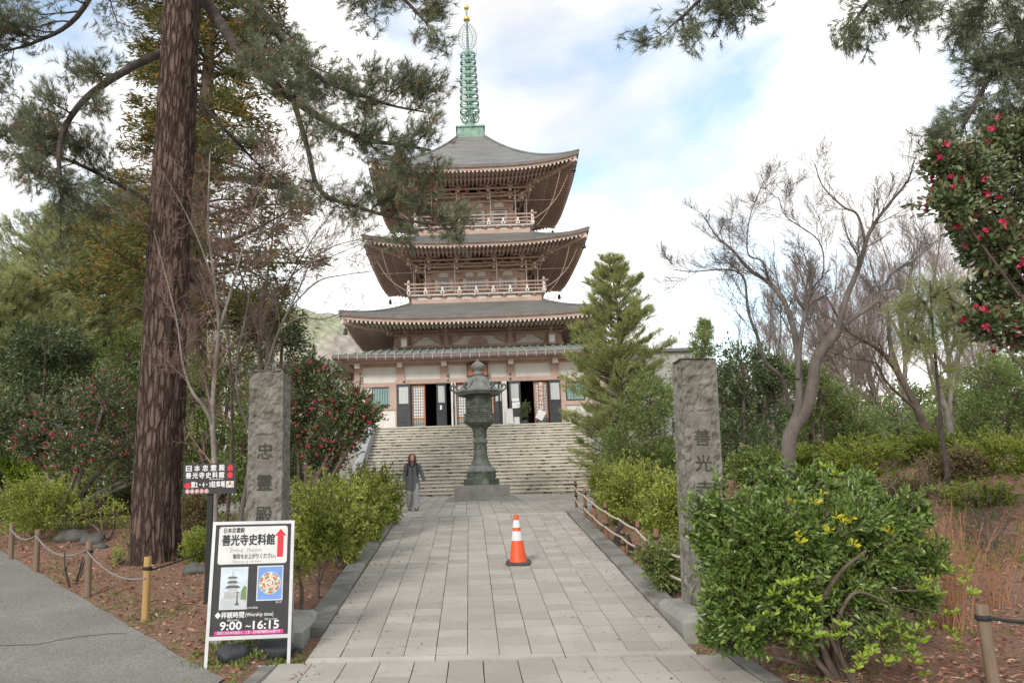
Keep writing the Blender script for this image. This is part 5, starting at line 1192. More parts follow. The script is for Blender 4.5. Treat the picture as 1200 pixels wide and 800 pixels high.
# ------------------------------------------------------------------ things by the doors
def astand(x, y, z, w_, h, mat_face, mat_frame, label):
    T = thing('sandwich_board', (x, y, z), label, 'sign', rot=(0, 0, 0.1)); mb = MB()
    for s in (-1, 1): mb.beam((s*w_/2, 0, 0), (s*w_/2*0.85, 0.13, h), 0.04, 0.04); mb.beam((s*w_/2, 0.34, 0), (s*w_/2*0.85, 0.15, h), 0.04, 0.04)
    mb.beam((-w_/2*.85, 0.13, h), (w_/2*.85, 0.13, h), 0.04, 0.04); mb.build('stand_frame', mat_frame, T, world=False)
    mb = MB(); mb.add([(-w_/2+0.02, 0.015, h*0.22), (w_/2-0.02, 0.015, h*0.22), (w_/2*.85-0.02, 0.11, h*0.97), (-w_/2*.85+0.02, 0.11, h*0.97)], [[0, 1, 2, 3]]); mb.build('board_face', mat_face, T, world=False)
astand(2.02, 38.6, Z0, 0.40, 0.95, M['paper'], M['signwhite'], 'small white standing board at the top of the steps beside the lantern')
astand(-3.35, 39.4, Z0, 0.30, 0.50, M['signblack'], M['black'], 'small black standing board before the left door leaf')
vp = thing('vertical_name_board', (3.88, FY+0.03, 5.4), 'orange-brown board with white vertical characters hanging on the right lattice door', 'sign')
mb = MB(); mb.box(3.74, 4.02, FY+0.03, FY+0.06, 5.35, 6.88); q = mb.build('board', M['orangewood'], vp)
mb = MB()
for i, ch in enumerate('善光寺史料館'): put_text(mb, ch, 0.24, 3.88, 6.76-i*0.25, FY+0.027, 0.004)
mb.build('lettering', M['glyph'], q)
# arrangement and leaning panel just inside the right doorway
T = thing('flower_stand', (2.95, 40.6, Z0), 'dark leafy flower stand just inside the right-hand doorway', 'plant'); rg = np.random.default_rng(8)
mb = MB(); mb.lathe([(0.10, 0), (0.15, 0.3), (0.17, 0.5), (0.12, 0.52)], 16); mb.build('vase', M['doordark'], T, world=False)
mb = MB(); blob_foliage(mb, None, (0, 0, 1.0), (0.26, 0.2, 0.5), 40, 12, 0.13, 0.35, rg); mb.build('foliage', M['lf_dark'], T, world=False)
T = thing('leaning_panel', (3.36, 40.62, Z0), 'pale tilted panel on a dark stand just inside the right-hand doorway', 'panel', rot=(0, 0.5, 0))
mb = MB(); mb.box(-0.2, 0.2, 0, 0.02, 0.62, 1.12); mb.build('sheet', M['paper'], T, world=False); mb = MB(); mb.tube([(0, 0.05, 0), (0, 0.05, 0.9)], 0.03, 8); mb.build('stand', M['black'], T, world=False)

# ------------------------------------------------------------------ walking woman
def ellip_tube(mb, secs, n=20, mi=0, cap=True):
    """secs: (centre xyz, rx, ry) stacked sections in the horizontal plane"""
    G = [[(c[0]+rx*math.cos(t), c[1]+ry*math.sin(t), c[2]) for t in np.linspace(0, 2*PI, n, endpoint=False)] for c, rx, ry in secs]
    V = np.array(G).reshape(-1, 3); m = len(secs)
    mb.add(V, [[i*n+j, i*n+(j+1) % n, (i+1)*n+(j+1) % n, (i+1)*n+j] for i in range(m-1) for j in range(n)], mi, True)
    if cap: mb.add(V[:n], [list(range(n))[::-1]], mi); mb.add(V[-n:], [list(range(n))], mi)
def remesh(ob, voxel, smooth=3):
    r = ob.modifiers.new('r', 'REMESH'); r.mode = 'VOXEL'; r.voxel_size = voxel; r.use_smooth_shade = True
    s = ob.modifiers.new('s', 'SMOOTH'); s.iterations = smooth; s.factor = 0.5
    dg = bpy.context.evaluated_depsgraph_get(); dg.update(); me = bpy.data.meshes.new_from_object(ob.evaluated_get(dg)); ob.modifiers.clear()
    mats = [m for m in ob.data.materials]; ob.data = me
    me.materials.clear()
    for m in mats: me.materials.append(m)
    for p in me.polygons: p.use_smooth = True
M['skin'] = surf('skin', [(0.50, 0.31, 0.24), (0.58, 0.38, 0.30)], 5, 0.55, 0.0); M['hair'] = surf('red_brown_hair', [(0.10, 0.035, 0.022), (0.17, 0.065, 0.04)], 12, 0.5, 0.3, stretch=(4, 4, 0.6))
M['coat'] = surf('grey_tweed', [(0.085, 0.087, 0.092), (0.15, 0.152, 0.158)], 70, 0.95, 0.4, 60, 0.003, detail=3); M['trouser'] = surf('light_grey_cotton', [(0.27, 0.27, 0.265), (0.36, 0.36, 0.35)], 5, 0.95, 0.4, 12, 0.01)
wp = gp(484, 598, zf=lambda x, y: gz(y)+0.012)
wm = thing('person', (float(wp[0]), float(wp[1]), float(wp[2])), 'woman in a dark grey coat and light grey trousers walking down the plaza, looking down', 'person', rot=(0, 0, 0))
wm.rotation_euler = (0, 0, math.radians(4)); 
HT = float(at(484, 531, wp[1])[2]-wp[2]); sc = HT/1.60; wm.scale = (sc, sc, sc)
# she faces the camera (-y); x to the right of the picture
mb = MB(); B = mb
hd = np.array([0, -0.035, 1.475])
mb.ball(hd, (0.074, 0.090, 0.108), 0, 20, 14); mb.ball(hd+[0, -0.022, -0.055], (0.052, 0.062, 0.058), 0, 14, 10)
mb.tube([hd+[0, -0.086, 0.02], hd+[0, -0.107, -0.022], hd+[0, -0.092, -0.032]], [0.009, 0.015, 0.010], 8)
mb.ball(hd+[0, -0.088, -0.058], (0.024, 0.010, 0.007), 0, 10, 6); mb.ball(hd+[0, -0.087, -0.067], (0.020, 0.010, 0.007), 0, 10, 6)
for s in (-1, 1): mb.ball(hd+[s*0.074, 0.005, -0.01], (0.012, 0.020, 0.030), 0, 8, 6); mb.ball(hd+[s*0.03, -0.078, 0.028], (0.020, 0.010, 0.006), 0, 8, 5)
mb.tube([(0, 0.02, 1.27), (0, 0.0, 1.36), (0, -0.01, 1.42)], [0.055, 0.047, 0.05], 14)
ellip_tube(mb, [((0, 0, 0.80), 0.15, 0.11), ((0, 0, 0.92), 0.155, 0.115), ((0, 0, 1.03), 0.125, 0.095), ((0, 0.0, 1.15), 0.14, 0.11), ((0, 0.01, 1.25), 0.155, 0.10), ((0, 0.015, 1.31), 0.11, 0.075), ((0, 0.01, 1.34), 0.05, 0.05)])
# arms: (picture left) hangs, (picture right) swings out
ARM = {-1: [(-0.175, 0.01, 1.275), (-0.225, 0.03, 1.02), (-0.235, -0.06, 0.80)], 1: [(0.175, 0.01, 1.275), (0.265, 0.04, 1.02), (0.345, 0.0, 0.80)]}
def hand(mb, w_, d, side):
    d = unit(np.array(d)); sidev = unit(np.cross(d, [1, 0, 0])) ; out = np.cross(sidev, d)
    c = w_ + d*0.045; mb.tube([w_-d*0.01, w_+d*0.03, w_+d*0.075], [0.022, 0.028, 0.026], 10)
    for i, (o, L_) in enumerate(((-0.026, 0.058), (-0.009, 0.068), (0.009, 0.064), (0.026, 0.050))):
        b0 = w_+d*0.07 + sidev*o; b1 = b0 + d*L_*0.5 + out*(-side)*0.006; b2 = b1 + unit(d+out*(-side)*0.6)*L_*0.5; mb.tube([b0-d*0.02, b0, b1, b2], [0.009, 0.0085, 0.008, 0.006], 7)
    t0 = w_+d*0.02 - sidev*0.022; t1 = t0 + unit(-sidev+d*0.6)*0.03; t2 = t1 + d*0.028; mb.tube([t0, t1, t2], [0.012, 0.010, 0.007], 7)
for s in (-1, 1):
    A = [np.array(p) for p in ARM[s]]; mb.tube([A[0]+[s*-0.04, 0, 0.0], A[0], A[1], A[2]], [0.05, 0.05, 0.04, 0.024], 12); hand(mb, A[2], A[2]-A[1], s)
LEG = {-1: [(-0.085, 0.0, 0.86), (-0.095, -0.06, 0.48), (-0.09, 0.10, 0.11)], 1: [(0.085, 0.0, 0.86), (0.095, -0.10, 0.47), (0.105, -0.14, 0.07)]}
for s in (-1, 1):
    A = [np.array(p) for p in LEG[s]]; mb.tube([A[0], (A[0]*.5+A[1]*.5), A[1], (A[1]*.6+A[2]*.4), A[2]], [0.085, 0.072, 0.052, 0.05, 0.034], 12)
    mb.tube([A[2]+[0, 0.04, -0.02], A[2]+[0, -0.06, -0.035 if s < 0 else -0.03], A[2]+[0, -0.15, -0.05 if s < 0 else -0.02]], [0.03, 0.03, 0.022], 8)
body = mb.build('body', M['skin'], wm, world=False); remesh(body, 0.0065, 2)
wm['label'] = 'woman in a dark grey coat and light grey trousers walking down the plaza, looking down'
mb = MB()
ellip_tube(mb, [((0, -0.01, 0.57), 0.215, 0.17), ((0, 0, 0.70), 0.208, 0.16), ((0, 0, 0.92), 0.185, 0.14), ((0, 0, 1.04), 0.168, 0.125), ((0, 0, 1.16), 0.172, 0.13), ((0, 0.01, 1.25), 0.178, 0.115), ((0, 0.015, 1.305), 0.135, 0.09), ((0, 0.01, 1.345), 0.075, 0.07)], 28)
for s in (-1, 1):
    A = [np.array(p) for p in ARM[s]]; mb.tube([A[0]+[s*-0.06, 0, 0.01], A[0]+[0, 0, 0.0], A[1], A[2]+(A[1]-A[2])*0.06], [0.06, 0.066, 0.058, 0.046], 14)
ct = mb.build('coat', M['coat'], wm, world=False); remesh(ct, 0.009, 4)
mb = MB(); 
for s in (-1, 1): mb.tube(catmull([(s*0.02, -0.125, 1.20), (s*0.065, -0.095, 1.30), (s*0.07, -0.02, 1.37), (s*0.05, 0.05, 1.38), (0, 0.08, 1.385)], 4), [0.020]*17, 7)
mb.tube([(0.0, -0.145, 1.20), (0.0, -0.152, 1.04), (0.01, -0.175, 0.60)], 0.006, 5)
for z in (1.12, 0.98, 0.86): mb.ball((0.03, -0.142-0.012*(1.12-z)*4, z), 0.011, 0, 8, 5)
mb.build('collar', M['black'], ct, world=False)
for s in (-1, 1):
    mb = MB(); mb.tube(catmull([(s*0.125, 0.10, 1.24), (s*0.125, 0.0, 1.325), (s*0.13, -0.09, 1.26), (s*0.138, -0.12, 1.12), (s*0.155, -0.09, 0.99), (s*0.17, 0.0, 0.95)], 5), 0.017, 6); mb.build('backpack_strap', M['black'], wm, world=False)
mb = MB(); ellip_tube(mb, [((0, 0.17, 0.92), 0.12, 0.05), ((0, 0.19, 1.0), 0.135, 0.075), ((0, 0.19, 1.2), 0.13, 0.07), ((0, 0.16, 1.28), 0.10, 0.04)], 20); mb.build('backpack', M['black'], wm, world=False)
mb = MB(); ellip_tube(mb, [((0, 0, 0.70), 0.17, 0.125), ((0, 0, 0.84), 0.165, 0.12)], 20)
for s in (-1, 1):
    A = [np.array(p) for p in LEG[s]]; K = A[1]; An = A[2]
    mb.tube([A[0]+[0, 0, 0.0], (A[0]*.5+K*.5), K, (K*.5+An*.5), An+[0, 0.0, 0.03], An+[0, -0.01, -0.015]], [0.098, 0.100, 0.090, 0.092, 0.088, 0.08], 18)
tr = mb.build('trousers', M['trouser'], wm, world=False); remesh(tr, 0.010, 3)
for s in (-1, 1):
    mb = MB(); An = np.array(LEG[s][2]); up_ = 0.03 if s > 0 else 0.0
    G = []
    for t, w_, h_, dz in ((0.07, 0.028, 0.055, 0), (0.05, 0.038, 0.075, 0), (0.0, 0.042, 0.085, 0), (-0.06, 0.044, 0.06, 0), (-0.12, 0.046, 0.045, 0), (-0.165, 0.038, 0.036, 0), (-0.185, 0.015, 0.02, 0)):
        zb_ = (0.0 if s > 0 else 0.012) + up_*(-t)*1.2
        G.append([(An[0]+w_*math.cos(a)*(1 if math.sin(a) < 0.2 else 0.9), An[1]+t+0.02, zb_+h_/2+h_/2*max(-1, min(1, 1.25*math.sin(a)))) for a in np.linspace(0, 2*PI, 17)])
    mb.grid(G, 0, True); mb.build('shoe', M['black'], wm, world=False)
mb = MB(); mb.ball(hd+[0, 0.022, 0.022], (0.092, 0.098, 0.108), 0, 20, 14)
for s in (-1, 1):
    for k in range(7):
        a = 0.25+k*0.22; x = s*0.088*math.cos(a*0.8); yv = -0.035+0.03+0.085*math.sin(a) - 0.05*(k == 0)
        mb.tube(catmull([hd+[x*0.4, yv*0.5, 0.105], hd+[x*0.98, yv*0.9-0.01*(k < 2), 0.04], hd+[x*1.08, yv, -0.07], hd+[x*1.12+s*0.008, yv-0.005, -0.16+0.01*(k % 3)], hd+[x*0.98, yv-0.01, -0.205+0.012*(k % 2)]], 4), np.interp(np.linspace(0, 1, 17), [0, .2, .7, 1], [0.02, 0.028, 0.028, 0.01]), 8)
hr = mb.build('hair', M['hair'], wm, world=False); remesh(hr, 0.008, 2)
mb = MB()
for s in (-1, 1): mb.ball(hd+[s*0.029, -0.083, 0.012], (0.013, 0.006, 0.004), 0, 8, 5); mb.ball(hd+[s*0.03, -0.085, 0.034], (0.017, 0.005, 0.0035), 0, 8, 5)
mb.build('eyes', M['hair'], wm, world=False)
# ================================================================== vegetation
def A(D, *pts):                                # polyline from view coordinates at depths D (one value or a list)
    Ds = D if isinstance(D, (list, tuple)) else [D]*len(pts)
    return np.array([at(x, y, d) for (x, y), d in zip(pts, Ds)])
def base(px, py): return gp(px, py)
def tree(name, b, label, group=None, cat='tree'): return thing(name, tuple(float(v) for v in b), label, cat, group)

# ------------------------------------------------ big foreground pine
rg = np.random.default_rng(11)
TB = base(180, 655)
T = tree('pine_tree', TB, 'huge old pine with thick reddish plated trunk leaning right, left of the path')
D0 = TB[1]
tr = catmull([TB + [0.02, 0, -0.3], at(181, 640, D0), at(188, 500, D0), at(195, 350, D0), at(203, 200, D0), at(210, 60, D0), at(214, -60, D0), at(214, -200, D0+0.5), at(222, -420, D0+1)], 22)
mb = MB(); t = np.linspace(0, 1, len(tr)); px2m = D0/FOC
rad = np.interp(t*8, [0, 0.125, 0.5, 1, 2, 3, 4, 5, 6, 7, 8], np.array([50, 35, 30, 27, 25.5, 24.5, 23.5, 22.5, 20, 17, 10])*px2m)
n = 72; th = np.arange(n)*2*PI/n; G = []
for i, (c, r) in enumerate(zip(tr, rad)):
    row = []
    for a in th:
        p = Vector((math.cos(a)*2.4, math.sin(a)*2.4, c[2]*0.72)); q = Vector((math.cos(a)*4.5, math.sin(a)*4.5, c[2]*1.1))
        v1 = noise.voronoi(q + Vector((0.3*noise.noise(p*2), 0.3*noise.noise(p*2+Vector((5, 5, 5))), 0)))[0]; e = min(1, (v1[1]-v1[0])*3.2)
        d = 0.034*e + 0.03*noise.noise(p) + 0.10*max(0, 1-(c[2]-TB[2])/0.7)*max(0, noise.noise(Vector((math.cos(a)*1.6, math.sin(a)*1.6, 4))))*1.5
        row.append((c[0]+(r+d-0.02)*math.cos(a), c[1]+(r+d-0.02)*math.sin(a), c[2]))
    G.append(row+[row[0]])
mb.grid(G, 0, True)
trunk = mb.build('trunk', M['barkpine'], T)
mb = MB(); fo = MB(); dry = MB(); tips = []
def Dk(*v): return list(v)
LIMBS = [  # (points, depths, r0, r1, twigs, twig length)
 (((222, 30), (238, 2), (280, 60), (312, 92), (348, 120), (392, 148), (432, 164), (470, 170), (505, 176)), (13.9, 13.6, 13, 12.6, 12.2, 12, 11.8, 11.6, 11.4), 0.12, 0.014, 15, 0.85),
 (((226, -60), (290, -5), (320, 32), (344, 68), (384, 96), (424, 112), (460, 124), (500, 132)), (14, 13.5, 13, 12.8, 12.5, 12.4, 12.2, 12.1), 0.09, 0.012, 14, 0.85),
 (((344, 118), (360, 172), (376, 224), (424, 244), (458, 254), (500, 262), (532, 262)), (12.3, 12.2, 12.1, 12, 11.9, 11.9, 11.9), 0.05, 0.010, 11, 0.55),
 (((190, 62), (152, 80), (100, 116), (72, 160), (70, 208), (74, 236)), (13.9, 13.3, 12.6, 12.2, 12, 12), 0.085, 0.02, 14, 1.2),
 (((200, 250), (150, 222), (104, 198), (60, 180), (20, 168)), (14.2, 14, 13.6, 13.2, 13), 0.06, 0.012, 12, 1.1),
 (((205, -120), (140, -60), (90, 20), (40, 50), (5, 60)), (14, 13.5, 13, 12.8, 12.6), 0.08, 0.015, 13, 1.25),
 (((225, -190), (330, -160), (400, -90), (446, -30), (484, 10), (506, 34)), (14, 12.5, 11.5, 11.2, 11, 10.9), 0.08, 0.012, 10, 0.62),
 (((400, -90), (418, -30), (432, 6)), (11.5, 11.3, 11.2), 0.03, 0.010, 6, 0.42),
 (((310, 92), (306, 50), (302, 10), (310, -40)), (12.6, 12.6, 12.7, 12.8), 0.05, 0.02, 6, 1.0),
 (((215, 100), (262, 150), (300, 190), (330, 215)), (14.2, 14.5, 14.8, 15), 0.05, 0.012, 7, 0.9),
 (((205, -260), (330, -330), (480, -280), (560, -150), (585, -40)), (14, 12, 10.5, 10, 9.8), 0.07, 0.010, 8, 0.45),
]
for pts, ds, r0, r1, nt_, Lc in LIMBS:
    q = limb(mb, A(list(ds), *pts), r0, r1, 10, k=6)
    sprout(mb, q, r0*0.7, r1, rg, 1, nt_, Lc, 0.75, 0.06, tips, 0.22, 0, 0.2, 0.006)
br = mb.build('branches', M['barkdark'], trunk)
P = np.array([p for p, d in tips]); Dv = np.array([d for p, d in tips])
P2 = np.repeat(P, 4, 0) + rg.normal(size=(len(P)*4, 3))*0.11; D2 = np.repeat(Dv, 4, 0) + rg.normal(size=(len(P)*4, 3))*0.45 + np.array([0, 0, 0.25])
sel = rg.random(len(P2)) < 0.84
needles(fo, P2[sel], D2[sel], 0.165, 0.0075, rg, 24, 0.75)
needles(dry, P2[~sel], D2[~sel] - np.array([0, 0, 0.9]), 0.15, 0.008, rg, 16, 0.8)
fo.build('crown', M['nd_dark'], T); dry.build('dry_needles', M['nd_dry'], T)

# ------------------------------------------------ conifers
def conifer(name, b, H, R, label, mats, rg, cat='tree', group=None, nlev=16, up=0.25, droop=0.0, lean=(0, 0), needle=(0.22, 0.016, 8), r0=0.2, start=0.12, kind='needle', tipmat=None, dens=1.0, gapf=0.0, prof=None, trunkmat='barkbrown', tuftn=4, sparse=0.0):
    T = tree(name, b, label, group, cat); b = np.array(b, float); mb = MB(); fo = MB(); f2 = MB()
    top = b + np.array([lean[0], lean[1], H]); tp = catmull([b-[0, 0, 0.2], b*0.6+top*0.4+rg.normal(size=3)*0.1, b*0.25+top*0.75+rg.normal(size=3)*0.1, top], 8)
    mb.tube(tp, np.linspace(r0, 0.02, len(tp)), 10, 0); m = len(tp)
    prof = prof or (lambda s: (1-s)**0.8*(0.55+0.45*min(1, s*4)))
    for L in range(nlev):
        s = start + (1-start)*(L+0.5*rg.random())/nlev; i = min(int(s*(m-1)), m-2); u = s*(m-1)-i; c = tp[i]*(1-u)+tp[i+1]*u
        nb = max(3, int((5 + 3*rg.random())*dens)); ph = rg.uniform(0, 6.28)
        for k in range(nb):
            if rg.random() < sparse: continue
            a = ph + k*2*PI/nb + rg.normal()*0.3; rr = R*prof(s)*rg.uniform(0.65, 1.15) + 0.12
            d = np.array([math.cos(a), math.sin(a), up*(0.6+s)]); q = wiggle(c, d, rr, rg, 6, 0.10, 0.04-droop)
            mb.tube(q, np.linspace(max(0.01, 0.018*rr+0.01), 0.006, len(q)), 5, 0, caps=False)
            ns = max(3, int(rr*5*dens)); ts = 1 - rg.uniform(0, 1, ns)**1.2*0.80; j = np.minimum((ts*5).astype(int), 5); w_ = ts*6 - (ts*6).astype(int); j = np.minimum((ts*6).astype(int), 5)
            pos = q[j]*(1-w_[:, None]) + q[j+1]*w_[:, None]; side = unit(np.cross(d, [0, 0, 1]))
            sg_ = rg.choice([-1, 1], ns)[:, None]; ln_ = (rr*0.34*(1.15-ts)+0.10)[:, None]*rg.uniform(.6, 1.2, (ns, 1))
            dd = unit(unit(d)*0.7 + side*sg_*rg.uniform(0.3, 1, (ns, 1)) + rg.normal(size=(ns, 3))*0.15 + np.array([0, 0, 0.18-droop*3])); e = pos + dd*ln_
            for u_ in np.linspace(0.15, 1.0, tuftn):
                P = pos*(1-u_)+e*u_ + rg.normal(size=(ns, 3))*0.03*rr
                if kind == 'needle': needles(fo, P, dd+np.array([0, 0, 0.3-droop*2]), needle[0], needle[1], rg, needle[2], 0.7)
                else:
                    kk = needle[2]; PP = np.repeat(P, kk, 0)+rg.normal(size=(ns*kk, 3))*0.09; DD = np.repeat(dd, kk, 0)+rg.normal(size=(ns*kk, 3))*0.45-np.array([0, 0, droop*4])
                    tm = (rg.random(len(PP)) < (0.05 + 0.35*(u_ > 0.8))) if tipmat else np.zeros(len(PP), bool)
                    leaves4(fo, PP[~tm], DD[~tm], needle[0], needle[1], rg, 0, 0.05)
                    if tm.any(): leaves4(f2, PP[tm], DD[tm], needle[0], needle[1], rg, 0, 0.05)
    mb.build('trunk', M[trunkmat], T); fo.build('crown', M[mats], T)
    if not f2.empty(): f2.build('coloured_tips', M[tipmat], T)
    return T
def zat(px, py, D): return float(at(px, py, D)[2])
def xat(px, py, D): return float(at(px, py, D)[0])
# pine in front of the right half of the pagoda
b = np.array([xat(731, 560, 28), 28.0, terrain(8.5, 28)]); b[2] = gz(28)
conifer('pine_tree', b, zat(720, 304, 28)-b[2], 2.1, 'olive green bushy pine standing right of the stone steps', 'nd_yellow', np.random.default_rng(21), needle=(0.20, 0.013, 13), nlev=24, up=0.36, start=0.06, r0=0.12, dens=1.6, sparse=0.12, prof=lambda s: (0.72 + 0.28*math.sin(min(1, s/0.6)*PI)) * (1 if s < 0.5 else max(0.16, 1-((s-0.5)/0.5)**1.5*0.85)), tuftn=4)
# cedar with orange tips behind the big pine
bz = 20.0; b = np.array([xat(228, 580, bz), bz, terrain(-8, bz)])
conifer('cedar_tree', b, 18.0, 5.1, 'tall dense cedar with rusty orange tips behind the big pine trunk', 'cedar', np.random.default_rng(22), nlev=26, up=0.10, droop=0.05, needle=(0.20, 0.22, 11), kind='spray', tipmat='cedartip', start=0.22, r0=0.42, dens=1.15, prof=lambda s: 0.80*(1-max(0, s-0.55)/0.6)*(0.75+0.25*math.sin(s*9)), sparse=0.1, tuftn=3)
# pale pines on the far left
for px, D, pt, R, lab, sd in ((70, 27, 255, 3.3, 'pale green soft-needled pine at the left above the camellias', 31), (140, 31, 225, 3.0, 'pale yellow-green pine directly left of the big trunk, behind', 32), (-10, 24, 330, 2.8, 'pale green pine cut by the left frame edge', 33)):
    bx = xat(px, 560, D); b = np.array([bx, D, terrain(bx, D)])
    conifer('pine_tree', b, zat(px, pt, D)-b[2], R, lab, 'nd_pale', np.random.default_rng(sd), nlev=26, up=0.22, needle=(0.24, 0.016, 13), start=0.10, r0=0.2, dens=1.5, prof=lambda s: 0.95*(1-s**3)+0.15, tuftn=4, group='pale pines behind the left bed')
# pines hanging in from the top and right
def bough(name, label, pts, ds, r0, seed, nt_, Lc, mat='nd_dark', nl=0.16, kk=22, mult=4, group=None, w=0.007, extra=(), foot=None, tr_=0.22):
    rg = np.random.default_rng(seed); q0 = A(list(ds), *pts)
    fx, fy = foot if foot else (q0[0][0], q0[0][1]); fz = terrain(fx, fy); h0 = q0[0][2] + (1.2 if foot else 0)
    T = tree(name, (float(fx), float(fy), fz), label, group)
    mb = MB(); fo = MB(); tips = []; F0 = np.array([fx, fy, fz-0.1]); F1 = np.array([fx, fy, h0])
    mb.tube(catmull([F0, (F0+F1)/2+[0.05*tr_, 0, 0], F1, F1+[0, 0.1, 2.0*tr_/0.22]], 6), np.linspace(tr_, tr_*0.5, 19), 10)
    if foot: limb(mb, [F1, (F1+q0[0])/2+[0, 0, 0.25], q0[0]], r0*1.3, r0, 8)
    for pp, dd in [(pts, ds)] + list(extra):
        q = limb(mb, A(list(dd), *pp), r0, 0.012, 8, k=5); sprout(mb, q, r0*0.6, 0.012, rg, 1, nt_, Lc, 0.7, 0.02, tips, 0.2, 0, 0.2, 0.005)
    P = np.array([p for p, d in tips]); Dv = np.array([d for p, d in tips]); m = len(P)
    needles(fo, np.repeat(P, mult, 0)+rg.normal(size=(m*mult, 3))*0.09, np.repeat(Dv, mult, 0)+rg.normal(size=(m*mult, 3))*0.4, nl, w, rg, kk, 0.7)
    mb.build('trunk', M['barkdark'], T); fo.build('crown', M[mat], T)
bough('pine_tree', 'dark pine reaching in from the upper right corner above the camellia', ((1330, 60), (1270, 40), (1215, 55), (1170, 80), (1135, 135), (1125, 165)), (10, 9.8, 9.6, 9.5, 9.4, 9.4), 0.06, 41, 12, 0.75, extra=(
    (((1330, -60), (1250, -50), (1190, -25), (1150, 5), (1130, 22)), (10, 9.8, 9.5, 9.3, 9.2)), (((1330, 120), (1260, 110), (1205, 130), (1165, 175), (1150, 190)), (10, 9.9, 9.8, 9.7, 9.7)), (((1250, -50), (1215, 0), (1190, 60), (1175, 110)), (9.8, 9.7, 9.6, 9.6))), mult=3, kk=20)
bough('pine_tree', 'pine whose thin bough tips hang into the top edge right of the spire', ((1010, -330), (960, -220), (900, -110), (850, -35), (812, 8), (785, 32)), (8.5, 8.4, 8.3, 8.2, 8.2, 8.2), 0.05, 42, 9, 0.42, extra=(
    (((900, -110), (880, -50), (868, -10), (862, 10)), (8.3, 8.3, 8.3, 8.3)), (((1010, -330), (1030, -200), (1040, -90), (1030, -20), (1005, 20), (992, 35)), (8.5, 8.4, 8.4, 8.4, 8.4, 8.4)), (((1040, -90), (1055, -40), (1062, 0)), (8.4, 8.4, 8.4))), nl=0.13, mult=3, foot=(8.2, 8.6))
# pale drooping pine bough beside the camellia
bough('pine_tree', 'small pale blue-green weeping pine between the bare trees at right', ((1105, 520), (1098, 440), (1092, 370), (1090, 330)), (13, 13, 13, 13), 0.03, 43, 11, 0.40, mat='nd_pale', nl=0.20, mult=2, w=0.006, kk=12, tr_=0.05, extra=(((((1092, 372), (1080, 352), (1072, 378), (1070, 410))), (13, 13, 13, 13)), ((((1092, 350), (1108, 340), (1118, 366), (1118, 400))), (13, 13, 13, 13))))

# ------------------------------------------------ bare trees
def bare(name, label, limbs, mat, seed, twigmat=None, nt_=9, Lc=1.2, depth=2, group=None, rmin=0.004, up=0.05, ang=0.65, b=None, n0=8):
    rg = np.random.default_rng(seed); f = limbs[0][0]; q0 = A(list(limbs[0][1]), *f)
    g = np.array([q0[0][0], q0[0][1], terrain(q0[0][0], q0[0][1])]) if b is None else b
    T = tree(name, g, label, group); mb = MB(); tw = MB()
    for i, (pts, ds, r0, r1) in enumerate(limbs):
        P = A(list(ds), *pts)
        if i == 0: P = np.vstack([g-[0, 0, 0.1], P]) if P[0][2] > g[2]+0.05 else P
        q = limb(mb, P, r0, r1, n0, k=5)
        if i == 0 and len(limbs) > 1 and r1 > 0.06: continue
        ln = float(np.sum(np.linalg.norm(np.diff(q, axis=0), axis=1))); kf = min(1.0, ln/2.6)
        sprout(tw, q, r0*0.6, r1, rg, depth, max(3, int(nt_*kf)), Lc*(0.45+0.55*kf), ang, up, None, 0.3, 0, 0.17, rmin)
    mb.build('trunk', M[mat], T); tw.build('twigs', M[twigmat or mat], T); return T
def c4(x, y): return (760 + x/2.1045, 140 + y/2.1045)
bare('bare_tree', 'large leafless grey maple with forked limbs right of the pillar', [
 ((c4(345, 830), c4(352, 770), c4(385, 720), c4(405, 650), c4(415, 590), c4(465, 520)), (15, 15, 15, 15, 15, 14.9), 0.1492, 0.1040),
 ((c4(440, 560), c4(465, 520), c4(488, 440), c4(520, 360), c4(540, 290), c4(565, 245), c4(600, 200), c4(640, 150), c4(655, 100)), (15, 14.9, 14.8, 14.7, 14.6, 14.5, 14.4, 14.2, 14), 0.0689, 0.0096),
 ((c4(352, 760), c4(370, 700), c4(370, 600), c4(358, 520), c4(335, 450), c4(300, 405), c4(250, 370), c4(205, 320), c4(170, 290), c4(130, 230)), (15, 15, 15.1, 15.2, 15.3, 15.4, 15.5, 15.6, 15.7, 15.8), 0.0861, 0.0096),
 ((c4(350, 720), c4(330, 640), c4(290, 600), c4(270, 540), c4(245, 470), c4(235, 390), c4(190, 370), c4(110, 375), c4(60, 370)), (15, 14.6, 14.4, 14.2, 14.1, 14, 13.9, 13.8, 13.7), 0.0402, 0.0064),
 ((c4(440, 560), c4(490, 500), c4(560, 450), c4(600, 380), c4(650, 350), c4(712, 298)), (15, 15.2, 15.4, 15.6, 15.7, 15.8), 0.0574, 0.0096),
 ((c4(368, 640), c4(375, 540), c4(388, 470), c4(398, 420), c4(407, 365)), (15, 15.1, 15.2, 15.2, 15.3), 0.0517, 0.0240),
 ((c4(388, 470), c4(365, 440), c4(360, 400)), (15.2, 15.1, 15.1), 0.0402, 0.0240),
 ((c4(535, 300), c4(515, 235), c4(480, 215), c4(430, 165), c4(410, 110)), (14.6, 14.5, 14.4, 14.4, 14.3), 0.0287, 0.0080),
 ((c4(300, 405), c4(280, 350), c4(245, 330), c4(250, 240), c4(285, 150)), (15.4, 15.3, 15.3, 15.2, 15.1), 0.0230, 0.0064),
 ((c4(398, 420), c4(430, 380), c4(420, 300), c4(340, 240), c4(320, 190)), (15.2, 15, 14.9, 14.8, 14.7), 0.0201, 0.0064),
], 'barkgrey', 51, nt_=16, Lc=1.05, depth=2, rmin=0.0030)
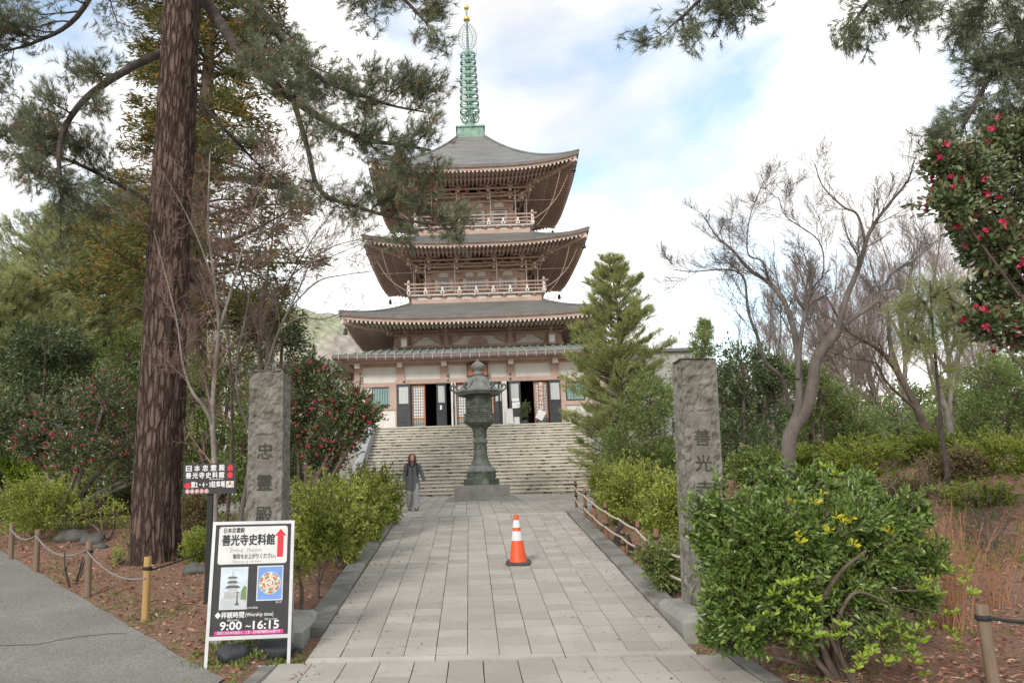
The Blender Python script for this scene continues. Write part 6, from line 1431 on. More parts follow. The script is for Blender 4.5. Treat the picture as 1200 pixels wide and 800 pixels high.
bare('bare_tree', 'leaning leafless tree with dark crossing branches right of the big maple', [
 ((c4(705, 830), c4(665, 720), c4(612, 620), c4(565, 565), c4(490, 520), c4(440, 440)), (17, 17, 17, 17, 17, 17), 0.0992, 0.0160),
 ((c4(665, 720), c4(590, 650), c4(560, 600), c4(500, 590), c4(440, 570)), (17, 16.7, 16.5, 16.4, 16.3), 0.0310, 0.0080),
 ((c4(640, 680), c4(600, 560), c4(590, 460), c4(560, 400), c4(540, 330)), (17, 17.3, 17.5, 17.6, 17.7), 0.0434, 0.0080)], 'barkbrown', 52, nt_=9, Lc=1.3, rmin=0.0035)
bare('bare_tree', 'upright multi-stemmed leafless tree beside the weeping pine', [
 ((c4(748, 830), c4(740, 740), c4(722, 680), c4(700, 600), c4(690, 520)), (18, 18, 18, 18, 18), 0.0930, 0.0160),
 ((c4(745, 780), c4(745, 680), c4(760, 620), c4(790, 580)), (18, 18.2, 18.4, 18.5), 0.0558, 0.0120),
 ((c4(735, 720), c4(700, 650), c4(680, 560), c4(675, 480)), (18, 17.8, 17.6, 17.5), 0.0434, 0.0120)], 'barkpale', 53, nt_=8, Lc=1.5, rmin=0.0035)
for i, (px, pb, D, pt, lab) in enumerate(((1010, 500, 30, 270, 'tallest thin leafless tree of the far pinkish thicket'), (960, 500, 33, 300, 'leafless tree at the left end of the far pinkish thicket'), (1065, 500, 31, 255, 'leafless tree in the middle of the far pinkish thicket'), (1120, 500, 34, 270, 'leafless tree at the right of the far thicket behind the camellia'), (1035, 500, 40, 300, 'small pale leafless tree at the back of the far thicket'), (1165, 500, 36, 300, 'leafless tree at the far right behind the green shrubs'), (905, 500, 36, 330, 'slim leafless tree seen between the limbs of the big maple'))):
    rg = np.random.default_rng(60+i); x0 = xat(px, pb, D); g = np.array([x0, D, terrain(x0, D)]); H = zat(px, pt, D)-g[2]
    T = tree('bare_tree', g, lab, 'far leafless trees'); mb = MB(); tw = MB()
    q = wiggle(g-[0, 0, .1], (0, 0, 1), H*0.45, rg, 6, 0.05, 0.05); mb.tube(q, np.linspace(0.13, 0.07, len(q)), 8)
    for k in range(8):
        a = rg.uniform(0, 6.28); s0 = q[rg.integers(2, 7)]; l = wiggle(s0, (0.5*math.cos(a), 0.5*math.sin(a), 1), H*rg.uniform(0.4, 0.58), rg, 7, 0.09, 0.06); mb.tube(l, np.linspace(0.07, 0.012, len(l)), 6, 0, False)
        sprout(tw, l, 0.03, 0.010, rg, 2, 13, H*0.18, 0.55, 0.10, None, 0.12, 0, 0.12, 0.0062, 0.6)
    mb.build('trunk', M['barkpale'], T); tw.build('twigs', M['twigpink'], T)
# left thin trees around the pillar
bare('bare_tree', 'slim pale-barked bare tree rising between the direction sign and the pillar', [
 ((( 252, 640), (252, 600), (251, 540), (249, 480), (252, 430), (256, 380), (250, 320), (244, 262), (246, 180)), (12.4, 12.4, 12.4, 12.4, 12.5, 12.5, 12.6, 12.7, 12.8), 0.0607, 0.0128),
 (((250, 500), (240, 478), (225, 458), (214, 425), (208, 380), (196, 330), (180, 270)), (12.4, 12.3, 12.2, 12.1, 12, 11.9, 11.8), 0.0347, 0.0051),
 (((252, 400), (268, 350), (282, 300), (300, 240), (318, 190)), (12.5, 12.6, 12.7, 12.8, 12.9), 0.0289, 0.0051),
 (((250, 330), (232, 280), (210, 235), (190, 200)), (12.6, 12.4, 12.2, 12.1), 0.0173, 0.0045)], 'barkpale', 54, twigmat='twigred', nt_=13, Lc=1.05, rmin=0.003)
bare('bare_tree', 'bare maple whose dark branches spread right above the left pillar', [
 (((279, 640), (283, 600), (290, 560), (298, 500), (304, 450), (313, 430), (322, 400), (335, 370), (352, 335), (366, 305), (392, 288), (424, 280)), (13.2, 13.2, 13.2, 13.2, 13.2, 13.1, 13, 12.9, 12.8, 12.7, 12.5, 12.4), 0.0491, 0.0051),
 (((300, 520), (280, 470), (278, 420), (290, 360), (300, 300), (330, 250)), (13.2, 13.3, 13.4, 13.5, 13.6, 13.7), 0.0289, 0.0051),
 (((330, 385), (352, 372), (378, 374), (402, 366), (428, 362)), (12.9, 12.7, 12.6, 12.5, 12.4), 0.0202, 0.0038),
 (((340, 360), (372, 330), (404, 322), (432, 318)), (12.8, 12.7, 12.6, 12.5), 0.0173, 0.0038)], 'barkgrey', 55, twigmat='barkgrey', nt_=12, Lc=0.95, rmin=0.0028)
bare('bare_tree', 'small bare tree with fine rust-coloured twigs in front of the cedar', [
 (((262, 650), (270, 560), (272, 480), (268, 400), (262, 330), (270, 270)), (15, 15, 15, 15, 15, 15), 0.0405, 0.0096),
 (((265, 380), (235, 320), (215, 270), (190, 230)), (15, 14.8, 14.7, 14.6), 0.0173, 0.0051), (((264, 360), (300, 300), (335, 250), (370, 215)), (15, 14.8, 14.7, 14.6), 0.0173, 0.0051), (((266, 300), (290, 250), (300, 200)), (15, 15, 15), 0.0173, 0.0051)], 'barkbrown', 56, twigmat='twigred', nt_=14, Lc=1.2, rmin=0.0032)
bare('bare_tree', 'reddish-twigged bare tree spreading in front of the upper pine limbs', [
 (((300, 640), (306, 560), (308, 480), (304, 400), (310, 330)), (16, 16, 16, 16, 16), 0.06, 0.02),
 (((306, 420), (335, 340), (360, 290), (395, 240)), (16, 15.8, 15.6, 15.5), 0.025, 0.006), (((305, 400), (285, 330), (262, 270), (240, 215)), (16, 15.8, 15.6, 15.5), 0.025, 0.006), (((308, 360), (318, 290), (325, 230), (345, 180)), (16, 16, 16, 16), 0.025, 0.006), (((306, 380), (345, 320), (390, 300), (425, 285)), (16, 15.8, 15.6, 15.5), 0.02, 0.005)], 'barkbrown', 57, twigmat='twigred', nt_=14, Lc=1.15, rmin=0.003)
for px, py, D, sd, lab in ((30, 300, 24, 71, 'thin leafless tree at the far left edge against the sky'), (-10, 260, 26, 72, 'leafless tree with long twigs cut by the left frame edge')):
    rg = np.random.default_rng(sd); x0 = xat(px, 520, D); g = np.array([x0, D, terrain(x0, D)]); T = tree('bare_tree', g, lab, 'leafless trees at the left edge'); mb = MB(); tw = MB()
    H = zat(px, py, D)-g[2]; q = wiggle(g-[0, 0, .1], (0, 0, 1), H*0.7, rg, 7, 0.06, 0.05); mb.tube(q, np.linspace(0.12, 0.04, len(q)), 7); sprout(tw, q, 0.06, 0.03, rg, 2, 10, H*0.3, 0.6, 0.08, None, 0.4, 0, 0.14, 0.006); mb.build('trunk', M['barkpale'], T); tw.build('twigs', M['twigpink'], T)

# ------------------------------------------------ broadleaf trees and shrubs
def leafy(name, label, b, blobs, leafm, seed, L=0.07, W=0.42, nsh=120, per=16, flowers=0, six=False, barkm='barkbrown', stemr=0.03, group=None, cat='shrub', thr=-0.2, fm='flower', fr=0.045, upb=0.25, nstem=10, trunk_pts=None, start=0.35, jit=None, ns=None, sprigs=0, sprl=0.22):
    """blobs: ((x, y, z), (rx, ry, rz)[, share])"""
    rg = np.random.default_rng(seed); b = np.array(b, float); T = tree(name, b, label, group, cat); fo = MB(); st = MB(); fl = MB(); so = []
    if trunk_pts is not None:
        for tpz, r0, r1 in trunk_pts: limb(st, tpz, r0, r1, 8)
    for bl in blobs:
        c, r = np.array(bl[0], float), np.array(bl[1], float); k = bl[2] if len(bl) > 2 else 1.0; tips = []
        fork = b + (c-b)*np.array([0.25, 0.25, 0.35])
        limb(st, [b-[0, 0, 0.05], fork + rg.normal(size=3)*0.04, c - [0, 0, r[2]*0.4], c], stemr, stemr*0.35, 7)
        blob_foliage(fo, st, c, r, int(nsh*k), per, L, W, rg, 0, six, start, upb, thr, None, nstem, stemr*0.35, 0, jit if jit else 0.55*L, noise_s=ns or 1.6/max(0.3, r.max()), tips_out=tips)
        if flowers and tips:
            e, d = tips[0]; m = min(len(e), int(flowers*k)); ix = rg.choice(len(e), m, replace=m > len(e)); petals(fl, e[ix] + d[ix]*L*0.6 + rg.normal(size=(m, 3))*L*0.5, fr, rg, 0, d[ix])
    for _ in range(sprigs):
        bl = blobs[rg.integers(len(blobs))]; c, r = np.array(bl[0], float), np.array(bl[1], float); d = rdirs(rg, 1)[0]; d[2] = abs(d[2])*0.9+0.1
        e = c + d*r*0.85; q = wiggle(e, d + np.array([0, 0, 0.5]), sprl*rg.uniform(0.6, 1.5)+0.15*r.max(), rg, 4, 0.15); st.tube(q, np.linspace(0.006, 0.003, len(q)), 4, 0, False)
        m = 20; tt = rg.uniform(0.15, 1, m)*3.99; j = tt.astype(int); P = q[j]*(1-(tt-j))[:, None] + q[j+1]*(tt-j)[:, None]; D_ = unit(q[-1]-q[0])*0.7 + rg.normal(size=(m, 3))*0.6
        (leaves6 if six else leaves4)(fo, P, D_, L, W, rg)
    st.build('stems', M[barkm], T); fo.build('foliage', M[leafm], T)
    if not fl.empty(): fl.build('flowers', M[fm], T)
    return T
def bb(px, py, D, rx, rz=None, ry=None, k=1.0):        # clump at a view position with pixel radii turned into metres
    c = at(px, py, D); m = D/FOC; return (c, (rx*m, (ry if ry else rx)*m, (rz if rz else rx)*m), k)
def gb(px, py, D=None):
    if D is None: return base(px, py)
    x = xat(px, py, D); return np.array([x, D, terrain(x, D)])
# camellias
g = gb(75, 600, 17.5)
leafy('camellia_tree', 'broad camellia with many red flowers, left of the big pine trunk', g, [bb(70, 500, 17.5, 42, 34), bb(120, 470, 17.5, 40, 36), bb(95, 530, 17, 46, 24), bb(150, 500, 18, 44, 40), bb(40, 520, 17.2, 26, 24), bb(175, 545, 18.2, 40, 26), bb(215, 520, 18.6, 36, 36, k=.7)], 'lf_camellia', 81, L=0.085, W=0.5, nsh=150, per=16, flowers=70, stemr=0.06, cat='tree', fr=0.04, barkm='barkpale', sprigs=80)
g = gb(352, 640, 14)
leafy('camellia_tree', 'camellia full of red flowers overhanging the hedge right of the left pillar', g, [bb(372, 470, 14.2, 36, 34), bb(408, 478, 14, 30, 26), bb(362, 440, 14.4, 24, 20), bb(398, 508, 14, 36, 24), bb(350, 505, 14.4, 26, 30), bb(428, 486, 13.8, 18, 14, k=.6), bb(380, 535, 14.2, 26, 16, k=.6)], 'lf_camellia', 82, L=0.085, W=0.5, nsh=140, per=16, flowers=62, stemr=0.05, cat='tree', fr=0.038, sprigs=60,
      trunk_pts=[(A([14, 14, 14, 14.1], (345, 600), (368, 560), (392, 535), (412, 520)), 0.06, 0.02)])
g = gb(1420, 660, 7.4)
leafy('camellia_tree', 'large crimson-flowered camellia reaching in from the right frame edge', g, [bb(1192, 168, 7.2, 40, 30), bb(1138, 205, 7.0, 36, 30), bb(1188, 235, 7.3, 44, 40), bb(1108, 190, 6.9, 22, 14, k=.3), bb(1122, 240, 6.9, 34, 26, k=.8), bb(1165, 290, 7.1, 34, 30), bb(1205, 318, 7.3, 40, 40), bb(1176, 345, 7.3, 30, 24, k=.7), bb(1160, 382, 7.2, 34, 14, k=.5), bb(1205, 385, 7.3, 40, 20, k=.8), bb(1260, 250, 7.5, 70, 110), bb(1140, 262, 7.6, 24, 24, k=.5), bb(1220, 200, 7.6, 50, 50)], 'lf_camellia', 83, L=0.066, W=0.5, nsh=120, per=16, flowers=24, stemr=0.018, six=True, cat='tree', fr=0.05, thr=-0.05, nstem=20, ns=5.0, start=0.15, jit=0.04, sprigs=70, sprl=0.12)
# dark evergreens behind the left bed and pillar
E_ = [
 ('dark glossy evergreen tree above the left camellia', 45, 430, 21, [(55, 400, 48, 24), (30, 430, 40, 34), (80, 430, 38, 30), (50, 465, 50, 34)], 'lf_dark', 0.12, 520, 'evergreens behind the left bed'),
 ('dense evergreen seen just right of the big pine trunk', 245, 560, 18, [(228, 470, 26, 60), (270, 430, 34, 60), (240, 560, 34, 44), (285, 520, 30, 70)], 'lf_mid', 0.11, 640, 'evergreens behind the left bed'),
 ('dark evergreen behind the left stone pillar', 330, 560, 19, [(330, 400, 32, 50), (300, 370, 32, 44), (340, 470, 34, 50), (310, 550, 50, 50)], 'lf_dark', 0.11, 640, 'evergreens behind the left bed'),
 ('mixed green evergreen filling the gap beyond the red camellia', 395, 560, 21, [(360, 560, 30, 44), (345, 540, 30, 30)], 'lf_mid', 0.10, 620, 'evergreens behind the left bed'),
 ('low dark evergreen at the left frame edge behind the bright shrub', 5, 560, 20, [(0, 500, 40, 40), (-20, 550, 44, 40)], 'lf_dark', 0.11, 600, 'evergreens behind the left bed'),
 ('green evergreen in the shade between camellia and pine trunk', 150, 590, 20, [(150, 420, 40, 40), (120, 560, 54, 36), (190, 580, 44, 36), (165, 470, 40, 40)], 'lf_mid', 0.10, 600, 'evergreens behind the left bed'),
]
for i, (lab, px, py, D, bl, m_, L_, pb, gr) in enumerate(E_):
    leafy('evergreen_tree', lab, gb(px, pb, D), [bb(x, y, D + (j % 3 - 1)*0.5, rx, rz) for j, (x, y, rx, rz) in enumerate(bl)] + [bb(px, pb-15, D, 44, 20)], m_, 90+i, L=L_, W=0.45, nsh=150, per=15, stemr=0.07, cat='tree', group=gr, thr=-0.25)
E2 = [
 ('rounded evergreen between the olive pine and the right pillar', 770, 24, [(760, 470, 30, 34), (735, 520, 34, 40), (790, 500, 34, 50), (770, 545, 44, 30)], 'lf_mid', 0.10, 560),
 ('tall evergreen directly right of the right stone pillar', 872, 20, [(870, 430, 34, 36), (850, 470, 30, 40), (890, 480, 36, 50), (865, 520, 40, 40), (905, 440, 20, 24)], 'lf_dark', 0.10, 560),
 ('slender light green sapling behind the right pillar top', 820, 21, [(822, 408, 15, 24, ), (810, 440, 26, 26), (826, 386, 8, 14)], 'lf_pale', 0.07, 560),
 ('grey-green evergreen behind the trunk of the bare maple', 965, 22, [(960, 460, 30, 34), (985, 490, 32, 34), (950, 510, 40, 30), (940, 440, 18, 18), (1010, 520, 30, 24)], 'lf_mid', 0.10, 560),
 ('light green broad evergreen at the right frame edge', 1170, 19, [(1160, 450, 34, 34), (1200, 430, 40, 40), (1180, 490, 40, 34), (1140, 490, 26, 30), (1220, 480, 40, 50)], 'lf_pale', 0.10, 560),
 ('low evergreen behind the leaning bare tree', 1060, 24, [(1050, 490, 36, 26), (1090, 500, 30, 24), (1115, 470, 22, 30)], 'lf_pale', 0.10, 560),
 ('dark evergreen beside the steps behind the hedge', 728, 26, [(724, 525, 18, 24), (738, 548, 22, 20)], 'lf_mid', 0.09, 570),
]
for i, (lab, px, D, bl, m_, L_, pb) in enumerate(E2):
    leafy('evergreen_tree', lab, gb(px, pb, D), [bb(x, y, D + (j % 3 - 1)*0.5, rx, rz) for j, (x, y, rx, rz) in enumerate(bl)] + ([bb(px-8, pb-18, D, 40, 22), bb(px+26, pb-24, D, 36, 22)] if i not in (2, 6) else []), m_, 110+i, L=L_, W=0.45, nsh=150, per=15, stemr=0.06, cat='tree', group='evergreens behind the right bed', thr=-0.25)
# bright shrubs lining the path
HL = [('bright green shrub nearest the notice board, left of the path', 372, 688, 10.6, [(372, 610, 26, 34), (352, 640, 20, 26), (390, 630, 20, 26)]),
      ('bright green shrub second from the notice board, left of the path', 398, 660, 12.4, [(392, 600, 30, 34), (418, 612, 22, 28), (370, 592, 22, 22), (402, 640, 22, 20)]),
      ('bright green shrub in the middle of the left path hedge', 425, 645, 14.4, [(420, 582, 28, 26), (440, 600, 20, 24), (400, 590, 20, 24), (425, 622, 24, 18)]),
      ('bright green shrub at the plaza end of the left path hedge', 446, 625, 16.6, [(446, 572, 22, 18), (456, 592, 18, 20), (432, 580, 20, 20), (446, 606, 20, 14)])]
for i, (lab, px, py, D, bl) in enumerate(HL):
    leafy('hedge_shrub', lab, gb(px, py, D), [bb(x, y, D+(j % 2)*0.25-0.1, rx, rz) for j, (x, y, rx, rz) in enumerate(bl)], 'lf_bright', 130+i, L=0.068, W=0.40, nsh=170, per=15, stemr=0.02, group='bright shrubs left of the path', nstem=24, thr=-0.10, start=0.15, ns=3.2, sprigs=70)
HR = [('bright shrub at the plaza end of the right bed', 712, 600, 19, [(705, 562, 16, 20), (725, 570, 22, 24), (712, 590, 14, 14)]),
      ('large bright shrub in the middle of the right bed behind the rope fence', 748, 630, 15.5, [(740, 568, 30, 26), (765, 575, 28, 28), (750, 596, 36, 22), (722, 590, 20, 22)]),
      ('bright shrub close to the left side of the right pillar', 785, 660, 12.5, [(785, 590, 24, 24), (800, 615, 22, 26), (775, 620, 22, 24), (796, 575, 14, 16)]),
      ('small low shrub at the foot of the right pillar by the rope fence', 782, 690, 10.3, [(782, 672, 20, 16), (796, 680, 14, 14), (770, 660, 10, 12)])]
for i, (lab, px, py, D, bl) in enumerate(HR):
    leafy('hedge_shrub', lab, gb(px, py, D), [bb(x, y, D+(j % 2)*0.25-0.1, rx, rz) for j, (x, y, rx, rz) in enumerate(bl)], 'lf_bright' if i != 3 else 'lf_mid', 140+i, L=0.066, W=0.40, nsh=180 if i != 3 else 90, per=17 if i != 3 else 12, stemr=0.02, group='bright shrubs right of the path', nstem=24, thr=-0.10, start=0.15, ns=3.2, sprigs=70)
# left bed shrubs
leafy('round_shrub', 'bright green rounded shrub beside the rope fence at the far left', gb(42, 628, 15.5), [bb(40, 585, 15.5, 36, 28), bb(20, 595, 15.5, 26, 26), bb(66, 590, 15.3, 24, 24), bb(45, 605, 15.1, 34, 16)], 'lf_bright', 150, L=0.06, nsh=200, per=15, stemr=0.02, nstem=14, thr=-0.12, ns=3, sprigs=60)
leafy('round_shrub', 'yellow-green shrub at the left frame edge behind the rounded one', gb(15, 590, 20), [bb(10, 545, 20, 34, 16), bb(30, 552, 20, 24, 14), bb(-10, 560, 20, 30, 20)], 'lf_lime', 151, L=0.08, nsh=170, per=14)
leafy('young_shrub', 'small open shrub with few leaves between the round shrub and the pine trunk', gb(125, 618, 15), [bb(118, 590, 15, 22, 18, k=.6), bb(135, 602, 14.8, 18, 14, k=.5), bb(98, 600, 15, 16, 12, k=.4)], 'lf_bright', 152, L=0.06, nsh=60, per=10, nstem=20)
for i, (px, py, D, rx, rz, m_, lab) in enumerate(((85, 575, 18, 26, 15, 'azaleabrown', 'rusty brown clipped azalea mound left of the pine trunk, upper one'), (110, 596, 17, 28, 13, 'azaleabrown', 'rusty brown clipped azalea mound left of the pine trunk, lower one'), (228, 600, 14.8, 20, 28, 'azaleabrown', 'brownish low bush between the pine trunk and the direction sign'), (238, 640, 12.9, 24, 22, 'azalea', 'yellowish low bush at the foot of the direction sign'), (325, 650, 12.5, 30, 30, 'azaleabrown', 'brownish shrub hidden behind the left stone pillar'))):
    D = float(base(px, py+rz*0.9)[1])+0.2
    leafy('azalea_bush', lab, gb(px, py+rz*0.8, D), [bb(px, py, D, rx, rz)], m_, 160+i, L=0.0036*D, W=0.5, nsh=420, per=12, thr=-0.5, nstem=14, stemr=0.015, group='low bushes in the left bed', start=0.5)
leafy('weedy_shoots', 'thin yellow-green shoots sprouting before the pine trunk', gb(152, 675, 12.8), [bb(152, 640, 12.8, 14, 20, k=.5), bb(140, 655, 12.6, 10, 12, k=.4)], 'lf_lime', 170, L=0.05, nsh=40, per=9, nstem=18, cat='plant')
leafy('weedy_shoots', 'small leafy sprout at the edge of the left hedge near the notice board', gb(352, 690, 9.9), [bb(350, 665, 9.9, 14, 18, k=.6)], 'lf_bright', 171, L=0.055, nsh=60, per=10, nstem=12, cat='plant')
# big glossy shrub, right foreground
g = gb(975, 780, 6.9)
bl = [(872, 612, 7.1, 46, 38), (925, 596, 7.3, 42, 30), (985, 592, 7.3, 42, 28), (1032, 612, 7.2, 40, 30), (880, 655, 6.9, 52, 40), (945, 635, 6.8, 54, 40), (1012, 655, 6.9, 48, 36), (866, 702, 6.9, 40, 38), (918, 695, 6.75, 40, 36), (842, 640, 7.2, 24, 40), (985, 692, 6.7, 36, 22, .4), (1060, 645, 7.3, 24, 30, .6), (1035, 745, 6.5, 44, 20, .22), (905, 625, 6.8, 44, 34), (1070, 700, 6.9, 22, 22, .3), (955, 565, 7.4, 20, 14, .4), (850, 742, 7.0, 26, 20, .4), (1000, 620, 6.9, 46, 34), (850, 590, 7.2, 18, 18, .4), (900, 570, 7.4, 14, 12, .3), (880, 735, 6.8, 34, 26, .6), (930, 738, 6.7, 30, 20, .45), (1000, 715, 6.9, 34, 22, .4), (1085, 660, 7.1, 20, 16, .25), (820, 600, 7.1, 12, 14, .2), (1010, 572, 7.4, 16, 12, .3), (1070, 600, 7.3, 14, 12, .3)]
bl = [(b_ + (1.0,))[:6] if len(b_) == 5 else b_ for b_ in bl]
leafy('glossy_shrub', 'big glossy green shrub with twisted trunk filling the right foreground', g, [bb(x, y, D, rx, rz, ry=min(rx, 44), k=k_) for x, y, D, rx, rz, k_ in bl], 'lf_front', 180, L=0.060, W=0.38, nsh=215, per=17, six=True, stemr=0.022, nstem=14, thr=-0.10, barkm='barkbrown', jit=0.028, ns=4.5, start=0.2, sprigs=170, sprl=0.14,
      trunk_pts=[(A([6.7, 6.65, 6.6, 6.5, 6.5], (985, 800), (965, 760), (962, 710), (985, 670), (1015, 645)), 0.034, 0.010), (A([6.7, 6.6, 6.5, 6.45], (990, 800), (978, 745), (1000, 695), (1040, 705)), 0.024, 0.008), (A([6.7, 6.7, 6.8, 6.8], (980, 800), (955, 770), (930, 730), (905, 690)), 0.03, 0.010), (A([6.6, 6.55, 6.5], (1000, 800), (985, 770), (968, 735)), 0.03, 0.015)])
ys = MB(); rg = np.random.default_rng(181); T = [o for o in COL.objects if o.name.startswith('glossy_shrub')][0]
for x, y, D in ((935, 627, 6.4), (938, 635, 6.35), (955, 589, 6.55), (980, 607, 6.45), (988, 612, 6.4), (995, 609, 6.45), (1042, 624, 6.6), (964, 579, 6.65), (1000, 638, 6.4), (928, 588, 6.55), (972, 622, 6.4)):
    c = at(x, y, D); k = 8; a = np.arange(k)*2*PI/k; D_ = np.stack([np.cos(a), -0.5+np.sin(a)*0.5, 0.4+0.4*np.sin(a)], -1); leaves6(ys, np.repeat(c[None], k, 0)+rg.normal(size=(k, 3))*0.006, D_, 0.058, 0.40, rg, 0)
ys.build('yellow_leaves', M['lf_yellow'], T)
lm = MB(); sprig = MB()
for x, y, D in ((925, 700, 6.35), (935, 712, 6.3), (915, 690, 6.35), (945, 735, 6.2), (965, 742, 6.2), (980, 738, 6.2), (955, 750, 6.2), (1005, 745, 6.1), (1030, 750, 6.1), (1050, 738, 6.2), (1070, 750, 6.2), (1010, 765, 6.1), (1040, 775, 6.1), (1060, 760, 6.1), (1085, 768, 6.2), (990, 775, 6.1), (1075, 690, 6.5), (1100, 690, 6.5), (1130, 680, 6.6), (1110, 720, 6.4), (1095, 742, 6.3), (1125, 745, 6.3), (1080, 640, 6.9), (1140, 690, 6.6), (940, 690, 6.3), (970, 560, 6.7), (895, 730, 6.4)):
    c = at(x, y, D); s0 = at(975 if x > 960 else 960, 715, 6.75); sprig.tube(catmull([s0, (s0+c)/2 + [0, 0.06, 0.06], c + [0, 0.02, -0.02]], 4), np.linspace(0.007, 0.003, 9), 5)
    for j in range(3):
        cc = c + rg.normal(size=3)*0.05; k = 7; a = np.arange(k)*2*PI/k+rg.random(); D_ = np.stack([np.cos(a), -0.3+np.sin(a)*0.6, 0.5+0.2*np.sin(a)], -1); leaves6(lm, np.repeat(cc[None], k, 0)+rg.normal(size=(k, 3))*0.008, D_, 0.06, 0.40, rg, 0)
lm.build('young_leaves', M['lf_lime'], T); sprig.build('sprig_stems', M['barkbrown'], T)
# dried hydrangea, twiggy plants and mounds at the right
def stems(name, label, px, py, D, n, spread, H, mat, seed, group=None, r=0.006, sub=5, heads=None):
    rg = np.random.default_rng(seed); g = gb(px, py, D); T = tree(name, g, label, group, 'plant'); mb = MB(); hd_ = MB()
    for i in range(n):
        a = rg.uniform(0, 6.28); s = rg.uniform(0.1, 1)**0.7*spread; q = wiggle(g+[rg.normal()*0.08, rg.normal()*0.08, -0.03], (s*math.cos(a), s*math.sin(a), 1), H*rg.uniform(0.55, 1.1), rg, 6, 0.07, 0.03)
        mb.tube(q, np.linspace(r, r*0.4, len(q)), 4, 0, False); sprout(mb, q, r*0.7, r*0.4, rg, 0, sub, H*0.22, 0.5, 0.12, None, 0.4, 0, 0.12, r*0.35)
        if heads is not None: m = 14; leaves4(hd_, np.repeat(q[-1][None], m, 0)+rg.normal(size=(m, 3))*0.03, rdirs(rg, m), 0.03, 0.6, rg)
    mb.build('stems', M[mat], T)
    if heads: hd_.build('dry_leaves', M[heads], T)
stems('dried_hydrangea', 'clump of upright dry orange-brown stems right of the glossy shrub', 1112, 728, 8.0, 46, 0.48, 1.15, 'twigorange', 190, r=0.007)
stems('dried_hydrangea', 'sparse reddish dry stems on the bank behind the first dry clump', 1092, 640, 10.2, 26, 0.55, 0.9, 'twigorange', 195, r=0.006)
stems('dried_hydrangea', 'tangle of grey-brown dry stems on the bank below the azaleas', 1150, 628, 10.6, 26, 0.8, 0.8, 'barkgrey', 196, r=0.006, heads='azaleabrown')
stems('dried_hydrangea', 'thin rusty dry stems with curled leaves behind the first dry clump', 1165, 700, 8.8, 22, 0.5, 0.9, 'twigorange', 191, r=0.006, heads='azaleabrown')
for i, (px, py, D, rx, rz, m_, lab) in enumerate(((1015, 540, 14.5, 46, 22, 'azalea', 'yellow-green azalea mound right of the maple trunk'), (1175, 535, 13.5, 50, 24, 'azalea', 'yellow-green azalea mound at the right frame edge'), (1118, 550, 12.5, 34, 18, 'azaleabrown', 'brown clipped azalea mound between two green ones'), (1062, 578, 11.2, 24, 14, 'azaleabrown', 'small olive-brown bush behind the dry stems'), (950, 545, 13.6, 34, 18, 'azalea', 'azalea mound at the foot of the bare maple'), (1150, 585, 11, 36, 12, 'azalea', 'low spreading ground bush at right behind the dry stems'), (890, 550, 13, 34, 22, 'lf_mid', 'dark low bush just right of the right pillar'), (1090, 528, 16, 40, 16, 'azalea', 'azalea mound behind the brown clipped one'), (1045, 515, 17, 40, 16, 'lf_mid', 'loose green bush at the foot of the leaning bare tree'), (985, 515, 17, 34, 20, 'lf_mid', 'loose green bush behind the yellow-green azalea by the maple'))):
    D = float(base(px, py+rz*0.95)[1])+0.3
    leafy('azalea_bush', lab, gb(px, py+rz, D), [bb(px, py, D, rx, rz, ry=rx*0.8)], m_, 200+i, L=0.0042*D, W=0.5, nsh=560, per=13, thr=-0.22, ns=2.5, sprigs=60, sprl=0.12, nstem=16, stemr=0.015, group='low bushes in the right bed', start=0.5)
stems('twiggy_sapling', 'leafless sapling with long thin branches in the mulch right of the maple', 1070, 612, 10.5, 7, 1.0, 1.5, 'barkbrown', 192, r=0.014, sub=7)
stems('twiggy_sapling', 'small leafless sapling beside the azalea mounds left of the leaning one', 985, 600, 11.5, 6, 0.9, 1.4, 'barkgrey', 193, r=0.012, sub=7)
stems('twiggy_sapling', 'short forked bare stem in the left mulch near the knotted post', 86, 694, 11.6, 3, 0.5, 0.62, 'barkdark', 194, r=0.02, sub=2)
# stones
def rock(px, py, D, s, lab, seed, grp='garden rocks'):
    g = gb(px, py, D); mb = MB(); G = []
    for i in range(13):
        v = -PI/2+PI*i/12; G.append([tuple((1+0.28*noise.noise(Vector((math.cos(u)*1.5*math.cos(v)+seed, math.sin(u)*1.5*math.cos(v), math.sin(v)*1.5))))*np.array([s*math.cos(u)*math.cos(v), s*0.7*math.sin(u)*math.cos(v), s*0.5*math.sin(v)+s*0.2])) for u in np.linspace(0, 2*PI, 21)])
    for r in G: r[-1] = r[0]
    mb.grid(G, 0, True); o = mb.build('rock', M['rock'], None); o.location = g; tag(o, lab, 'rock', grp)
rock(228, 684, 11.8, 0.20, 'mossy dark stone in the mulch left of the notice board', 1); rock(85, 626, 15.2, 0.34, 'dark garden rock under the left shrubs, left one', 2); rock(108, 630, 14.8, 0.26, 'dark garden rock under the left shrubs, right one', 3); rock(118, 636, 14.2, 0.12, 'small pale stone in the left mulch', 4)
rock(905, 535, 12.6, 0.30, 'pale grey rock seen above the glossy shrub', 5); rock(886, 538, 12.2, 0.18, 'smaller pale rock beside the right pillar above the glossy shrub', 6)

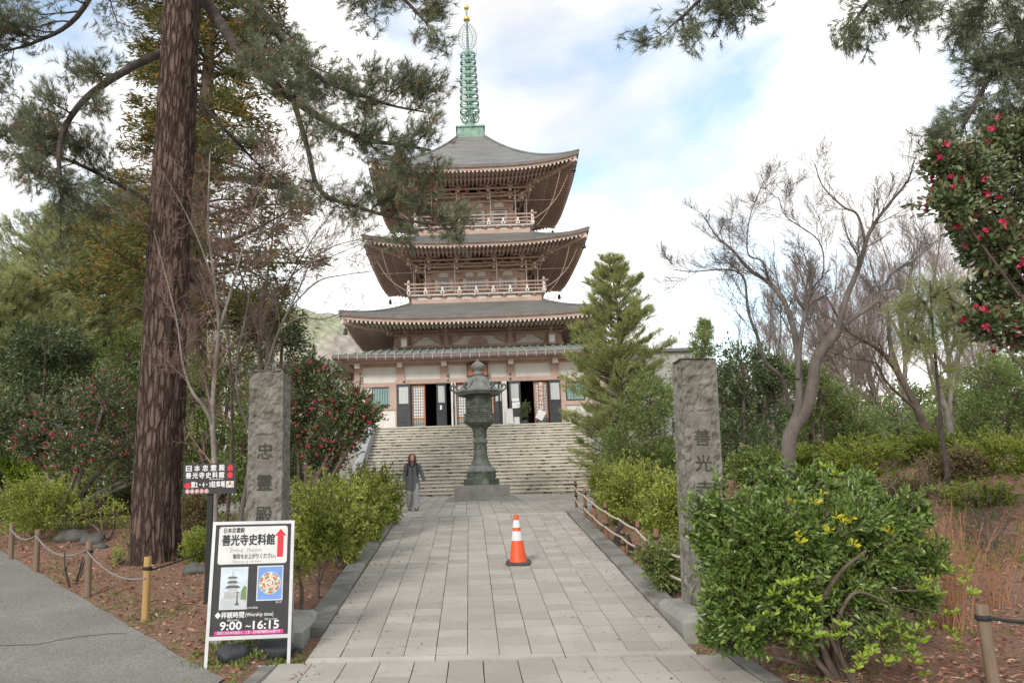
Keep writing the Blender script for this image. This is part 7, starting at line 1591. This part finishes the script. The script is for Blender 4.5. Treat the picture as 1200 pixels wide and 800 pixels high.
# ------------------------------------------------ ground cover
rg = np.random.default_rng(300); mb = MB(); n = 70000
x = rg.uniform(-11, 9, n); y = 5.2 + rg.random(n)**1.5*15; k = []
for i in range(n):
    if -2.05 < x[i] < 2.5: continue
    if x[i] < 0 and x[i] < road_edge_x(max(y[i], 7.4)) + 0.12 - 0.1*rg.random() - (0.5 if rg.random() < 0.02 else 0): continue
    if x[i] < 0 and y[i] < 7.2: continue
    if y[i] > 18.0 and -9 < x[i] < 9.4: continue
    k.append(i)
P = np.array([(x[i], y[i], terrain(x[i], y[i])+0.008+0.02*rg.random()) for i in k]); D = rg.normal(size=P.shape); D[:, 2] *= 0.22
h = len(P)//2; leaves4(mb, P[:h], D[:h], 0.06, 0.5, rg, 0, 0.12); leaves4(mb, P[h:], D[h:], 0.10, 0.09, rg, 0, 0.03)
tag(mb.build('leaf_litter', M['litter']), kind='stuff')
def weeds(cx_, cy_, n, sx, sy, L, W, rg, mb, k=6):
    P = np.stack([rg.normal(cx_, sx, n), rg.normal(cy_, sy, n)], -1); P3 = np.array([(a, b, terrain(a, b)) for a, b in P]); P3 = np.repeat(P3, k, 0)+rg.normal(size=(n*k, 3))*np.array([.02, .02, 0]); D = rg.normal(size=(n*k, 3))*0.6; D[:, 2] = abs(D[:, 2])+0.5
    leaves4(mb, P3, D, L, W, rg, 0, 0.1)
mb = MB(); weeds(-2.15, 8.0, 90, 0.35, 0.22, 0.07, 0.35, rg, mb); weeds(-1.95, 7.6, 60, 0.16, 0.35, 0.06, 0.3, rg, mb); weeds(-2.6, 8.2, 60, 0.2, 0.15, 0.06, 0.3, rg, mb)
for t in np.linspace(0, 1, 16):
    yy_ = 7.6 + t*5.5; xx_ = road_edge_x(yy_) + 0.28; 
    if rg.random() < 0.75: weeds(xx_, yy_, int(rg.integers(6, 26)), 0.22, 0.25, 0.05, 0.28, rg, mb)
for a, b, c_ in ((-4.0, 9.7, 24), (-5.6, 14.0, 40), (-3.5, 11, 14), (5.0, 9.3, 50), (4.6, 8.3, 50), (6.5, 10.5, 60), (7.5, 12, 60), (2.6, 7.4, 40), (2.75, 6.7, 40), (3.2, 12.0, 30), (2.8, 14.5, 30)): weeds(a, b, c_, 0.3, 0.3, 0.05, 0.3, rg, mb)
for _ in range(60):
    a, b = rg.uniform(4.2, 10), rg.uniform(9, 14); weeds(a, b, int(rg.integers(6, 22)), 0.35, 0.35, 0.07, 0.35, rg, mb)
for _ in range(170):
    a, b = rg.uniform(3.2, 17), rg.uniform(12.5, 34); weeds(a, b, int(rg.integers(8, 34)), 0.5, 0.5, 0.11, 0.3, rg, mb)
for _ in range(110):
    b = rg.uniform(15.5, 34); a = rg.uniform(max(-16, road_edge_x(b)+0.6), -3.2 if b < 18 else -9.6)
    if a > road_edge_x(b)+0.4: weeds(a, b, int(rg.integers(8, 34)), 0.5, 0.4, 0.11, 0.3, rg, mb)
tag(mb.build('weeds', M['grass']), kind='stuff')
mb = MB(); n = 900; sd = rg.choice([0, 1], n); xx = np.where(sd == 0, PX0+0.02+rg.random(n)**2.2*1.2, PX1-0.02-rg.random(n)**2.2*1.2); yy_ = rg.uniform(6.6, 17.5, n)
P = np.array([(a, b, gz(b)+0.020) for a, b in zip(xx, yy_)]); Dn = rg.normal(size=P.shape); Dn[:, 2] *= 0.1; leaves4(mb, P[:300], Dn[:300], 0.035, 0.5, rg, 0, 0.08); leaves4(mb, P[300:], Dn[300:], 0.085, 0.05, rg, 0, 0.02)
tag(mb.build('fallen_needles', M['litter']), kind='stuff')
mb = MB()      # moss and tiny weeds in the paving joints near the camera
for s in range(260):
    xx_ = PX0-0.25 + rg.integers(0, 12)*0.34 + rg.normal()*0.004; yy_ = rg.uniform(6.3, 7.8); weeds(xx_, yy_, 2, 0.004, 0.05, 0.012, 0.5, rg, mb, 4)
mb.V = [v + np.array([0, 0, 0.058]) for v in mb.V]; tag(mb.build('moss', M['grass']), kind='stuff')

# ------------------------------------------------ far woods and hills
rg = np.random.default_rng(400)
def fartree(px, D, top, rw, m_, lab, seed, grp):
    x0 = xat(px, 540, D); g = np.array([x0, D, terrain(x0, D)]); zt = zat(px, top, D); H = zt-g[2]; rw = rw*D/FOC
    leafy('evergreen_tree', lab, g, [((x0, D, g[2]+H*0.72), (rw*0.75, rw*0.75, H*0.28)), ((x0-rw*0.3, D, g[2]+H*0.42), (rw*0.8, rw*0.8, H*0.3)), ((x0+rw*0.4, D+0.4, g[2]+H*0.4), (rw*0.8, rw*0.8, H*0.32)), ((x0, D-0.3, g[2]+H*0.16), (rw, rw*0.8, H*0.2))], m_, seed, L=0.24, W=0.5, nsh=130, per=13, stemr=0.12, cat='tree', group=grp, thr=-0.3)
far = [(-30, 44, 400, 60, 'lf_mid', 'far evergreen at the left frame edge below the hill'), (40, 46, 385, 50, 'lf_pale', 'far pale evergreen behind the left pines, first from the left'), (110, 45, 400, 50, 'lf_mid', 'far evergreen behind the left camellia'), (180, 44, 400, 46, 'lf_dark', 'far dark evergreen behind the big pine trunk'), (245, 46, 410, 46, 'lf_mid', 'far evergreen glimpsed right of the big pine trunk'), (300, 42, 430, 40, 'lf_mid', 'far evergreen glimpsed behind the left stone pillar'),
       (870, 46, 420, 44, 'lf_dark', 'far dark evergreen behind the right pillar'), (930, 48, 430, 44, 'lf_mid', 'far evergreen behind the big maple'), (1000, 46, 440, 44, 'lf_pale', 'far pale evergreen below the bare thicket'), (1070, 48, 445, 44, 'lf_mid', 'far evergreen low behind the leaning bare tree'), (1140, 45, 430, 44, 'lf_pale', 'far pale evergreen below the weeping camellia'), (1215, 44, 410, 50, 'lf_mid', 'far evergreen at the right frame edge')]
for i, (px, D, top, rw, m_, lab) in enumerate(far): fartree(px, D, top, rw, m_, lab, 410+i, 'far evergreens')
def hill_mat():
    m, nt, out = new_mat('wooded_hillside'); L = nt.links; co = mapping(nt)
    n1 = N(nt, 'ShaderNodeTexNoise', Scale=0.03, Detail=6); L.new(co, n1.inputs[0]); v = N(nt, 'ShaderNodeTexVoronoi', Scale=0.22); L.new(co, v.inputs[0])
    c = ramp(nt, n1.outputs['Fac'], [(0.38, (0.27, 0.29, 0.19)), (0.5, (0.36, 0.37, 0.24)), (0.62, (0.36, 0.32, 0.28))]); f = ramp(nt, v.outputs['Distance'], [(0.0, (1.15,)*3), (0.9, (0.75,)*3)]); c = mixc(nt, 1.0, c, f, 'MULTIPLY')
    b = nt.nodes.new('ShaderNodeBsdfPrincipled'); L.new(c, b.inputs['Base Color']); b.inputs['Roughness'].default_value = 1.0
    bp = N(nt, 'ShaderNodeBump', Strength=1.0, Distance=3.0); L.new(v.outputs['Distance'], bp.inputs['Height']); L.new(bp.outputs[0], b.inputs['Normal']); L.new(b.outputs[0], out.inputs[0]); return m
mb = MB(); G = []
for i in range(40):
    t = i/39; row = []
    for j in range(150):
        s = j/149; X_ = -420 + 620*s; Y_ = 190 + 150*t
        env = math.exp(-((X_+150)/190)**2)*1.0 + 0.25*math.exp(-((X_-120)/80)**2)
        z = 1 + 84*env*sm(0, 0.9, t)*(1+0.18*noise.noise(Vector((X_*0.012, Y_*0.012, 2)))) + 2.2*noise.noise(Vector((X_*0.12, Y_*0.12, 0)))*min(1, t*4)
        row.append((X_, Y_, z))
    G.append(row)
mb.grid(G, 0, True); struct(mb.build('hill', hill_mat()))
# ================================================================== sky, sun, camera
W = bpy.data.worlds.new('World'); S.world = W; W.use_nodes = True; nt = W.node_tree; nt.nodes.clear(); L = nt.links
SUN_EL, SUN_AZ = math.radians(30), math.radians(206)
sky = nt.nodes.new('ShaderNodeTexSky'); sky.sky_type = 'NISHITA'; sky.sun_disc = False; sky.sun_elevation = SUN_EL; sky.sun_rotation = SUN_AZ; sky.air_density = 1.3; sky.dust_density = 0.4; sky.ozone_density = 0.4
tc = nt.nodes.new('ShaderNodeTexCoord'); mp = nt.nodes.new('ShaderNodeMapping'); mp.inputs['Scale'].default_value = (1.0, 1.0, 2.0); mp.inputs['Location'].default_value = (CLX, 0.3, 0.15) if 'CLX' in globals() else (0.0, 0.3, 0.15)
L.new(tc.outputs['Generated'], mp.inputs[0])
n1 = nt.nodes.new('ShaderNodeTexNoise'); n1.inputs['Scale'].default_value = 2.6; n1.inputs['Detail'].default_value = 9; n1.inputs['Roughness'].default_value = 0.52; n1.inputs['Distortion'].default_value = 0.3; L.new(mp.outputs[0], n1.inputs[0])
f = ramp(nt, n1.outputs['Fac'], [(0.38, (0.12,)*3), (0.53, (1, 1, 1))])
n2 = nt.nodes.new('ShaderNodeTexNoise'); n2.inputs['Scale'].default_value = 2.4; n2.inputs['Detail'].default_value = 6; L.new(mp.outputs[0], n2.inputs[0])
cc = ramp(nt, n2.outputs['Fac'], [(0.33, (0.56, 0.56, 0.565)), (0.56, (0.86, 0.84, 0.815))])
bg1 = nt.nodes.new('ShaderNodeBackground'); bg1.inputs[1].default_value = 0.15; L.new(sky.outputs[0], bg1.inputs[0])
bg2 = nt.nodes.new('ShaderNodeBackground'); bg2.inputs[1].default_value = 1.0; L.new(cc, bg2.inputs[0])
mx = nt.nodes.new('ShaderNodeMixShader'); L.new(f, mx.inputs[0]); L.new(bg1.outputs[0], mx.inputs[1]); L.new(bg2.outputs[0], mx.inputs[2])
ow = nt.nodes.new('ShaderNodeOutputWorld'); L.new(mx.outputs[0], ow.inputs[0])
ld = bpy.data.lights.new('Sun', 'SUN'); ld.energy = 1.4; ld.angle = math.radians(12); ld.color = (1.0, 0.96, 0.90)
lo = bpy.data.objects.new('Sun', ld); COL.objects.link(lo)
dv = Vector((math.sin(SUN_AZ)*math.cos(SUN_EL), math.cos(SUN_AZ)*math.cos(SUN_EL), math.sin(SUN_EL)))
lo.rotation_euler = dv.to_track_quat('Z', 'Y').to_euler()
cd = bpy.data.cameras.new('Camera'); co = bpy.data.objects.new('Camera', cd); COL.objects.link(co)
cd.sensor_fit = 'HORIZONTAL'; cd.sensor_width = 36; cd.lens = 36*FOC/1200; cd.clip_end = 3000; cd.clip_start = 0.1; cd.shift_x = (600-PPX)/1200
Rm = Matrix([list(r) for r in RCW.T]).to_4x4(); Rm.translation = Vector(CAM); co.matrix_world = Rm
S.camera = co
S.view_settings.view_transform = 'Standard'; S.view_settings.look = 'None'; S.view_settings.exposure = 0.80; S.view_settings.gamma = 1.0
S.cycles.max_bounces = 6; S.cycles.diffuse_bounces = 3; S.cycles.glossy_bounces = 2; S.cycles.transmission_bounces = 3; S.cycles.transparent_max_bounces = 6
S.cycles.use_denoising = True
